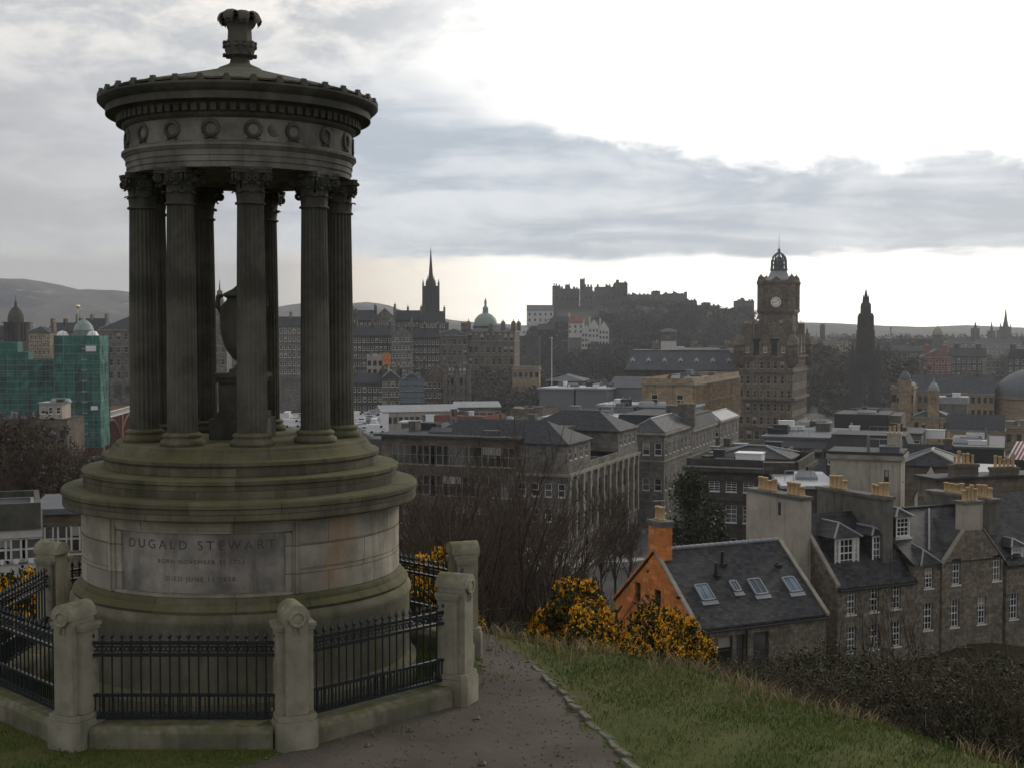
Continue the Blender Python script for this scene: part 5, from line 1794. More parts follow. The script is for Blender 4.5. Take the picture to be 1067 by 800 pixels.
crag('castle_hill', [(520, 372), (548, 348), (566, 338), (577, 322), (600, 320), (650, 318), (700, 320), (730, 324), (770, 330), (800, 338), (830, 352), (860, 372)], D + 10, 420, 3.0, rock_mat)
for lb, xl, xr, y, d, n_ in (('pale cliff top house left of the castle', 549, 577, 324, 1140, 5),):
    block('cliff_house', lb, xr, y, d, xl, 18, 'white', 'gable_x', 5, 'lead', rot=0, corner='R', bands=[('f', n_, 1.6, 2.2, 2, 5, 2, 'dark')], base=zat(340, d), cornice=False)
for k, (xl, xr, yt, yb, lb, wl_, kind) in enumerate((
        (591, 608, 337, 352, 'red roofed white villa below the castle walls, left one', 'white', 'gable_x'),
        (606, 615, 346, 364, 'narrow white gabled villa left in the cluster under the castle', 'white', 'gable_y'),
        (613, 624, 341, 356, 'tall white gabled villa in the middle of the cluster under the castle', 'white', 'gable_y'),
        (624, 634, 343, 360, 'small white gabled villa right in the cluster under the castle', 'white', 'gable_y'))):
    block('white_villa', lb, xr, yt, 1000 - 4 * k, xl, 12, wl_, kind, 5.5, 'red' if k == 0 else 'lead', rot=-6, corner='R', bands=[('f', 3, 1.4, 2.0, 1.5, 4.0, 3, 'dark')], base=zat(yb, 1000), cornice=False,
          chims=[(.1, .5, 1.2, 2.4, 8, 0)])
for k, (xl, xr, yt, yb, lb) in enumerate(((560, 580, 344, 375, 'blackened tall tenement at the foot of the crag, left edge'), (578, 592, 336, 372, 'narrow blackened tenement under the half moon tower'),
                                          (612, 640, 360, 385, 'dark block with pale roof line below the white villas'), (536, 562, 352, 380, 'sooty flat block with pale roof edge right of the bank'))):
    block('ridge_tenement', lb, xr, yt, 900 - 15 * k, xl, 16, 'black' if k < 2 else 'soot', 'flat' if k > 1 else 'gable_x', 1.0 if k > 1 else 4, 'lead' if k > 1 else 'slate', rot=-4, corner='R', base=zat(yb + 20, 880),
          bands=[('f', 4, 1.1, 1.8, 1.5, 3.6, 5, 'dark')], cornice=(k > 1))
block('terrace_building', 'yellow stone terrace wall right of the bank above the gardens', 562, 384, 560, 534, 10, 'gold', 'flat', 0.8, 'felt', rot=-4, corner='R', courses=(4,), bands=[('f', 5, 1.4, 2.4, 1.6, 4, 1, 'blank')])

# ------------------------------------------------------------------ left: netting, bridge, small lodge
M['net'] = None
m_, q, bs = new_mat('green_scaffold_netting')
p = q.n('ShaderNodeTexCoord').outputs['Object']
x, y, z = q.sep(p)
lift = q.step(q.m('ABSOLUTE', q.m('SUBTRACT', q.m('FRACT', q.m('MULTIPLY', z, 0.5)), 0.5)), 0.44, 0.5)
nz = q.noise(q.vec(q.m('MULTIPLY', q.m('ADD', x, y), 0.42), q.m('MULTIPLY', z, 0.16), 0), 1.3, 6, 0.75)
cc = q.mix(q.step(nz, 0.3, 0.7), (0.006, 0.048, 0.036), (0.035, 0.21, 0.15))
cc = q.mix(q.m('MULTIPLY', lift, 0.6), cc, (0.16, 0.30, 0.26))
low_ = q.noise(q.vec(q.m('MULTIPLY', q.m('ADD', x, y), 0.16), q.m('MULTIPLY', z, 0.05), 3.0), 1.0, 3, 0.6)
cc = q.mix(q.m('MULTIPLY', q.step(low_, 0.48, 0.62), 0.65), cc, (0.02, 0.05, 0.043))
q.put(bs.inputs['Base Color'], cc)
bs.inputs['Roughness'].default_value = 0.7
bumped(q, bs, nz, 0.5, 0.2)
M['net'] = m_
NETR = 6


def netted(label, xl, xr, yt, yb, d, L, loop=True):
    a, b = at(xl, yt, d), at(xr, yt, d)
    W = (b.x - a.x)
    zb_ = zat(yb, d)
    H = a.z - zb_
    t = thing('netted_building', label, 'scaffolded building', (a.x, a.y, zb_), R(NETR))
    mb = MB()
    n_, m2 = 14, 12
    def curtain(P, U, ln):
        U = Vector(U)
        N = Vector((U.y, -U.x, 0))
        vs = []
        for j in range(m2 + 1):
            for i in range(n_ + 1):
                s_ = rng.uniform(-0.35, 0.2) if 0 < i < n_ else 0
                vs.append(Vector(P) + U * ln * i / n_ + N * (s_ + (0.12 if j % 2 else 0)) + Vector((0, 0, H * j / m2)))
        mb.add(vs, [(j * (n_ + 1) + i, j * (n_ + 1) + i + 1, (j + 1) * (n_ + 1) + i + 1, (j + 1) * (n_ + 1) + i) for j in range(m2) for i in range(n_)])
    curtain((0, -1.4, 0), (1, 0, 0), W)
    curtain((W, -1.4, 0), (0, 1, 0), L)
    curtain((0, L, 0), (0, -1, 0), L + 1.4)
    curtain((W, L, 0), (-1, 0, 0), W)
    mb.build('netting', M['net'], t)
    mb = MB()
    for j in range(m2 + 1):
        mb.box(-0.2, W + 0.2, -1.62, -1.54, H * j / m2 + 0.05, H * j / m2 + 0.13)
    for i in range(int(W / 2.4) + 1):
        x_ = min(i * 2.4, W)
        mb.tube([(x_, -1.7, 0), (x_, -1.7, H + 1.3)], 0.045, 5)
    mb.build('frame', M['metalpole'], t)
    mb = MB()
    mb.box(0.3, W - 0.3, -0.4, L - 0.4, 0, H - 0.3)
    mb.build('wall', M['soot'], t)
    return t, W, H


t, W_, H_ = netted('tall green netted scaffold tower left of the columns', 57.5, 103.5, 350, 466, 330, 11)
mb = MB()
mb.lathe([(2.4, -0.3), (2.4, 1.2), (2.6, 1.4), (2.2, 2.6), (1.3, 3.6), (0.5, 4.1), (0.3, 4.8), (0.0, 5.0)], 16)
mb.build('dome', M['copper'], t, 50, (W_ * 0.55, 4, H_))
mb = MB()
for i in range(9):                              # loading bay with stacked boards up the tower
    mb.box(W_ * 0.60, W_ * 0.72, -1.95, -1.72, H_ * (0.12 + 0.095 * i), H_ * (0.12 + 0.095 * i) + 0.25)
mb.build('platform', M['membrane'], t)
mb = MB()
for x0, x1, z0, z1 in ((0.70, 0.93, 0.86, 0.91), (0.80, 0.95, 0.34, 0.375), (0.32, 0.62, 0.22, 0.29)):
    mb.box(W_ * x0, W_ * x1, -1.9, -1.72, H_ * z0, H_ * z1)
for x in (0.08, 0.75):
    mb.lathe([(0.0, 1.5), (1.0, 1.2), (1.7, 0.0)], 8, c=(W_ * (x + .06), 1.0, H_ - .2))
mb.build('sheet', M['polewhite'], t)
fp = thing('flag_mast', 'slim mast topped with a gilt ball above the green netted tower', 'mast', tuple(at(81.5, 345, 334)))
mb = MB()
mb.tube([(0, 0, 0), (0, 0, 6.2)], [0.10, 0.07], 6)
mb.build('pole', M['polewhite'], fp)
mb = MB()
mb.lathe([(0.0, 5.7), (0.4, 5.85), (0.55, 6.25), (0.4, 6.65), (0, 6.8)], 12)
mb.build('ball', plain('gilt', (0.75, 0.62, 0.32), 0.35, 0.8), fp, 60)
t, W_, H_ = netted('wide green netted building at the left edge with a stepped top', -30, 56, 375, 445, 338, 14)
mb = MB()
mb.box(W_ * 0.34, W_ * 0.56, -1.2, 4, H_, H_ + 4.6)
mb.box(W_ * 0.56, W_ * 0.68, -1.0, 4, H_, H_ + 2.0)
mb.build('netting', M['net'], t)
block('stone_lodge', 'small pale stone lodge with three white windows at the foot of the netted tower', 64.5, 420.5, 300, 40, 6, 'cream', 'slab', 0.3, 'membrane', rot=0, corner='R', bands=[('f', 3, 1.0, 1.5, 0.8, 3, 1, 'far')], cornice=False, base=zat(437, 300))
block('retaining_wall', 'sooty retaining wall under the small pale lodge at left', 70, 437.1, 299, -20, 12, 'brown', 'slab', 0.15, 'felt', rot=0, corner='R', cornice=False, over=0.1, bands=[('f', 9, 1.4, 2.0, 2.5, 4, 3, 'dark')])
# arched road bridge
c0, c1 = at(104, 436, 350), at(140, 427, 395)
br = thing('road_bridge', 'iron arch road bridge with pale balustrade left of the columns', 'bridge', tuple(c0), math.atan2(c1.y - c0.y, c1.x - c0.x))
Lbr = (c1 - c0).length * 1.6
mb = MB()
for i in range(int(Lbr / 0.9)):
    mb.lathe([(0.12, 0.0), (0.2, 0.3), (0.1, 0.8), (0.15, 1.0)], 6, c=(i * 0.9, -0.2, 0))
mb.box(-1, Lbr, -0.4, 0.0, 1.0, 1.3)
mb.box(-1, Lbr, -0.5, 0.1, -0.4, 0.0)
mb.build('balustrade', M['white'], br)
mb = MB()
for k in range(3):
    x0 = k * Lbr / 3
    pts = [(x0 + Lbr / 3 * i / 12, -0.3, -7.5 + 6.4 * math.sin(math.pi * i / 12) ** 0.7) for i in range(13)]
    mb.tube(pts, 0.35, 6)
    for i in range(1, 12):
        mb.tube([pts[i], (pts[i][0], -0.3, -0.4)], 0.16, 5)
    mb.box(x0 - 0.8, x0 + 0.8, -1.0, 12, -14, -0.4)
mb.box(-1, Lbr, 0.2, 12, -0.9, -0.42)
mb.build('arch', M['red'], br)
# modern flat roofed buildings just down the hill on the left
lf = block('flat_topped_building', 'near modern flat roofed building with stained concrete parapet behind the left railings', 40, 530, 60, -60, 5, 'white', 'flat', 0.0, 'felt', rot=21, corner='R', cornice=False, base=-9.5,
           bands=[('f', 3, 1.0, 1.1, 1.3, 3, 1, 'far', 0.5, 1.0)])
W_, L_, H_ = dims(lf)
mb = MB()
for a in ((-0.1, W_ + 0.1, -0.12, 0.12), (-0.1, W_ + 0.1, L_ - .12, L_ + .12), (-0.1, .14, .12, L_ - .12), (W_ - .14, W_ + .1, .12, L_ - .12)):
    mb.box(*a, H_ - 0.9, H_ + 0.32)
M['stained'] = stone('stained_dark_concrete', (0.12, 0.115, 0.095), (0.075, 0.072, 0.06), (0.035, 0.034, 0.028), 0.8, soot_amt=0.5, streak=0.7)
mb.build('parapet', M['stained'], lf)
block('flat_topped_building', 'low annexe with grey roof edge between the modern building and the monument', 92, 534, 68, 34, 6, 'brown', 'slab', 0.3, 'lead', rot=12, corner='R', cornice=False, base=-9.5, over=0.3, bands=[('f', 4, 1.2, 1.5, 0.6, 3, 1, 'far')])

# ------------------------------------------------------------------ houses below the hill on the right
def ray_plane(px, py, P, N):
    o = Vector((0, 0, EZ))
    d = at(px, py, 1.0) - o
    t = (Vector(P) - o).dot(N) / d.dot(N)
    return o + d * t


class House:
    """Local frame: origin at the front left eave corner dropped to zb; x along the front, y to the back."""
    def __init__(s, name, label, px, py, d, rot, zb, cat='house'):
        s.C = at(px, py, d)
        s.ux = Vector((math.cos(R(rot)), math.sin(R(rot)), 0))
        s.uy = Vector((-s.ux.y, s.ux.x, 0))
        s.zb, s.rot = zb, rot
        s.O = Vector((s.C.x, s.C.y, zb))
        s.H = s.C.z - zb
        s.t = thing(name, label, cat, tuple(s.O), R(rot))

    def loc(s, p):
        v = Vector(p) - s.O
        return Vector((v.dot(s.ux), v.dot(s.uy), v.z))

    def front(s, px, py, y=0.0):
        return s.loc(ray_plane(px, py, s.O + s.uy * y, s.uy))

    def left(s, px, py, x=0.0):
        return s.loc(ray_plane(px, py, s.O + s.ux * x, s.ux))

    def slope(s, px, py, y0, z0, y1, z1):
        a = s.O + s.uy * y0 + Vector((0, 0, z0))
        n = s.ux.cross(s.uy * (y1 - y0) + Vector((0, 0, z1 - z0)))
        return s.loc(ray_plane(px, py, a, n))

    def ops(s, pts, w, h, y=0.0):
        o = []
        for px, py in pts:
            p = s.front(px, py, y)
            o.append((p.x - w / 2, p.x + w / 2, p.z - h / 2, p.z + h / 2))
        return o


def gutter(parent, pts, r=0.06):
    mb = MB()
    mb.tube(pts, r, 6)
    return mb.build('gutter', M['cladblack'], parent)


def dormer(parent, x, y, z, w, h, dep, style='sash', sides=0.0, roof='slate_near'):
    """Roof dormer: front wall with a sash, cheeks and a hipped slate cap with lead ridges."""
    mb = MB()
    ow = w - 0.24 - 2 * sides
    ops = [(w / 2 - ow / 2, w / 2 + ow / 2, 0.12, h - 0.1)]
    if sides:
        ops += [(0.08, 0.08 + sides - 0.06, 0.12, h - 0.1), (w - 0.02 - sides, w - 0.08, 0.12, h - 0.1)]
    wall_face(mb, (0, 0, 0), (1, 0, 0), w, h, ops, 0.12)
    mb.box(-0.1, w + 0.1, -0.14, -0.003, -0.08, 0.0)
    dm = mb.build('dormer', M['wframe'], parent, None, (x, y, z))
    for x_, sgn in ((0, -1), (w, 1)):
        kb = MB()
        kb.box(*sorted((x_, x_ + sgn * 0.05)), 0.02, dep, 0, h)
        kb.build('cheek', M['slate_near'], dm)
    for a, b, c, d in ops:
        put_window(dm, Vector((a, -0.05, c)), (1, 0), b - a, d - c, style if b - a > 0.4 else 'sash2')
    mb = MB()
    o = 0.16
    rh = 0.42 * w
    v = [(-o, -o, h), (w + o, -o, h), (w + o, dep + rh, h), (-o, dep + rh, h), (w / 2, w * 0.42, h + rh), (w / 2, dep + rh, h + rh)]
    mb.add(v, [(0, 1, 4), (1, 2, 5, 4), (3, 0, 4, 5), (3, 2, 1, 0)])
    rf_ = mb.build('roof', M[roof], dm)
    mb = MB()
    for a, b in ((0, 4), (1, 4), (4, 5)):
        mb.tube([Vector(v[a]) + Vector((0, 0, 0.02)), Vector(v[b]) + Vector((0, 0, 0.02))], 0.07, 5)
    mb.build('ridge', M['leadpale'], rf_)
    return dm


def gable_front(mb, W, hs, tp, ops, dep=0.2):
    """Front wall in the plane y=0 under the outline tp(u), with recessed openings."""
    low = [o for o in ops]
    us = sorted({0.0, W, *[v for o in ops for v in o[:2]], *np.linspace(0, W, 25).tolist()})
    for u0, u1 in zip(us[:-1], us[1:]):
        cut = sorted([o for o in low if o[0] < (u0 + u1) / 2 < o[1]], key=lambda o: o[2])
        z = 0.0
        for o in cut:
            mb.quad((u0, 0, z), (u1, 0, z), (u1, 0, o[2]), (u0, 0, o[2]))
            z = o[3]
        mb.quad((u0, 0, z), (u1, 0, z), (u1, 0, tp(u1)), (u0, 0, tp(u0)))
    for a, b, c, d in ops:
        for (ua, za_), (ub, zb_) in (((a, c), (b, c)), ((b, c), (b, d)), ((b, d), (a, d)), ((a, d), (a, c))):
            mb.quad((ua, 0, za_), (ub, 0, zb_), (ub, dep, zb_), (ua, dep, za_))


# the orange gabled cottage
h = House('orange_house', 'orange gabled house with slate roof and four rooflights, nearest below the hill', 727, 656, 72, 26, -16.5)
Wd, Ln, RH = 9.1, 9.0, 3.65
hs = h.H
mb = MB()
fops = [(p_.x - w / 2, p_.x + w / 2, max(0.3, hs - 0.55 - ht), hs - 0.55) for p_, w, ht in ((h.front(756, 672), 1.0, 1.7), (h.front(772, 670), 0.6, 1.7), (h.front(793, 668), 1.1, 2.2))]
wall_face(mb, (0, 0, 0), (1, 0, 0), Wd, hs, fops, 0.25)
wall_face(mb, (Wd, 0, 0), (0, 1, 0), Ln, hs, [])
wall_face(mb, (Wd, Ln, 0), (-1, 0, 0), Wd, hs, [])
mb.poly([(Wd, 0, hs), (Wd, Ln, hs), (Wd, Ln / 2, hs + RH)])
mb.build('wall', M['rubble'], h.t)
for a, b, c, d in fops:
    put_window(h.t, Vector((a, 0.05, c)), (1, 0), b - a, d - c, 'dark')
mb = MB()
gops = []
for px, py, w, ht in ((665, 617, 0.75, 1.25), (685, 624, 0.75, 1.15)):
    p_ = h.left(px, py)
    u = Ln - p_.y
    gops.append((u - w / 2, u + w / 2, p_.z - ht / 2, p_.z + ht / 2))
# gable wall as strips so that the windows are real openings
zt_ = [hs]
wall_face(mb, (0, Ln, 0), (0, -1, 0), Ln, hs - 0.05, [o_ for o_ in gops if o_[3] < hs - 0.05], 0.25)
for u0, u1 in zip(np.linspace(0, Ln, 41)[:-1], np.linspace(0, Ln, 41)[1:]):
    tp = lambda u: hs + RH * (1 - abs(u - Ln / 2) / (Ln / 2))
    lo = hs - 0.05
    cut = [o_ for o_ in gops if o_[3] >= hs - 0.05 and o_[0] < (u0 + u1) / 2 < o_[1]]
    yy0, yy1 = Ln - u0, Ln - u1
    segs = [(lo, lo, tp(u0), tp(u1))]
    if cut:
        segs = ([(lo, lo, cut[0][2], cut[0][2])] if cut[0][2] > lo else []) + [(cut[0][3], cut[0][3], tp(u0), tp(u1))]
    for a0, a1, b0, b1 in segs:
        mb.quad((0, yy0, a0), (0, yy1, a1), (0, yy1, b1), (0, yy0, b0))
for o_ in gops:
    for (ua, za), (ub, zb2) in (((o_[0], o_[2]), (o_[1], o_[2])), ((o_[1], o_[2]), (o_[1], o_[3])), ((o_[1], o_[3]), (o_[0], o_[3])), ((o_[0], o_[3]), (o_[0], o_[2]))):
        mb.quad((0, Ln - ua, za), (0, Ln - ub, zb2), (0.22, Ln - ub, zb2), (0.22, Ln - ua, za))
mb.build('gable_wall', M['orange'], h.t)
for a, b, c, d in gops:
    put_window(h.t, Vector((0.06, Ln - a, c)), (0, -1), b - a, d - c, 'dark')
rm, _ = roof_shape('gable_x', Wd, Ln, hs, RH, 0.14)
rf = rm.build('roof', M['slate_near'], h.t)
mb = MB()
for i in range(19):
    mb.tube([(i * Wd / 19 - .03, Ln / 2, hs + RH + 0.20), ((i + 1) * Wd / 19 - .06, Ln / 2, hs + RH + 0.19)], [0.13, 0.12], 8)
mb.build('ridge', M['leadpale'], rf)
for x_ in (-0.10, Wd - 0.12):
    for y0, y1 in ((-0.2, Ln / 2), (Ln + .2, Ln / 2)):
        mb = MB()
        z0 = hs - 0.16
        a, b = Vector((x_, y0, z0 + 0.22)), Vector((x_, y1, hs + RH + 0.20))
        t_ = (b - a) / 2
        mb.obox((a + b) / 2 + Vector((0.1, 0, 0)), t_, (0.13, 0, 0), (0, 0, 0.07))
        mb.build('skew', M['orange' if x_ < 0 and y0 > 1 else 'trim'], rf)
gutter(h.t, [(-0.1, -0.24, hs - 0.16), (Wd + .1, -0.24, hs - 0.16)])
p_ = h.front(777, 672)
gutter(h.t, [(p_.x, -0.1, 0.1), (p_.x, -0.1, hs - 0.2)], 0.06)
for k, (px, py, w, ht) in enumerate(((734, 617, 0.85, 1.15), (765.7, 610.6, 0.45, 0.75), (789, 611, 0.85, 1.15), (824.8, 608.8, 0.85, 1.1))):
    p_ = h.slope(px, py, 0, hs + 0.17, Ln / 2, hs + RH + 0.17)
    sl = Vector((0, Ln / 2, RH)).normalized()
    nn = Vector((0, -sl.z, sl.y))
    mb = MB()
    for s_ in (-1, 1):
        mb.obox(p_ + Vector((s_ * w / 2, 0, 0)) + nn * 0.05, (0.045, 0, 0), sl * ht / 2, nn * 0.06)
        mb.obox(p_ + sl * (s_ * ht / 2) + nn * 0.05, (w / 2 - 0.047, 0, 0), sl * 0.045, nn * 0.06)
    mb.obox(p_ - sl * (ht / 2 + 0.2) + nn * 0.02, (w / 2 + 0.12, 0, 0), sl * 0.14, nn * 0.02)
    mb.obox(p_ + nn * 0.06, (0.02, 0, 0), sl * (ht / 2 - .05), nn * 0.045)
    rl = mb.build('rooflight', M['leadpale'], rf)
    mb = MB()
    a, b = Vector((w / 2 - .03, 0, 0)), sl * (ht / 2 - .03)
    q0 = p_ + nn * 0.06
    mb.quad(q0 - a - b, q0 + a - b, q0 + a + b, q0 - a + b)
    mb.build('pane', M['glassblue'], rl)
for px, py in ((746, 599), (752.5, 587), (810, 588)):
    p_ = h.slope(px, py, 0, hs + 0.17, Ln / 2, hs + RH + 0.17)
    mb = MB()
    tall = 0.75 if px < 800 else 0.12
    mb.tube([p_, p_ + Vector((0, 0, tall))], 0.09, 8)
    mb.box(p_.x - .2, p_.x + .2, p_.y - .25, p_.y + .15, p_.z - .12, p_.z + 0.04)
    mb.build('vent_pipe', M['cladblack'], rf)
ctop = zat(546, 75.5) - h.zb
mb = MB()
mb.box(-0.02, 0.78, Ln / 2 - 0.66, Ln / 2 + 0.66, hs + RH - 0.9, ctop)
ch = mb.build('chimney', M['orange'], h.t)
mb = MB()
mb.box(-0.12, 0.88, Ln / 2 - 0.76, Ln / 2 + 0.76, ctop + 0.002, ctop + 0.16)
mb.box(-0.06, 0.82, Ln / 2 - 0.70, Ln / 2 + 0.70, ctop - 0.2, ctop - 0.003)
mb.build('cap', M['concrete'], ch)
for i, y_ in enumerate((-0.16, 0.3)):
    o = link('chimney_pot', pot_mesh(), ch, (0.38, Ln / 2 + y_, ctop + 0.16))
    o.scale = (1.3, 1.3, 1.15)
an = thing('television_aerial', 'thin rooftop aerial on the orange chimney stack', 'aerial', tuple(h.O + h.ux * 0.85 + h.uy * (Ln / 2 + .55) + Vector((0, 0, ctop + .16))), R(20))
mb = MB()
mb.tube([(0, 0, 0), (0, 0, 1.1)], 0.025, 5)
mb.tube([(-0.6, 0, 1.05), (0.3, 0, 1.05)], 0.02, 5)
for i in range(5):
    mb.tube([(-0.55 + i * 0.18, -0.2, 1.06), (-0.55 + i * 0.18, 0.2, 1.06)], 0.012, 4)
mb.build('mast', M['metalpole'], an)

# terraced houses behind it
RT = 25
h1 = House('terraced_house', 'rubble stone terraced house with two hip roofed dormers and a tall cream chimney wall', 873, 612, 80, RT, -18.0)
W1, L1, RH1 = 6.2, 8.0, 3.9
hs = h1.H
ops = h1.ops([(887, 626.6), (911, 624), (934, 621)], 0.74, 1.6) + h1.ops([(887, 666), (911, 663), (934, 660)], 0.74, 1.6)
mb = MB()
wall_face(mb, (0, 0, 0), (1, 0, 0), W1, hs, ops, 0.2)
wall_face(mb, (W1, 0, 0), (0, 1, 0), L1, hs, [])
wall_face(mb, (W1, L1, 0), (-1, 0, 0), W1, hs, [])
wall_face(mb, (0, L1, 0), (0, -1, 0), L1, hs, [])
mb.poly([(0, 0, hs), (0, L1, hs), (0, L1 / 2, hs + RH1)])
mb.build('wall', M['rubble'], h1.t)
for a, b, c, d in ops:
    put_window(h1.t, Vector((a, 0.03, c)), (1, 0), b - a, d - c, 'sash')
rm, _ = roof_shape('gable_x', W1, L1, hs, RH1, 0.18)
rm.build('roof', M['slate_near'], h1.t)
gutter(h1.t, [(0, -0.26, hs - 0.18), (W1, -0.26, hs - 0.18)])
mb = MB()
mb.obox((-0.02, L1 / 4 - .1, hs + RH1 / 2 + .12), Vector((0, L1 / 4, RH1 / 2)), (0.14, 0, 0), (0, 0, 0.10))
mb.build('skew', M['trim'], h1.t)
for px, py, w, ht, sd in ((882.5, 576, 1.95, 2.0, 0.34), (915.5, 572, 1.05, 1.85, 0.0)):
    y_ = 1.15
    p_ = h1.front(px, py, y_)
    dormer(h1.t, p_.x - w / 2, y_, p_.z - ht / 2, w, ht, 2.2, 'sash', sd)
# cream stack
zc = zat(518, 83.5) - h1.zb
mb = MB()
mb.box(-0.95, -0.05, 2.6, 8.4, 0, zc)
cs = mb.build('chimney', M['cream'], h1.t)
mb = MB()
mb.box(-1.05, 0.05, 2.5, 8.5, zc + .002, zc + 0.22)
mb.build('cap', M['concrete'], cs)
mb = MB()
mb.box(-0.975, -0.952, 4.6, 4.85, zc - 1.2, zc - 0.35)
mb.build('flue_vent', M['cladblack'], cs)
for y_ in (2.95, 3.4, 3.85, 4.3, 5.9, 6.4, 6.9, 7.4):
    o = link('chimney_pot', pot_mesh(), cs, (-0.5, y_, zc + 0.22))
    o.scale = (1.3, 1.3, rng.uniform(0.9, 1.25))

h2 = House('terraced_house', 'middle terraced house with arched window below a small gablet and pale drainpipe on its slates', 952, 605, 82.6, RT, -18.0)
W2 = 2.7
hs = h2.H
ops = h2.ops([(967, 642)], 0.78, 1.75) + h2.ops([(968, 602)], 0.75, 1.3)
ops[1] = (ops[1][0], ops[1][1], ops[1][2], min(ops[1][3], hs + 0.9))
hw2 = hs + 1.0
mb = MB()
wall_face(mb, (0, 0, 0), (1, 0, 0), W2, hw2, ops, 0.2)
wall_face(mb, (W2, 0, 0), (0, 1, 0), 8.4, hw2, [])
wall_face(mb, (0, 8.4, 0), (0, -1, 0), 8.4, hw2, [])
wall_face(mb, (W2, 8.4, 0), (-1, 0, 0), W2, hw2, [])
mb.build('wall', M['rubble'], h2.t)
for a, b, c, d in ops:
    put_window(h2.t, Vector((a, 0.03, c)), (1, 0), b - a, d - c, 'sash')
zr = zat(531, 87.5) - h2.zb
mb = MB()
mb.add([(-.1, -0.25, hw2), (9.0, -0.25, hw2), (9.0, 4.6, zr), (-.1, 4.6, zr), (-.1, 9.2, hw2), (9.0, 9.2, hw2)], [(0, 1, 2, 3), (3, 2, 5, 4), (0, 3, 4), (1, 5, 2), (4, 5, 1, 0)])
rf2 = mb.build('roof', M['slate_near'], h2.t)
mb = MB()
mb.tube([(-.1, 4.6, zr + .03), (9, 4.6, zr + .03)], 0.1, 6)
mb.build('ridge', M['cladblack'], rf2)
mb = MB()                                       # hipped gablet over the upper window
g0 = Vector(((ops[1][0] + ops[1][1]) / 2, 0, hw2))
v = [g0 + Vector(p) for p in ((-0.95, -.3, 0), (0.95, -.3, 0), (0.95, 2.2, 1.0), (-0.95, 2.2, 1.0), (0, 0.55, 0.85), (0, 2.6, 1.3))]
mb.add(v, [(0, 1, 4), (1, 2, 5, 4), (3, 0, 4, 5)])
gb = mb.build('gablet', M['slate_near'], h2.t)
mb = MB()
mb.tube([v[0], v[4]], 0.06, 5)
mb.tube([v[1], v[4]], 0.06, 5)
mb.tube([v[4], v[5]], 0.06, 5)
mb.build('ridge', M['leadpale'], gb)
p_ = h2.slope(967.5, 531, -0.25, hw2, 4.6, zr)
p2 = h2.slope(967.5, 574, -0.25, hw2, 4.6, zr)
mb = MB()
mb.tube([p_ + Vector((0, -.05, .1)), p2 + Vector((0, -.05, .1))], 0.07, 6)
mb.build('drainpipe', M['leadpale'], rf2)
p_ = h2.front(941, 549, 2.1)
dormer(h2.t, p_.x - 0.6, 2.1, p_.z - 0.7, 1.2, 1.4, 2.4, 'sash', 0.0)
p_ = h2.slope(991, 551, -0.25, hw2, 4.6, zr)
mb = MB()
sl = Vector((0, 4.85, zr - hw2)).normalized()
nn = Vector((0, -sl.z, sl.y))
mb.obox(p_ + nn * .04, (0.3, 0, 0), sl * 0.35, nn * 0.04)
mb.build('rooflight', M['leadpale'], rf2)
# party wall stack between the two houses
zc = zat(518, 84) - h2.zb
mb = MB()
mb.box(-1.75, -0.95, 0.9, 7.6, hs - 1.5, zc)
cs = mb.build('chimney', M['concrete'], h2.t)
mb = MB()
mb.box(-1.85, -0.85, 0.8, 7.7, zc + .002, zc + 0.2)
mb.build('cap', M['concrete'], cs)
for y_ in (1.1, 1.4, 1.6, 1.95, 2.3, 5.2, 5.65, 6.1, 6.55):
    o = link('chimney_pot', pot_mesh(), cs, (-1.35, y_, zc + 0.2))
    o.scale = (1.25, 1.25, rng.uniform(0.9, 1.35))

h3 = House('gabled_house', 'big rubble stone gable with pale chimney at its apex and white sash windows', 982, 590, 83.4, RT, -18.5)
W3 = abs(hit(h3.C, h3.ux, 1049))
hs = h3.H
za = zat(551, 84.7) - h3.zb
ops = h3.ops([(996.5, 595), (1038.7, 591)], 0.74, 1.75) + h3.ops([(995, 638.7), (1022.9, 635.5)], 0.74, 1.8)
mb = MB()
gable_front(mb, W3, hs, lambda u: min(za, hs + (za - hs) * (W3 / 2 - abs(u - W3 / 2)) / (W3 / 2 - 0.7)), ops)
wall_face(mb, (W3, 0, 0), (0, 1, 0), 7, hs, [])
wall_face(mb, (0, 7, 0), (0, -1, 0), 7, hs, [])
mb.build('wall', M['rubble'], h3.t)
for a, b, c, d in ops:
    if True:
        put_window(h3.t, Vector((a, 0.03, c)), (1, 0), b - a, d - c, 'sash')
mb = MB()
mb.add([(-0.25, 0.05, hs - .2), (W3 / 2, 0.05, za + .3), (W3 + .25, 0.05, hs - .2), (-0.25, 7, hs - .2), (W3 / 2, 7, za + .3), (W3 + .25, 7, hs - .2)], [(0, 1, 4, 3), (1, 2, 5, 4), (3, 4, 5)])
mb.build('roof', M['slate_near'], h3.t)
for s_ in (-1, 1):
    mb = MB()
    a = Vector((W3 / 2 + s_ * (W3 / 2 + .1), 0, hs - .02))
    b = Vector((W3 / 2 + s_ * 0.75, 0, za + .02))
    mb.obox((a + b) / 2 + Vector((0, 0.1, 0.05)), (b - a) / 2, (0, 0.18, 0), (0, 0, 0.07))
    mb.build('skew', M['trim'], h3.t)
zc = zat(524, 84.8) - h3.zb
mb = MB()
mb.box(W3 / 2 - 0.78, W3 / 2 + 0.72, -0.03, 0.85, za - 0.02, zc)
cs = mb.build('chimney', M['cream'], h3.t)
mb = MB()
mb.box(W3 / 2 - 0.88, W3 / 2 + 0.82, -0.13, 0.95, zc + .002, zc + .18)
mb.build('cap', M['concrete'], cs)
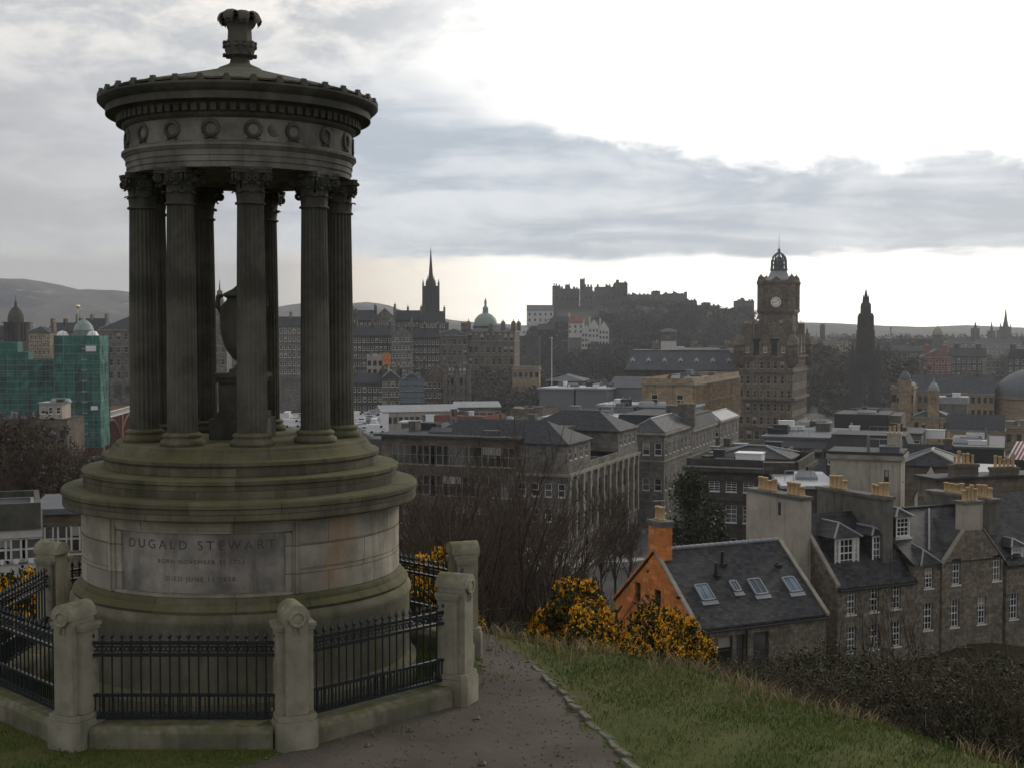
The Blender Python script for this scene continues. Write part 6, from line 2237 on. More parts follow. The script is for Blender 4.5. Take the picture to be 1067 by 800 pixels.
for i in range(4):
    o = link('chimney_pot', pot_mesh(), cs, (W3 / 2 - 0.52 + i * 0.33, 0.4, zc + 0.18))
    o.scale = (1.1, 1.1, rng.uniform(0.95, 1.5))

h4 = House('terraced_house', 'rubble stone house at the right edge with grey stained gable wall behind it', 1049, 588, 85.6, RT, -18.5)
W4 = 9.0
hs = h4.H
ops = h4.ops([(1056.5, 631)], 0.78, 1.75) + [(3.2, 4.0, hs - 4.6, hs - 2.9), (5.6, 6.4, hs - 4.6, hs - 2.9)]
mb = MB()
wall_face(mb, (0, 0, 0), (1, 0, 0), W4, hs, ops, 0.2)
wall_face(mb, (W4, 0, 0), (0, 1, 0), 8, hs, [])
wall_face(mb, (0, 8, 0), (0, -1, 0), 8, hs, [])
mb.build('wall', M['rubble'], h4.t)
for a, b, c, d in ops:
    put_window(h4.t, Vector((a, 0.03, c)), (1, 0), b - a, d - c, 'sash')
rm, _ = roof_shape('gable_x', W4, 8, hs, 4.0, 0.2)
rm.build('roof', M['slate_near'], h4.t)
p_ = h4.front(1060, 587, 0.2)
dormer(h4.t, p_.x - .55, 0.2, hs - .3, 1.1, 1.4, 2.4, 'sash', 0.0)
zc = zat(521, 88) - h4.zb
mb = MB()
mb.box(0.02, 0.9, 1.6, 7.6, hs - 2.5, zc)
cs = mb.build('chimney', M['concrete'], h4.t)
mb = MB()
mb.box(-0.06, 1.0, 1.5, 7.7, zc + .002, zc + .2)
mb.build('cap', M['concrete'], cs)
for y_ in (2.0, 2.5, 3.0, 4.6, 5.1, 5.6, 6.1):
    o = link('chimney_pot', pot_mesh(), cs, (0.45, y_, zc + 0.2))
    o.scale = (1.25, 1.25, rng.uniform(0.9, 1.3))

# ------------------------------------------------------------------ roofs between the houses and the shopping streets
b = block('classical_building', 'long sooty stone building with white sashes and slate roof behind the ivy clad tree', 832, 489, 146, 716, 13, 'soot', 'flat', 0.9, 'felt', courses=(3.9,),
          bands=[('f', 6, 1.25, 1.15, 1.7, 9, 1, 'sash2', 0.02, 0.95), ('f', 6, 1.3, 2.0, 4.4, 9, 1, 'sash2', 0.02, 0.95), ('f', 6, 1.3, 2.0, 8.2, 9, 1, 'sash2', 0.02, 0.95)])
W_, L_, H_ = dims(b)
mb = MB()
mb.box(0.2, W_ - 0.4, -0.42, -0.1, H_ - 0.08, H_ + 0.05)
mb.build('gutter', M['leadpale'], b)
block('roof_lantern', 'slate hipped roof with pale lead ridges standing on the long sooty building', 823, 478, 152, 742, 8, 'soot', 'hip', 1.1, 'slate', cornice=False, base=zat(486, 152), cat='roof house')
block('flat_topped_building', 'low felt roofed building with pale rooflights behind the long sooty building', 803, 480, 195, 722, 22, 'brown', 'flat', 0.4, 'felt', cornice=False)
rl = block('roof_lantern', 'pale pitched glass rooflight on the felt roofed building', 800, 478, 200, 770, 6, 'cladgrey', 'gable_x', 1.6, 'leadpale', cornice=False, base=zat(483, 200), cat='rooflight')
block('modern_office', 'dark grey office with big flat metal roof below the hotel', 868, 458, 232, 796, 24, 'cladgrey', 'slab', 0.4, 'lead', over=0.5, cornice=False, bands=[('f', 7, 1.6, 1.6, 1.6, 4, 1, 'dark')])
block('classical_building', 'slate mansard range with a row of square dormer windows behind the lift tower', 948, 470, 222, 862, 12, 'soot', 'mansard', 2.4, 'felt', cornice=True, bands=[('f', 9, 1.1, 1.5, 1.2, 3.6, 3, 'far')])
lt = block('lift_tower', 'tall pale harled tower with corniced top and slit windows, among the right hand roofs', 939, 474, 134, 866, 5.5, 'cream', 'slab', 0.25, 'felt', courses=(), bands=[('f', 1, 0.5, 1.7, 1.6, 9, 1, 'dark', 0.74, 0.86), ('r', 1, 0.5, 1.6, 1.4, 2.6, 2, 'dark')],
           chims=[(0.88, 0.4, 1.4, 0.9, 2.2, 3)], cat='tower')
W_, L_, H_ = dims(lt)
mb = MB()
mb.box(W_ * 0.66, W_ * 0.72, -0.12, -0.003, H_ - 7, H_ - 0.7)
mb.box(W_ * 0.9, W_ * 0.97, -0.12, -0.003, H_ - 7, H_ - 0.7)
mb.build('pilaster', M['cream'], lt)
bx = block('plant_enclosure', 'big black louvred box on the roofs below the gothic monument', 926, 433, 300, 870, 15, 'cladblack', 'slab', 0.25, 'felt', over=0.0, cornice=False, base=zat(453, 300), cat='plant room')
block('flat_topped_building', 'brown blank walled block against the right side of the black louvred box', 939, 434, 302, 926.5, 15, 'brown', 'slab', 0.2, 'felt', over=0, cornice=False)
block('flat_topped_building', 'wide low felt roof carrying the black louvred box', 960, 453, 290, 842, 18, 'concrete', 'slab', 0.4, 'felt', cornice=False, bands=[('f', 12, 1.4, 1.4, 1.2, 3.6, 2, 'far')])
block('flat_topped_building', 'low dark roofed block with white steam rising beyond it, below the hotel', 868, 446, 330, 826, 14, 'soot', 'slab', 0.4, 'felt', cornice=False)
box_thing('rooftop_cabin', 'white cabin on the dark roof to the right of the hotel', 'rooftop cabin', 837, 444, 322, 825, 3, 1.9, 'polewhite')
box_thing('rooftop_unit', 'white louvred air unit on the roofs in front of the cupola', 'air unit', 984, 448, 300, 966, 3, 2.0, 'polewhite')
block('slate_hall', 'wide black slate hung hall with flat grey roof at the right', 1046, 468, 190, 990, 22, 'cladblack', 'slab', 0.3, 'lead', over=0.1, cornice=False)
rl = block('roof_lantern', 'dark ridge lantern on the flat grey roof of the slate hung hall', 1025, 459, 203, 1008, 5, 'felt' if False else 'cladblack', 'gable_x', 1.0, 'leadpale', cornice=False, base=zat(463, 203), cat='rooflight')
block('slate_house', 'brown house with plain slate roof left of the slate hung hall', 991, 492, 165, 944, 9, 'brown', 'gable_x', 3.0, 'slate', cornice=False, chims=[(.9, .5, 1, 1.6, 4, 3)])
block('white_gable_house', 'small white gable with a single dark window between grey walls', 977, 517, 118, 955, 7, 'white', 'gable_y', 1.9, 'slate', cornice=False, bands=[('f', 1, 0.55, 0.7, 0.6, 3, 1, 'dark', 0.3, 0.95)])
block('flat_topped_building', 'single storey building under a wet white roof beside the cream chimney wall', 872, 509, 128, 818, 13, 'soot', 'slab', 0.3, 'membrane', over=0.3, cornice=False, rot=-6)
rt = block('rear_terrace', 'long brown rear wall with two rows of buff chimney pots at the right edge', 976, 500, 108, 1100, 2.6, 'brown', 'slab', 0.2, 'felt', rot=18, corner='L', cornice=False, bands=[('f', 5, 0.9, 1.5, 1.4, 3, 2, 'sash2')],
           chims=[(.27, .3, 2.4, 0.9, 1.2, 5), (.62, .3, 2.4, 0.9, .8, 5)])
block('flat_topped_building', 'narrow strip of white roof behind the rows of buff pots', 1056, 497, 125, 1010, 10, 'concrete', 'slab', 0.25, 'membrane', cornice=False)
block('slate_house', 'grey stone house with hipped slate roof tucked behind the lift tower', 1000, 486, 152, 940, 10, 'brown', 'hip', 1.5, 'slate', cornice=False)
# striped blind at the right edge
c = at(1049, 478, 205)
sb = thing('striped_canopy', 'red and white striped sloping canopy at the right edge of the roofs', 'canopy', tuple(c), R(-21))
M['stripe_red'] = plain('red_canvas', (0.36, 0.08, 0.07), 0.8, 0, 0.1)
mb = MB()
for i in range(22):
    x0, x1 = i * 0.3, i * 0.3 + 0.3
    f = lambda x, k: (x + k * 1.5, k * 4.2, k * 2.6)
    mb.add([f(x0, 0), f(x1, 0), f(x1, 1), f(x0, 1), (x0, 0.15, -0.1), (x1, 0.15, -0.1), (x1 + 1.5, 4.35, 2.5), (x0 + 1.5, 4.35, 2.5)],
           [(0, 1, 2, 3), (7, 6, 5, 4), (0, 4, 5, 1), (2, 6, 7, 3)], i % 2)
mb.build('canvas', [M['polewhite'], M['stripe_red']], sb)
mb = MB()
for x in (0.1, 3.3, 6.6):
    mb.tube([(x + 1.5, 4.2, 2.5), (x + 1.5, 4.2, -5)], 0.06, 6)
    mb.tube([(x, 0.2, -.1), (x + 1.5, 4.2, -3)], 0.05, 6)
mb.build('frame', M['metalpole'], sb)
block('flat_topped_building', 'pale roof terrace wall carrying the striped canopy', 1110, 481, 206, 1047, 10, 'concrete', 'flat', 0.4, 'felt', cornice=False)
# the honey stone archive with its slate roofs, and the big shallow dome
block('archive_building', 'long slate roofed honey stone range with dormers behind the clock cupola', 1036, 410, 458, 950, 16, 'gold', 'gable_x', 6.2, 'slate_light', cornice=True, bands=[('f', 14, 1.2, 2.0, 1.4, 4.4, 4, 'dark')], chims=[(.72, .5, 5, 1.4, 7.2, 0)])
block('archive_building', 'honey stone corner block with two rows of dark windows left of the clock cupola', 952, 404, 450, 929, 17, 'gold', 'flat', 0.8, 'lead', courses=(6.5,), bands=[('f', 4, 1.7, 2.6, 2.4, 6.2, 3, 'dark')])
block('archive_building', 'low front range with a shallow gabled lead roof under the clock cupola', 989, 434, 392, 952, 12, 'gold', 'hip', 2.0, 'slate', bands=[('f', 5, 1.2, 2, 1.8, 4, 2, 'dark')])
block('archive_building', 'honey stone hall with plain dark slate roof right of the white air unit', 1047, 448, 365, 987, 14, 'gold', 'gable_x', 3.8, 'slate', cornice=True)
block('archive_building', 'honey stone block at the right edge under the big shallow dome', 1110, 446, 370, 1047.5, 14, 'gold', 'flat', 0.6, 'lead', bands=[('f', 6, 1.3, 2.2, 2.0, 5, 2, 'dark')])
block('flat_topped_building', 'pale lead roofed link block between the cupola and the shallow dome', 1008, 421, 420, 978, 10, 'concrete', 'slab', 2.2, 'leadpale', cornice=False)
c = at(1097, 413, 462)
dh = thing('domed_hall', 'large shallow grey dome on a round honey stone drum at the right edge', 'domed hall', (c.x, c.y, T(c.x, c.y)), R(-21))
zd = c.z - dh.location.z
mb = MB()
mb.lathe([(19.6, 0), (19.6, zd - .8), (20.2, zd - .6), (20.2, zd)], 48)
mb.build('drum', M['gold'], dh, 30)
mb = MB()
mb.lathe([(19.8, zd + 0.01), (19.6, zd + .5)] + [(19.4 * math.cos(R(a)), zd + 0.5 + 10.5 * math.sin(R(a))) for a in range(0, 86, 7)] + [(1.4, zd + 11), (1.4, zd + 12), (0, zd + 12.6)], 48, scal=lambda a, z: 1 + 0.004 * math.cos(a * 48))
mb.build('dome', M['lead'], dh, 30)
# beyond: the shopping street, gallery and far terraces
FAR = [
    ('red sandstone shop building with gables left of the long dark arcade roof', 961, 992, 372, 760, 'red', 'gable_y', 4, 5, 4),
    ('long dark arcade roof beyond the archive, below the cathedral spires', 991, 1029, 371, 780, 'soot', 'gable_x', 4.5, 7, 3),
    ('grey block beyond the archive with a pale attic, near the right edge', 1028, 1052, 376, 720, 'grey', 'flat', 1, 5, 4),
    ('sooty tall block at the right edge behind the shallow dome', 1050, 1090, 372, 700, 'soot', 'mansard', 4, 6, 4),
    ('far terrace of tall shops with a row of pale attic windows', 884, 972, 355, 1010, 'soot', 'flat', 1.0, 22, 4),
    ('pale columned gallery far beyond the hotel, in the gardens', 858, 884, 357, 900, 'gold', 'flat', 1.0, 9, 1),
    ('low grey columned gallery left end, in the gardens beyond the hotel', 836, 860, 358, 930, 'grey', 'flat', 1.0, 9, 1),
    ('sooty shops roofline between the gothic monument and the domed lantern', 918, 962, 366, 860, 'soot', 'gable_x', 3.5, 9, 4),
    ('grey far block just under the cathedral spires', 1018, 1064, 358, 1250, 'grey', 'gable_x', 4, 10, 3),
    ('brown far block right of the domed lantern on the skyline', 985, 1016, 357, 1150, 'brown', 'hip', 4, 8, 3),
]
for lb, xl, xr, y, d, wl_, rf_, rh_, co, st_ in FAR:
    block('street_block', lb, xr, y, d, xl, 16, wl_, rf_, rh_, 'slate', rot=-12, bands=[('f', co, 1.5, 2.4, 1.6, 4.2, st_, 'stone' if wl_ == 'soot' and d > 1000 else 'far')] if d > 650 else (),
          chims=[(.2, .5, 3, 1.2, rh_ + 2.5, 4), (.8, .5, 3, 1.2, rh_ + 2.5, 4)] if d < 900 and 'gallery' not in lb else [])
# ------------------------------------------------------------------ hills on the horizon
def moor(name, c1, c2, c3):
    m, q, b = new_mat(name)
    p = q.n('ShaderNodeNewGeometry').outputs['Position']
    n1 = q.noise(p, 0.0055, 6, 0.65, 0.8)
    n2 = q.noise(p, 0.02, 5, 0.65)
    col = q.mix(q.step(q.m('ADD', q.m('MULTIPLY', n1, 0.7), q.m('MULTIPLY', n2, 0.3)), 0.4, 0.6), c1, c2)
    col = q.mix(q.step(n2, 0.56, 0.68), col, c3)
    q.put(b.inputs['Base Color'], col)
    b.inputs['Roughness'].default_value = 0.95
    bumped(q, b, n2, 0.6, 8.0)
    return m


moor_mat = moor('heather_moor', (0.105, 0.092, 0.078), (0.012, 0.022, 0.036), (0.21, 0.175, 0.125))
farm_mat = moor('far_fields', (0.10, 0.10, 0.075), (0.05, 0.055, 0.045), (0.16, 0.15, 0.12))
crag('left_hills', [(-420, 330), (-200, 305), (-60, 295), (-10, 291), (30, 291), (60, 296), (80, 303), (100, 302), (135, 304), (170, 309), (205, 316), (240, 322), (275, 326), (300, 319), (318, 316), (345, 319), (372, 316), (388, 315), (405, 319), (430, 328), (480, 335), (560, 340)], 2700, 1100, 9.0, moor_mat)
crag('right_hills', [(480, 341), (600, 338), (760, 338), (840, 336), (900, 339), (960, 341), (1010, 339), (1067, 342), (1200, 338), (1420, 341)], 2500, 900, 5.0, farm_mat)

# ------------------------------------------------------------------ street, pavements, kerbs
asphalt = plain('wet_asphalt', (0.052, 0.052, 0.055), 0.38, 0, 0.3, 0.4, 0.5)
paving = plain('stone_paving', (0.17, 0.165, 0.15), 0.6, 0, 0.25, 0.7, 0.4)
paint = plain('road_paint', (0.65, 0.64, 0.60), 0.6, 0, 0.2, 1.0)
ROAD = [(-26.0, 128), (-12, 138), (1.6, 150), (9.0, 170), (17.0, 190), (30.5, 227), (58, 300), (97, 400), (150, 540)]


def resample(pts, st):
    out = []
    for (ax, ay), (bx, by) in zip(pts[:-1], pts[1:]):
        n_ = max(1, int(math.hypot(bx - ax, by - ay) / st))
        out += [(ax + (bx - ax) * i / n_, ay + (by - ay) * i / n_) for i in range(n_)]
    return out + [pts[-1]]


RP = resample(ROAD, 4.0)
for _ in range(6):
    RP = [RP[0]] + [((RP[i - 1][0] + RP[i][0] * 2 + RP[i + 1][0]) / 4, (RP[i - 1][1] + RP[i][1] * 2 + RP[i + 1][1]) / 4) for i in range(1, len(RP) - 1)] + [RP[-1]]


def ribbon(name, mat, o0, o1, up, thick=0.0, seg=None):
    mb = MB()
    pr_ = []
    rng_ = range(len(RP)) if seg is None else range(*seg)
    for i in rng_:
        a, b = RP[max(i - 1, 0)], RP[min(i + 1, len(RP) - 1)]
        t = Vector((b[0] - a[0], b[1] - a[1], 0)).normalized()
        n_ = Vector((t.y, -t.x, 0))
        c = Vector((RP[i][0], RP[i][1], 0))
        zc = max(T(RP[i][0] + n_.x * k, RP[i][1] + n_.y * k) for k in (-8, 0, 8)) + 0.25
        pr_.append((c + n_ * o0 + Vector((0, 0, zc + up)), c + n_ * o1 + Vector((0, 0, zc + up))))
    for (a, b), (c, d) in zip(pr_[:-1], pr_[1:]):
        mb.quad(a, b, d, c)
        if thick:
            dn = Vector((0, 0, -thick))
            mb.quad(a, c, c + dn, a + dn)
            mb.quad(b, b + dn, d + dn, d)
    o = mb.build(name, mat)
    return tag(o, kind='structure')


ribbon('road', asphalt, -6.5, 6.5, 0.0, 1.5)
ribbon('pavement', paving, -9.6, -6.502, 0.13, 1.5)
ribbon('pavement', paving, 6.502, 9.6, 0.13, 1.5)
for k in range(6, len(RP) - 3, 3):
    ribbon('road_marking', paint, -0.09, 0.09, 0.006, 0.0, (k, k + 2))

# ------------------------------------------------------------------ cars
def car_parts(body_mat, van=False):
    mb = MB()
    if van:
        prof = [(-2.4, 0.35), (-2.4, 2.0), (-2.2, 2.15), (0.9, 2.15), (1.6, 1.25), (2.4, 1.0), (2.45, 0.35)]
    else:
        prof = [(-2.1, 0.35), (-2.12, 0.8), (-1.95, 0.95), (-1.3, 0.98), (-0.8, 1.42), (0.55, 1.45), (1.2, 0.98), (2.0, 0.82), (2.1, 0.55), (2.08, 0.35)]
    n_ = len(prof)
    hw = 0.86
    k = lambda z: hw - max(0, z - 0.95) * 0.22
    mb.add([(x, -k(z), z) for x, z in prof] + [(x, k(z), z) for x, z in prof], [tuple(range(n_)), tuple(range(n_, 2 * n_))[::-1]] + [(i, n_ + i, n_ + (i + 1) % n_, (i + 1) % n_) for i in range(n_)])
    body = mb.mesh('body', body_mat)
    wm = MB()
    if van:
        wm.box(0.75, 1.35, -0.80, 0.80, 1.35, 1.85)
    else:
        for s_ in (-1, 1):
            y0 = s_ * 0.82
            wm.add([(-1.05, y0, 1.02), (0.95, y0, 1.02), (0.45, y0 * .935, 1.36), (-0.72, y0 * .935, 1.36)], [(0, 1, 2, 3)])
        wm.add([(0.66, -.66, 1.40), (0.66, .66, 1.40), (1.18, .74, 1.03), (1.18, -.74, 1.03)], [(0, 1, 2, 3)])
        wm.add([(-0.86, -.66, 1.40), (-0.86, .66, 1.40), (-1.3, .74, 1.02), (-1.3, -.74, 1.02)], [(0, 1, 2, 3)])
        for i, v in enumerate(wm.v):
            wm.v[i] = (v[0] + (0.02 if v[0] > 0.6 and abs(v[1]) < .8 else -0.02 if abs(v[1]) < .75 and v[0] < -.8 else 0), v[1] * 1.02, v[2] + 0.01)
    wind = wm.mesh('window', M['glass'])
    wh = MB()
    wh.lathe([(0.0, -0.1), (0.2, -0.11), (0.31, -0.1), (0.33, -0.05), (0.33, 0.08), (0, 0.08)], 16, rot=Matrix.Rotation(R(90), 3, 'X'))
    wheel = wh.mesh('wheel', M['cladblack'])
    hl = MB()
    hl.box(-0.03, 0.03, -0.14, 0.14, -0.07, 0.07)
    m_, q, b_ = new_mat('lit_headlamp_' + str(len(bpy.data.materials)))
    b_.inputs['Emission Color'].default_value = (1, 0.95, 0.85, 1)
    b_.inputs['Emission Strength'].default_value = 3.0
    light = hl.mesh('headlight', m_)
    return body, wind, wheel, light, van


CARM = {n: plain('car_paint_' + n, c, 0.25, 0.0, 0.05, 1, 0.6) for n, c in (('white', (0.7, 0.7, 0.7)), ('silver', (0.35, 0.36, 0.38)), ('red', (0.3, 0.03, 0.03)), ('dark', (0.03, 0.032, 0.04)))}
CARP = {n: car_parts(m_) for n, m_ in CARM.items()}
CARP['van'] = car_parts(CARM['white'], True)


def put_car(kind, label, x, y, rz, z=None, group=None, name=None):
    b_, w_, wh_, hl_, van = CARP[kind]
    t = thing(name or ('white_van' if van else 'parked_car'), label, 'van' if van else 'car', (x, y, (T(x, y) + 0.3) if z is None else z), rz, group)
    link('body', b_, t)
    link('window', w_, t)
    for sx in (-1.3, 1.35):
        for sy in (-0.8, 0.8):
            link('wheel', wh_, t, (sx, sy, 0.33), math.pi if sy > 0 else 0)
    for sy in (-0.6, 0.6):
        link('headlight', hl_, t, (2.44 if van else 2.1, sy, 0.68))
    return t


def road_z(x, y):
    return max(T(x + k, y) for k in (-8, 0, 8)) + 0.28


put_car('white', 'white car with lit headlights coming up the street behind the bare trees', xat(546, 152), 152, R(-118), road_z(xat(546, 152), 152), name='moving_car')
put_car('silver', 'silver car on the street just left of the orange gable', xat(640, 186), 186, R(70), road_z(xat(640, 186), 186), name='moving_car')
put_car('white', 'white car parked by the kerb beside the pilastered sandstone block', xat(628, 205), 205, R(70), road_z(xat(628, 205), 205))
put_car('dark', 'dark car parked further along the pilastered sandstone block', xat(645, 222), 222, R(70), road_z(xat(645, 222), 222))
n_ = 0
for k, (px, py, d) in enumerate([(371, 437, 330), (377, 441, 325), (384, 438, 335), (390, 444, 322), (374, 447, 315), (381, 450, 312), (392, 451, 310), (366, 443, 322), (388, 433, 340), (300, 437, 330), (308, 440, 325), (315, 436, 335), (304, 445, 318)]):
    p = at(px, py, d)
    put_car('van' if k % 3 == 0 else 'white' if k % 3 == 1 else 'silver', 'white or silver vehicle parked in the station car park beside the right hand columns', p.x, p.y, R(20 + 70 * (k % 2)), p.z, 'vehicles in the station car park', 'parked_vehicle')
pk = [at(362, 452, 330), at(402, 452, 330), at(398, 432, 345), at(290, 430, 350), at(285, 455, 325)]
mb = MB()
mb.add([tuple(at(x, y, d) + Vector((0, 0, -.05))) for x, y, d in ((280, 455, 305), (405, 457, 305), (405, 430, 350), (280, 430, 350))] + [tuple(at(x, y, d) + Vector((0, 0, -9))) for x, y, d in ((280, 455, 305), (405, 457, 305), (405, 430, 350), (280, 430, 350))],
       [(0, 1, 2, 3), (0, 4, 5, 1), (1, 5, 6, 2), (2, 6, 7, 3), (3, 7, 4, 0)])
tag(mb.build('car_park_deck', asphalt), kind='structure')
for k, px in enumerate((42, 50, 59, 68, 77, 86, 96, 104)):
    p = at(px, 485 - 0.06 * (px - 42), 300)
    put_car(('red', 'white', 'silver', 'dark')[k % 4], 'car in the line of traffic on the low road left of the steps', p.x, p.y, R(8), p.z, 'cars on the low road', 'queueing_car')
mb = MB()
a, b = at(-40, 490.5, 297), at(160, 478.5, 297)
for w0, z0 in ((-5, -0.02),):
    mb.add([(a.x, a.y - 5, a.z), (b.x, b.y - 5, b.z), (b.x, b.y + 9, b.z), (a.x, a.y + 9, a.z), (a.x, a.y - 5, a.z - 9), (b.x, b.y - 5, b.z - 9), (b.x, b.y + 9, b.z - 9), (a.x, a.y + 9, a.z - 9)],
           [(0, 1, 2, 3), (0, 4, 5, 1), (1, 5, 6, 2), (2, 6, 7, 3), (3, 7, 4, 0)])
tag(mb.build('low_road', asphalt), kind='structure')

# ------------------------------------------------------------------ poles
def pole(label, px, yt, yb, d, r, mat='polewhite', name='flagpole'):
    p = at(px, yb, d)
    z0 = min(p.z, T(p.x, p.y))
    t = thing(name, label, 'pole', (p.x, p.y, z0))
    H = zat(yt, d) - z0
    mb = MB()
    mb.tube([(0, 0, 0), (0, 0, H * .5), (0, 0, H)], [r, r * .85, r * .6], 8)
    mb.build('shaft', M[mat], t)
    mb = MB()
    mb.lathe([(r * .6, H), (r * 1.6, H + r), (r * 1.4, H + 2 * r), (0, H + 3.2 * r)], 8)
    mb.build('knob', M[mat], t)


pole('tall white flagpole below the castle crag', 575, 353, 385, 420, 0.17)
pole('white flagpole behind the castellated office', 483.5, 360, 384, 430, 0.11, 'metalpole')
pole('short white flagpole above the tenement with the white finial', 436.5, 373, 392, 430, 0.11, 'metalpole')
pole('thin dark mast among the trees beyond the gothic monument', 928, 343, 366, 900, 0.5, 'cladgrey', 'mast')
domed_tower('small dark square tower on the far skyline between the hotel and gothic monument', 857, 337, 340, 352, 2.6, 1200, 'soot', 'soot', spike=0.2, bell=False)

# ------------------------------------------------------------------ trees and plants
bark = leafy('bark', (0.030, 0.024, 0.018), (0.058, 0.046, 0.034), 0.9, 3.0)
twig = leafy('twigs', (0.060, 0.043, 0.031), (0.105, 0.076, 0.055), 0.9, 1.0)


def grow(seed, h, stems, spread, levels=(5, 5, 4), up=0.35, r0=0.055, base_len=0.42, tmin=0.010):
    rr = random.Random(seed)
    tm, cm = MB(), MB()

    def branch(p, d, ln, r, lev):
        n_ = 4 if lev < 2 else 3
        pts, rad = [p.copy()], [r]
        q, dd = p.copy(), d.copy()
        for i in range(n_):
            dd = (dd + Vector((rr.gauss(0, .13), rr.gauss(0, .13), up * 0.25 + rr.gauss(0, .06)))).normalized()
            q = q + dd * ln / n_
            pts.append(q.copy())
            rad.append(r * (1 - 0.62 * (i + 1) / n_))
        (tm if lev < 2 else cm).tube(pts, rad, 6 if lev == 0 else 4 if lev == 1 else 3, cap=False)
        if lev >= len(levels):
            return
        for k in range(levels[lev]):
            t = rr.uniform(0.25 if lev == 0 else 0.15, 1.0)
            i = min(int(t * n_), n_ - 1)
            f = t * n_ - i
            pp = pts[i].lerp(pts[i + 1], f)
            ax = (pts[i + 1] - pts[i]).normalized()
            side = ax.orthogonal().normalized()
            side.rotate(Matrix.Rotation(rr.uniform(0, 6.283), 3, ax))
            nd = (ax * rr.uniform(0.65, 1.1) + side * rr.uniform(0.45, 0.85) * spread + Vector((0, 0, up * 0.4))).normalized()
            branch(pp, nd, ln * rr.uniform(0.42, 0.68) * (1.15 - 0.3 * t), max(r * 0.56 * (1.1 - 0.5 * t), tmin), lev + 1)

    for s_ in range(stems):
        a = rr.uniform(0, 6.283)
        tilt = rr.uniform(0.05, 0.34) * (1 if stems > 1 else 0.3)
        d = Vector((math.cos(a) * tilt, math.sin(a) * tilt, 1)).normalized()
        branch(Vector((math.cos(a) * 0.12 * (stems > 1), math.sin(a) * 0.12 * (stems > 1), -0.3)), d, h * base_len * rr.uniform(1.25, 1.75), r0 * rr.uniform(0.8, 1.2), 0)
    return tm.mesh('trunk', bark), cm.mesh('crown', twig)


SAP = [grow(11 + i, 8.0, 3, 0.95, (8, 6, 4), 0.42, 0.105, 0.42, 0.0125) for i in range(4)]
THIN = [grow(61 + i, 8.0, 2, 0.7, (5, 4, 2), 0.5, 0.06, 0.5, 0.012) for i in range(2)]
BIG = [grow(31 + i, 11.0, 1, 1.25, (10, 8, 6, 3), 0.28, 0.22, 0.5, 0.028) for i in range(2)]


def mesh_top(me):
    return max(v.co.z for v in me.vertices)


def put_tree(pair, name, label, px, d, ytop, group=None, rz=None, cat='tree', wide=1.0):
    x = xat(px, d)
    z0 = T(x, d)
    s_ = 1.08 * (zat(ytop, d) - z0) / max(mesh_top(pair[0]), mesh_top(pair[1]))
    t = thing(name, label, cat, (x, d, z0), rz if rz is not None else rng.uniform(0, 6.28), group)
    t.scale = (s_ * wide, s_ * wide, s_)
    link('trunk', pair[0], t)
    link('crown', pair[1], t)
    return t


for k, (px, d, yt) in enumerate([(516, 27, 520), (542, 29, 462), (470, 36, 486), (572, 40, 478), (500, 40, 462), (545, 46, 456), (450, 46, 492), (480, 56, 474), (432, 56, 500), (520, 64, 462)]):
    put_tree(SAP[k % 4], 'bare_sapling', 'leafless many stemmed young tree in the thicket on the slope behind the right hand railings', px, d, yt, 'bare saplings on the slope', wide=0.85)
for k, (px, d, yt, lb) in enumerate([(642, 112, 512, 'bare street tree standing closest left of the orange chimney'), (628, 120, 526, 'bare street tree between the road and the orange gable'), (655, 124, 540, 'short bare tree half hidden behind the orange chimney')]):
    put_tree(BIG[k % 2], 'bare_tree', lb, px, d, yt, wide=0.62)
for k, (px, d, yt) in enumerate([(8, 112, 440), (38, 120, 446), (-22, 104, 434), (62, 132, 462), (22, 135, 452), (95, 140, 486), (55, 108, 470), (-5, 125, 444), (30, 106, 455), (75, 118, 474), (15, 100, 462), (48, 142, 456), (84, 128, 482), (0, 96, 468)]):
    put_tree(BIG[k % 2], 'bare_tree', 'leafless round crowned tree in the clump below the green netting at left', px, d, yt, 'bare trees at left')
for k, (px, d, yt, lb) in enumerate([(905, 66, 572, 'thin bare sapling in front of the dormered terraced house'), (938, 64, 560, 'tallest thin bare sapling before the arched window house'), (962, 68, 590, 'short bare sapling before the big stone gable'), (880, 60, 600, 'low bare sapling at the corner between orange house and terrace')]):
    put_tree(THIN[k % 2], 'bare_sapling', lb, px, d, yt, wide=0.8)


def leaf_mesh(name, mat, pts, size, rr, stretch=1.0, mesh_mats=None):
    """Many small leaf faces at the given points."""
    pts = np.asarray(pts)
    n_ = len(pts)
    rs = np.random.RandomState(rr)
    u = rs.normal(size=(n_, 3))
    u /= np.linalg.norm(u, axis=1, keepdims=True)
    w = rs.normal(size=(n_, 3))
    v = np.cross(u, w)
    v /= np.linalg.norm(v, axis=1, keepdims=True)
    s_ = (size * rs.uniform(0.6, 1.4, n_))[:, None]
    a = pts - u * s_ * stretch
    b = pts + v * s_ * 0.5
    c = pts + u * s_ * stretch
    d = pts - v * s_ * 0.5
    vs = np.stack([a, b, c, d], 1).reshape(-1, 3)
    fs = np.arange(n_ * 4).reshape(-1, 4)
    me = bpy.data.meshes.new(name)
    me.from_pydata(vs.tolist(), [], fs.tolist())
    for m_ in (mat if isinstance(mat, list) else [mat]):
        me.materials.append(m_)
    return me


def clumps(rs, n_clump, rx, rz, z0, shell=0.55):
    """Clump centres filling an uneven dome."""
    out = []
    while len(out) < n_clump:
        p = rs.uniform(-1, 1, 3)
        r = np.linalg.norm(p)
        if r < 1 and r > shell * rs.uniform(0, 1) and p[2] > -0.75:
            out.append((p[0] * rx, p[1] * rx, z0 + p[2] * rz))
    return np.array(out)


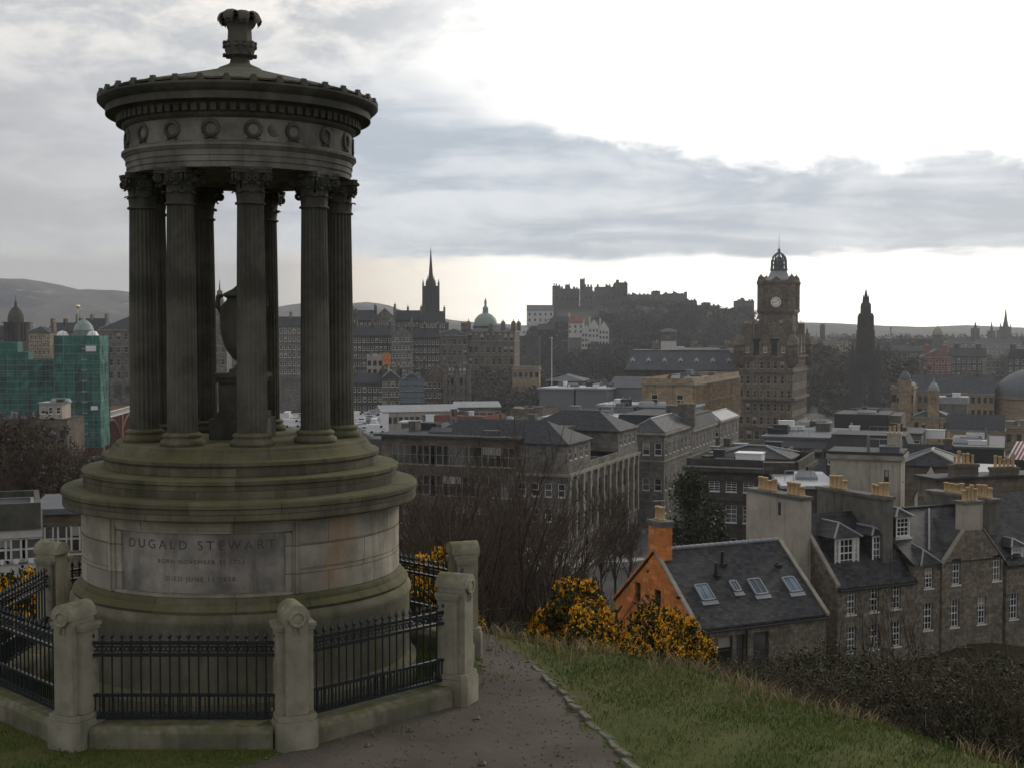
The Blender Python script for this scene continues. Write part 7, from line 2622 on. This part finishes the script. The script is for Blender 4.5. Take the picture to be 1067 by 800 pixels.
gorse_green = leafy('gorse_spines', (0.028, 0.034, 0.012), (0.060, 0.064, 0.022), 0.8, 4.0)
gorse_gold = leafy('gorse_blossom', (0.80, 0.36, 0.010), (0.92, 0.52, 0.025), 0.7, 6.0)


def gorse(seed, rx, h):
    rs = np.random.RandomState(seed)
    cl = clumps(rs, 70, rx, h * 0.52, h * 0.52, 0.8)
    fol, blo = [], []
    sm = MB()
    for i, c in enumerate(cl):
        r = 0.16 * rs.uniform(0.7, 1.4)
        k = rs.normal(size=(90, 3)) * r * 0.62
        fol.append(c + k)
        if c[2] > h * 0.15 and rs.rand() < 0.92:
            d = rs.normal(size=(rs.randint(90, 190), 3))
            d /= np.linalg.norm(d, axis=1, keepdims=True)
            d[:, 2] = np.abs(d[:, 2]) * 1.1 - 0.2
            blo.append(c + d * r * rs.uniform(0.8, 1.35, (len(d), 1)))
        if i % 2 == 0:
            sm.tube([(c[0] * .1, c[1] * .1, -0.3), (c[0] * .6, c[1] * .6, c[2] * .55), tuple(c)], [0.03, 0.018, 0.008], 4, cap=False)
    return sm.mesh('stem', bark), leaf_mesh('foliage', gorse_green, np.concatenate(fol), 0.055, seed, 1.0), leaf_mesh('blossom', gorse_gold, np.concatenate(blo), 0.032, seed + 1, 0.8)


GO = [gorse(5, 0.95, 1.7), gorse(8, 0.95, 1.6), gorse(13, 0.8, 1.3)]


def put_gorse(k, label, px, d, ytop, wide=1.0, group=None):
    x = xat(px, d)
    z0 = T(x, d)
    h = max(v.co.z for v in GO[k][2].vertices)
    s_ = (zat(ytop, d) - z0) / h
    t = thing('gorse_bush', label, 'gorse bush', (x, d, z0), rng.uniform(0, 6), group)
    t.scale = (wide, wide, s_)
    for n_, me in zip(('stem', 'foliage', 'blossom'), GO[k]):
        link(n_, me, t)


put_gorse(0, 'tall gorse in yellow bloom left of the orange gable, biggest of its clump', 603, 24.0, 600, 0.95)
put_gorse(1, 'yellow gorse bush spreading at the left foot of the biggest gorse', 578, 24.6, 626, 0.6)
put_gorse(2, 'yellow gorse bush at the right foot of the biggest gorse', 634, 23.4, 652, 0.65)
put_gorse(1, 'blooming gorse in front of the orange house wall, right of the gap', 690, 24.5, 628, 0.82)
put_gorse(2, 'low gorse with few flowers at the far right of the clump by the orange house', 712, 25.2, 642, 0.85)
put_gorse(2, 'small gorse low in the gap between the two big gorse bushes', 655, 23.8, 655, 0.6)
put_gorse(2, 'gorse seen through the railings behind the drum, right side', 440, 23.4, 574, 0.9)
put_gorse(0, 'low gorse between the drum and the right rear pier', 462, 24.0, 566, 0.7)
put_gorse(1, 'gorse bush in bloom behind the left railings at the picture edge', 2, 21.4, 586, 0.8)
put_gorse(2, 'gorse bush in bloom behind the left railings beside the rear pier', 33, 22.0, 588, 0.7)
put_gorse(0, 'gorse bush half outside the left edge behind the railings', -32, 21.0, 588, 0.8)

# brambles and scrub on the bank
scrub_leaf = leafy('withered_leaves', (0.042, 0.034, 0.018), (0.080, 0.062, 0.034), 0.85, 0.5)
scrub_green = leafy('bramble_leaves', (0.026, 0.034, 0.012), (0.055, 0.060, 0.024), 0.75, 0.5)
cane = leafy('bramble_canes', (0.055, 0.042, 0.028), (0.105, 0.078, 0.052), 0.85, 0.5)


def scrub(seed, green):
    rs = np.random.RandomState(seed)
    rr = random.Random(seed)
    sm = MB()
    pts = []
    for i in range(170):
        a = rr.uniform(0, 6.283)
        ln = rr.uniform(0.6, 1.5)
        h = rr.uniform(0.6, 1.7)
        b0 = Vector((rr.gauss(0, .35), rr.gauss(0, .35), -0.3))
        d = Vector((math.cos(a), math.sin(a), 0))
        p = [b0, b0 + d * ln * .25 + Vector((0, 0, h * .75)), b0 + d * ln * .6 + Vector((0, 0, h * 1.05)), b0 + d * ln + Vector((0, 0, h * rr.uniform(.55, 1.1)))]
        sm.tube(p, [0.009, 0.007, 0.005, 0.003], 3, cap=False)
        for k in range(13 if green else 6):
            t = rr.uniform(0.25, 1)
            i0 = min(int(t * 3), 2)
            q = p[i0].lerp(p[i0 + 1], t * 3 - i0)
            pts.append((q.x + rr.gauss(0, .07), q.y + rr.gauss(0, .07), q.z + rr.gauss(0, .07)))
    return sm.mesh('stem', cane), leaf_mesh('foliage', scrub_green if green else scrub_leaf, pts, 0.036 if green else 0.028, seed)


SC = [scrub(41 + i, i % 2 == 0) for i in range(5)]
rs_ = random.Random(99)
n_s = 0
for i in range(900):
    d = 19.5 + 55 * rs_.random() ** 1.35
    px = rs_.uniform(520, 1120)
    x = xat(px, d)
    if lip_s(x, d) < 1.3 + 0.5 * (px < 760):
        continue
    z0 = T(x, d)
    lim = float(np.interp(px, [520, 560, 640, 740, 800, 870, 960, 1120], [640, 665, 690, 684, 684, 668, 652, 640]))
    s_ = rs_.uniform(0.7, 1.5) * (0.75 if d < 26 else 1.0)
    room = zat(lim, d) - z0
    s_ = min(s_, room / 1.75)
    if s_ < 0.3 or (px < 580 and d > 30):
        continue
    k = rs_.randrange(5)
    t = thing('bank_shrub', 'tangled bramble and scrub bush on the dark bank below the grass edge', 'shrub', (x, d, z0), rs_.uniform(0, 6.28), 'scrub on the bank')
    w_ = s_ * rs_.uniform(0.95, 1.4)
    t.scale = (w_, w_, s_)
    link('stem', SC[k][0], t)
    link('foliage', SC[k][1], t)
    n_s += 1
    if n_s >= 240:
        break
for i in range(46):                                   # the same scrub behind the monument and on its left
    px = rs_.uniform(-60, 500)
    d = rs_.uniform(23, 60)
    x = xat(px, d)
    if lip_s(x, d) < 2.5:
        continue
    s_ = min(rs_.uniform(0.8, 1.7), (zat(588 if px < 110 else 575, d) - T(x, d)) / 1.75)
    if s_ < 0.3:
        continue
    k = rs_.randrange(5)
    t = thing('bank_shrub', 'scrub bush on the slope behind the monument railings', 'shrub', (x, d, T(x, d)), rs_.uniform(0, 6.28), 'scrub behind the monument')
    t.scale = (s_ * 1.2, s_ * 1.2, s_)
    link('stem', SC[k][0], t)
    link('foliage', SC[k][1], t)

# ivy clad evergreen by the sooty building
rs2 = np.random.RandomState(4)
cl = np.concatenate([clumps(rs2, 60, 1.9, 3.4, 4.2, 0.5), clumps(rs2, 24, 1.1, 1.6, 7.6, 0.4)])
pts = np.concatenate([c + rs2.normal(size=(70, 3)) * 0.38 for c in cl])
ev_f = leaf_mesh('crown', leafy('ivy_leaves', (0.018, 0.026, 0.009), (0.055, 0.062, 0.022), 0.6, 0.8), pts, 0.15, 3)
mb = MB()
mb.tube([(0, 0, -.5), (0.1, 0, 3), (0, .1, 7)], [0.3, 0.22, 0.08], 8)
for i in range(14):
    a = rs2.uniform(0, 6.28)
    z = rs2.uniform(2, 7)
    mb.tube([(0, 0, z - .8), (math.cos(a) * .8, math.sin(a) * .8, z), (math.cos(a) * 1.5, math.sin(a) * 1.5, z + .5)], [0.08, 0.05, 0.02], 5)
ev_t = mb.mesh('trunk', bark)
x = xat(722, 112)
ev = thing('evergreen_tree', 'dark ivy clad evergreen tree in front of the sooty building', 'tree', (x, 112, T(x, 112)))
s_ = (zat(488, 112) - T(x, 112)) / 9.4
ev.scale = (s_ * 0.85, s_ * 0.85, s_)
link('crown', ev_f, ev)
link('trunk', ev_t, ev)
x = xat(745, 116)
ev2 = thing('evergreen_tree', 'smaller ivy clad evergreen to the right of the taller one', 'tree', (x, 116, T(x, 116)), 2.0)
s_ = (zat(522, 116) - T(x, 116)) / 9.4
ev2.scale = (s_ * 0.8, s_ * 0.8, s_)
link('crown', ev_f, ev2)
link('trunk', ev_t, ev2)


# far woods that read as one mass
def wood(name, label, spots, mat, seed, size=0.24, per=70):
    rs = np.random.RandomState(seed)
    pts, sz = [], []
    for x, y, z, r in spots:
        k = rs.normal(size=(per, 3))
        k /= np.linalg.norm(k, axis=1, keepdims=True)
        k *= (rs.uniform(0.25, 1, (per, 1)) ** 0.5) * r
        k[:, 2] *= 1.05
        pts.append(np.array([x, y, z + r * 0.6]) + k)
    o = link(name, leaf_mesh(name, mat, np.concatenate(pts), spots[0][3] * size, seed))
    return tag(o, label, 'wood', None, 'stuff')


wood_mat = leafy('far_bare_woodland', (0.050, 0.044, 0.035), (0.090, 0.079, 0.062), 0.9, 0.06)
wood_dark = leafy('far_dark_woodland', (0.020, 0.022, 0.013), (0.036, 0.036, 0.024), 0.9, 0.06)
sp = []
rw = random.Random(3)
for i in range(1300):
    px = rw.uniform(552, 830)
    top = float(np.interp(px, [552, 575, 590, 640, 655, 720, 740, 790, 830], [342, 333, 329, 320, 315, 316, 321, 324, 342]))
    py = top + (392 - top) * rw.random() ** 1.25
    if 588 < px < 640 and 334 < py < 366:
        continue
    d = 1165 - (py - top) * 6.5 + rw.uniform(-20, 20)
    p = at(px, py, d)
    sp.append((p.x, p.y, p.z - 4.5, rw.uniform(3.5, 6.0)))
wood('crag_wood', 'dark bare woodland covering the castle crag', sp, wood_dark, 1)
sp = []
for i in range(420):
    px = rw.uniform(826, 960)
    d = rw.uniform(560, 880)
    top = float(np.interp(px, [826, 850, 880, 920, 960], [366, 362, 368, 366, 376]))
    py = rw.uniform(top, 428)
    if 872 < px < 930 and d < 660:
        continue
    p = at(px, py, d)
    if p.z < T(p.x, p.y) - 1:
        continue
    sp.append((p.x, p.y, p.z - 4, rw.uniform(3.5, 5.5)))
wood('garden_wood', 'bare park trees massed in the gardens round the gothic monument', sp, wood_mat, 2)
sp = []
for i in range(260):
    px = rw.uniform(830, 1100)
    d = rw.uniform(1300, 1900)
    py = rw.uniform(352, 358)
    p = at(px, py, d)
    sp.append((p.x, p.y, p.z - 5, rw.uniform(4, 8)))
wood('skyline_wood', 'line of far trees along the horizon on the right', sp, wood_mat, 5)
sp = []
for i in range(160):
    px = rw.uniform(488, 576)
    py = rw.uniform(386, 424)
    d = 640 - (py - 386) * 4.5
    p = at(px, py, d)
    sp.append((p.x, p.y, p.z - 3.5, rw.uniform(2.5, 4)))
wood('embankment_wood', 'dark scrubby trees on the embankment below the domed bank', sp, wood_mat, 6)
sp = []
for i in range(150):
    px = rw.uniform(395, 535)
    d = rw.uniform(70, 140)
    x = xat(px, d)
    if d > 118 and px > 520:
        continue
    sp.append((x, d, T(x, d) + rw.uniform(-0.5, 1.6), rw.uniform(1.2, 2.4)))
wood('slope_scrub', 'brown undergrowth filling the slope between the railings and the street', sp, leafy('undergrowth', (0.040, 0.032, 0.020), (0.075, 0.06, 0.036), 0.9, 0.25), 8, 0.10, 120)

sp = []
for i in range(120):
    px = rw.uniform(-70, 66)
    d = rw.uniform(98, 150)
    top = float(np.interp(px, [-70, 0, 40, 66], [432, 442, 448, 476]))
    p = at(px, rw.uniform(top + 12, 520), d)
    sp.append((p.x, p.y, p.z - 1.5, rw.uniform(1.6, 3.0)))
wood('hillside_wood', 'brown leafless trees massed below the green netting at left', sp, leafy('brown_twig_mass', (0.045, 0.036, 0.025), (0.085, 0.068, 0.046), 0.9, 0.2), 9, 0.07, 220)

# steam drifting up beyond the dark roof
m_, q, bs = new_mat('steam')
m_.node_tree.nodes.remove(bs)
vol = q.n('ShaderNodeVolumePrincipled')
vol.inputs['Color'].default_value = (0.95, 0.95, 0.95, 1)
vol.inputs['Density'].default_value = 0.07
q.nt.links.new(vol.outputs[0], [n for n in q.nt.nodes if n.type == 'OUTPUT_MATERIAL'][0].inputs['Volume'])
c = at(848, 441, 350)
stm = thing('steam_plume', 'small white steam plume beyond the roofs right of the hotel', 'steam', tuple(c))
tag(stm, kind='stuff')
mb = MB()
mb.lathe([(0.2, -1.5), (4.2, -1.2), (5.4, -0.3), (4.6, 0.9), (2.6, 1.6), (2.9, 2.3), (1.2, 3.0), (1.0, 4.2), (0.0, 5.2)], 22, scal=lambda a, z: 1 + 0.22 * math.sin(3 * a + z * 1.7) + 0.15 * math.sin(5 * a - z * 2.3))
mb.build('plume', m_, stm, 60)

# ------------------------------------------------------------------ grass, dry tufts, kerb stones
grass_mat = leafy('grass_blades', (0.060, 0.100, 0.016), (0.150, 0.172, 0.038), 0.7, 0.7)
dry_mat = leafy('dry_grass', (0.19, 0.15, 0.075), (0.33, 0.26, 0.14), 0.8, 1.5)


def in_fence(x, y, r=2.98):
    dx_, dy_ = x + 3.55, y - 16.76
    a = np.arctan2(dy_, dx_)
    k = np.mod(a, math.pi / 4) - math.pi / 8
    k = np.mod(a + math.pi / 8, math.pi / 4) - math.pi / 8
    return np.hypot(dx_, dy_) * np.cos(np.mod(a, math.pi / 4) - 0) < 0 if False else np.hypot(dx_, dy_) * np.cos(k) < r


def blades(name, n, region, hlo, hhi, width, lean, mat, seed, prob):
    rs = np.random.RandomState(seed)
    x = rs.uniform(region[0], region[1], n)
    y = rs.uniform(region[2], region[3], n)
    keep = prob(x, y) > rs.uniform(0, 1, n)
    x, y = x[keep], y[keep]
    z = terrain(x, y)
    n = len(x)
    h = rs.uniform(hlo, hhi, n)
    a = rs.uniform(0, 6.283, n)
    ln = rs.uniform(0.15, lean, n) * h
    b = rs.uniform(0, 6.283, n)
    w = width * rs.uniform(0.6, 1.4, n)
    p0 = np.stack([x - np.cos(a) * w, y - np.sin(a) * w, z - 0.02], 1)
    p1 = np.stack([x + np.cos(a) * w, y + np.sin(a) * w, z - 0.02], 1)
    m0 = np.stack([x + np.cos(b) * ln * .35 - np.cos(a) * w * .7, y + np.sin(b) * ln * .35 - np.sin(a) * w * .7, z + h * .6], 1)
    m1 = np.stack([x + np.cos(b) * ln * .35 + np.cos(a) * w * .7, y + np.sin(b) * ln * .35 + np.sin(a) * w * .7, z + h * .6], 1)
    tp = np.stack([x + np.cos(b) * ln, y + np.sin(b) * ln, z + h], 1)
    vs = np.stack([p0, p1, m1, m0, tp], 1).reshape(-1, 3)
    i0 = (np.arange(n) * 5)[:, None]
    fs = (i0 + np.array([[0, 1, 2, 3]])).tolist() + (i0 + np.array([[3, 2, 4]])).tolist()
    me = bpy.data.meshes.new(name)
    me.from_pydata(vs.tolist(), [], fs)
    me.materials.append(mat)
    return tag(link(name, me), kind='stuff')


def patch(x, y):
    return 0.5 + 0.28 * np.sin(x * 1.9 + y * 0.7) * np.sin(y * 1.3 - x * 0.6) + 0.22 * np.sin(x * 4.3 - y * 3.1)


def grass_prob(x, y):
    s = lip_s(x, y)
    p = np.clip(patch(x, y) * 1.5, 0.12, 1.0) * sstep(0.02, 0.35, path_dist(x, y)) * (s < 3.0)
    worn = sstep(1.6, 0.2, path_dist(x, y)) * (y < 15.5) * (x > 0) * 0.55
    p = p * (1 - worn)
    return p * (~in_fence(x, y, 3.06))


def edge_prob(x, y):
    """Longer grass where nobody treads: along the fence foot, the path edge and the lip."""
    s = lip_s(x, y)
    e = np.maximum(np.exp(-((path_dist(x, y) - 0.16) / 0.12) ** 2) * (x > -0.6) * 0.6, sstep(-1.6, 0.0, s) * (s < 2.6))
    dx_, dy_ = x + 3.55, y - 16.76
    k = np.mod(np.arctan2(dy_, dx_) , math.pi / 4) - math.pi / 8
    ap = np.hypot(dx_, dy_) * np.cos(k)
    e = np.maximum(e, np.exp(-((np.abs(ap - 3.12)) / 0.10) ** 2) * 0.8)
    return e * np.clip(patch(x * 1.3, y * 1.3) * 1.6, 0.05, 1) * (~in_fence(x, y, 3.06))


blades('grass', 260000, (-8.5, 9.5, 10.5, 24), 0.018, 0.055, 0.005, 1.0, grass_mat, 1, grass_prob)
blades('grass', 26000, (-8.5, 9.5, 11, 24), 0.05, 0.13, 0.006, 1.1, grass_mat, 2, edge_prob)
blades('dry_grass', 60000, (-2, 11, 11, 25), 0.08, 0.26, 0.007, 1.2, dry_mat, 3, lambda x, y: np.exp(-((lip_s(x, y) - 0.5) / 0.75) ** 2) * np.clip(patch(x * .8 + 3, y * .8) * 1.8 - 0.45, 0, 1) * 0.9)
blades('grass', 30000, (-6.6, -0.6, 13.8, 20), 0.05, 0.16, 0.006, 1.0, grass_mat, 4, lambda x, y: in_fence(x, y, 2.8) * (np.hypot(x - MX, y - MY) > 2.2) * 0.6)

# loose gravel trodden into the path
rs3 = np.random.RandomState(21)
gx, gy = rs3.uniform(-4.5, 1.6, 9000), rs3.uniform(11, 20, 9000)
kk = (path_dist(gx, gy) < 0.12) & (rs3.uniform(0, 1, 9000) < 0.15 + 0.45 * np.clip(patch(gx * 1.7, gy * 1.7), 0, 1))
gx, gy = gx[kk], gy[kk]
gz = terrain(gx, gy)
gs = rs3.uniform(0.005, 0.020, len(gx)) * (1 + (rs3.uniform(0, 1, len(gx)) > 0.97) * 1.6)
ov, of_ = [], []
oct_ = np.array([(1, 0, 0), (0, 1, 0), (-1, 0, 0), (0, -1, 0), (0, 0, .7), (0, 0, -.7)])
for i in range(len(gx)):
    a_ = rs3.uniform(0, 6.28)
    sc_ = gs[i] * rs3.uniform(0.7, 1.3, (6, 1))
    p_ = oct_ * sc_
    p_ = np.stack([p_[:, 0] * math.cos(a_) - p_[:, 1] * math.sin(a_), p_[:, 0] * math.sin(a_) + p_[:, 1] * math.cos(a_), p_[:, 2]], 1)
    o_ = len(ov)
    ov.extend((p_ + np.array([gx[i], gy[i], gz[i] + 0.006 + gs[i] * 0.25])).tolist())
    of_ += [(o_ + a, o_ + b, o_ + 4) for a, b in ((0, 1), (1, 2), (2, 3), (3, 0))] + [(o_ + b, o_ + a, o_ + 5) for a, b in ((0, 1), (1, 2), (2, 3), (3, 0))]
me = bpy.data.meshes.new('gravel')
me.from_pydata(ov, [], of_)
me.materials.append(leafy('gravel_chips', (0.07, 0.062, 0.052), (0.19, 0.17, 0.145), 0.85, 9.0))
tag(link('gravel', me), kind='stuff')

kerb = stone('path_edging_stone', (0.20, 0.18, 0.145), (0.13, 0.118, 0.095), (0.06, 0.055, 0.045), 3.0, moss=(0.07, 0.08, 0.03))
rk = random.Random(17)
KP = resample([(px_, py_) for px_, py_ in ((1.28, 12.9), (1.20, 13.4), (0.98, 14.4), (0.72, 15.4), (0.50, 16.4), (0.30, 17.4))], 0.30)
for i, ((ax, ay), (bx, by)) in enumerate(zip(KP[:-1], KP[1:])):
    if i > 9 and rk.random() < 0.35:
        continue
    L = math.hypot(bx - ax, by - ay) * rk.uniform(0.75, 0.96)
    mb = MB()
    hw, hh = rk.uniform(0.035, 0.055), rk.uniform(0.02, 0.05)
    pts = [(-L / 2, -hw), (-L / 2 + .03, -hw * 1.2), (L / 2 - .04, -hw * 1.1), (L / 2, -hw * .7), (L / 2 - .01, hw), (-L / 2 + .02, hw * .9)]
    pts = [(x + rk.uniform(-.012, .012), y + rk.uniform(-.012, .012)) for x, y in pts]
    n_ = len(pts)
    mb.add([(x, y, -0.12) for x, y in pts] + [(x, y, hh - .012) for x, y in pts] + [(x * .92, y * .78, hh + rk.uniform(-.006, .006)) for x, y in pts],
           [tuple(range(n_))[::-1], tuple(range(2 * n_, 3 * n_))] + [(k * n_ + j, k * n_ + (j + 1) % n_, (k + 1) * n_ + (j + 1) % n_, (k + 1) * n_ + j) for k in range(2) for j in range(n_)])
    cx_, cy_ = (ax + bx) / 2 + rk.uniform(-.03, .03), (ay + by) / 2
    o = mb.build('edging_stone', kerb, None, None, (cx_, cy_, T(cx_, cy_)))
    o.rotation_euler = (rk.uniform(-.1, .1), rk.uniform(-.06, .06), math.atan2(by - ay, bx - ax) + rk.uniform(-.12, .12))
    tag(o, 'rough stone in the broken edging along the right side of the path', 'edging stone', 'edging stones along the path')

# ------------------------------------------------------------------ air
mb = MB()
mb.box(-2800, 2800, -70, 3700, -66, 165)
hz = mb.build('haze', None)
hz.data.materials.clear()
hm = bpy.data.materials.new('haze')
hm.use_nodes = True
q = NT(hm.node_tree)
vol = q.n('ShaderNodeVolumePrincipled')
vol.inputs['Color'].default_value = (0.86, 0.90, 0.96, 1)
vol.inputs['Density'].default_value = 0.00013
vol.inputs['Anisotropy'].default_value = 0.35
q.nt.links.new(vol.outputs[0], q.n('ShaderNodeOutputMaterial').inputs['Volume'])
hz.data.materials.append(hm)
tag(hz, kind='stuff')
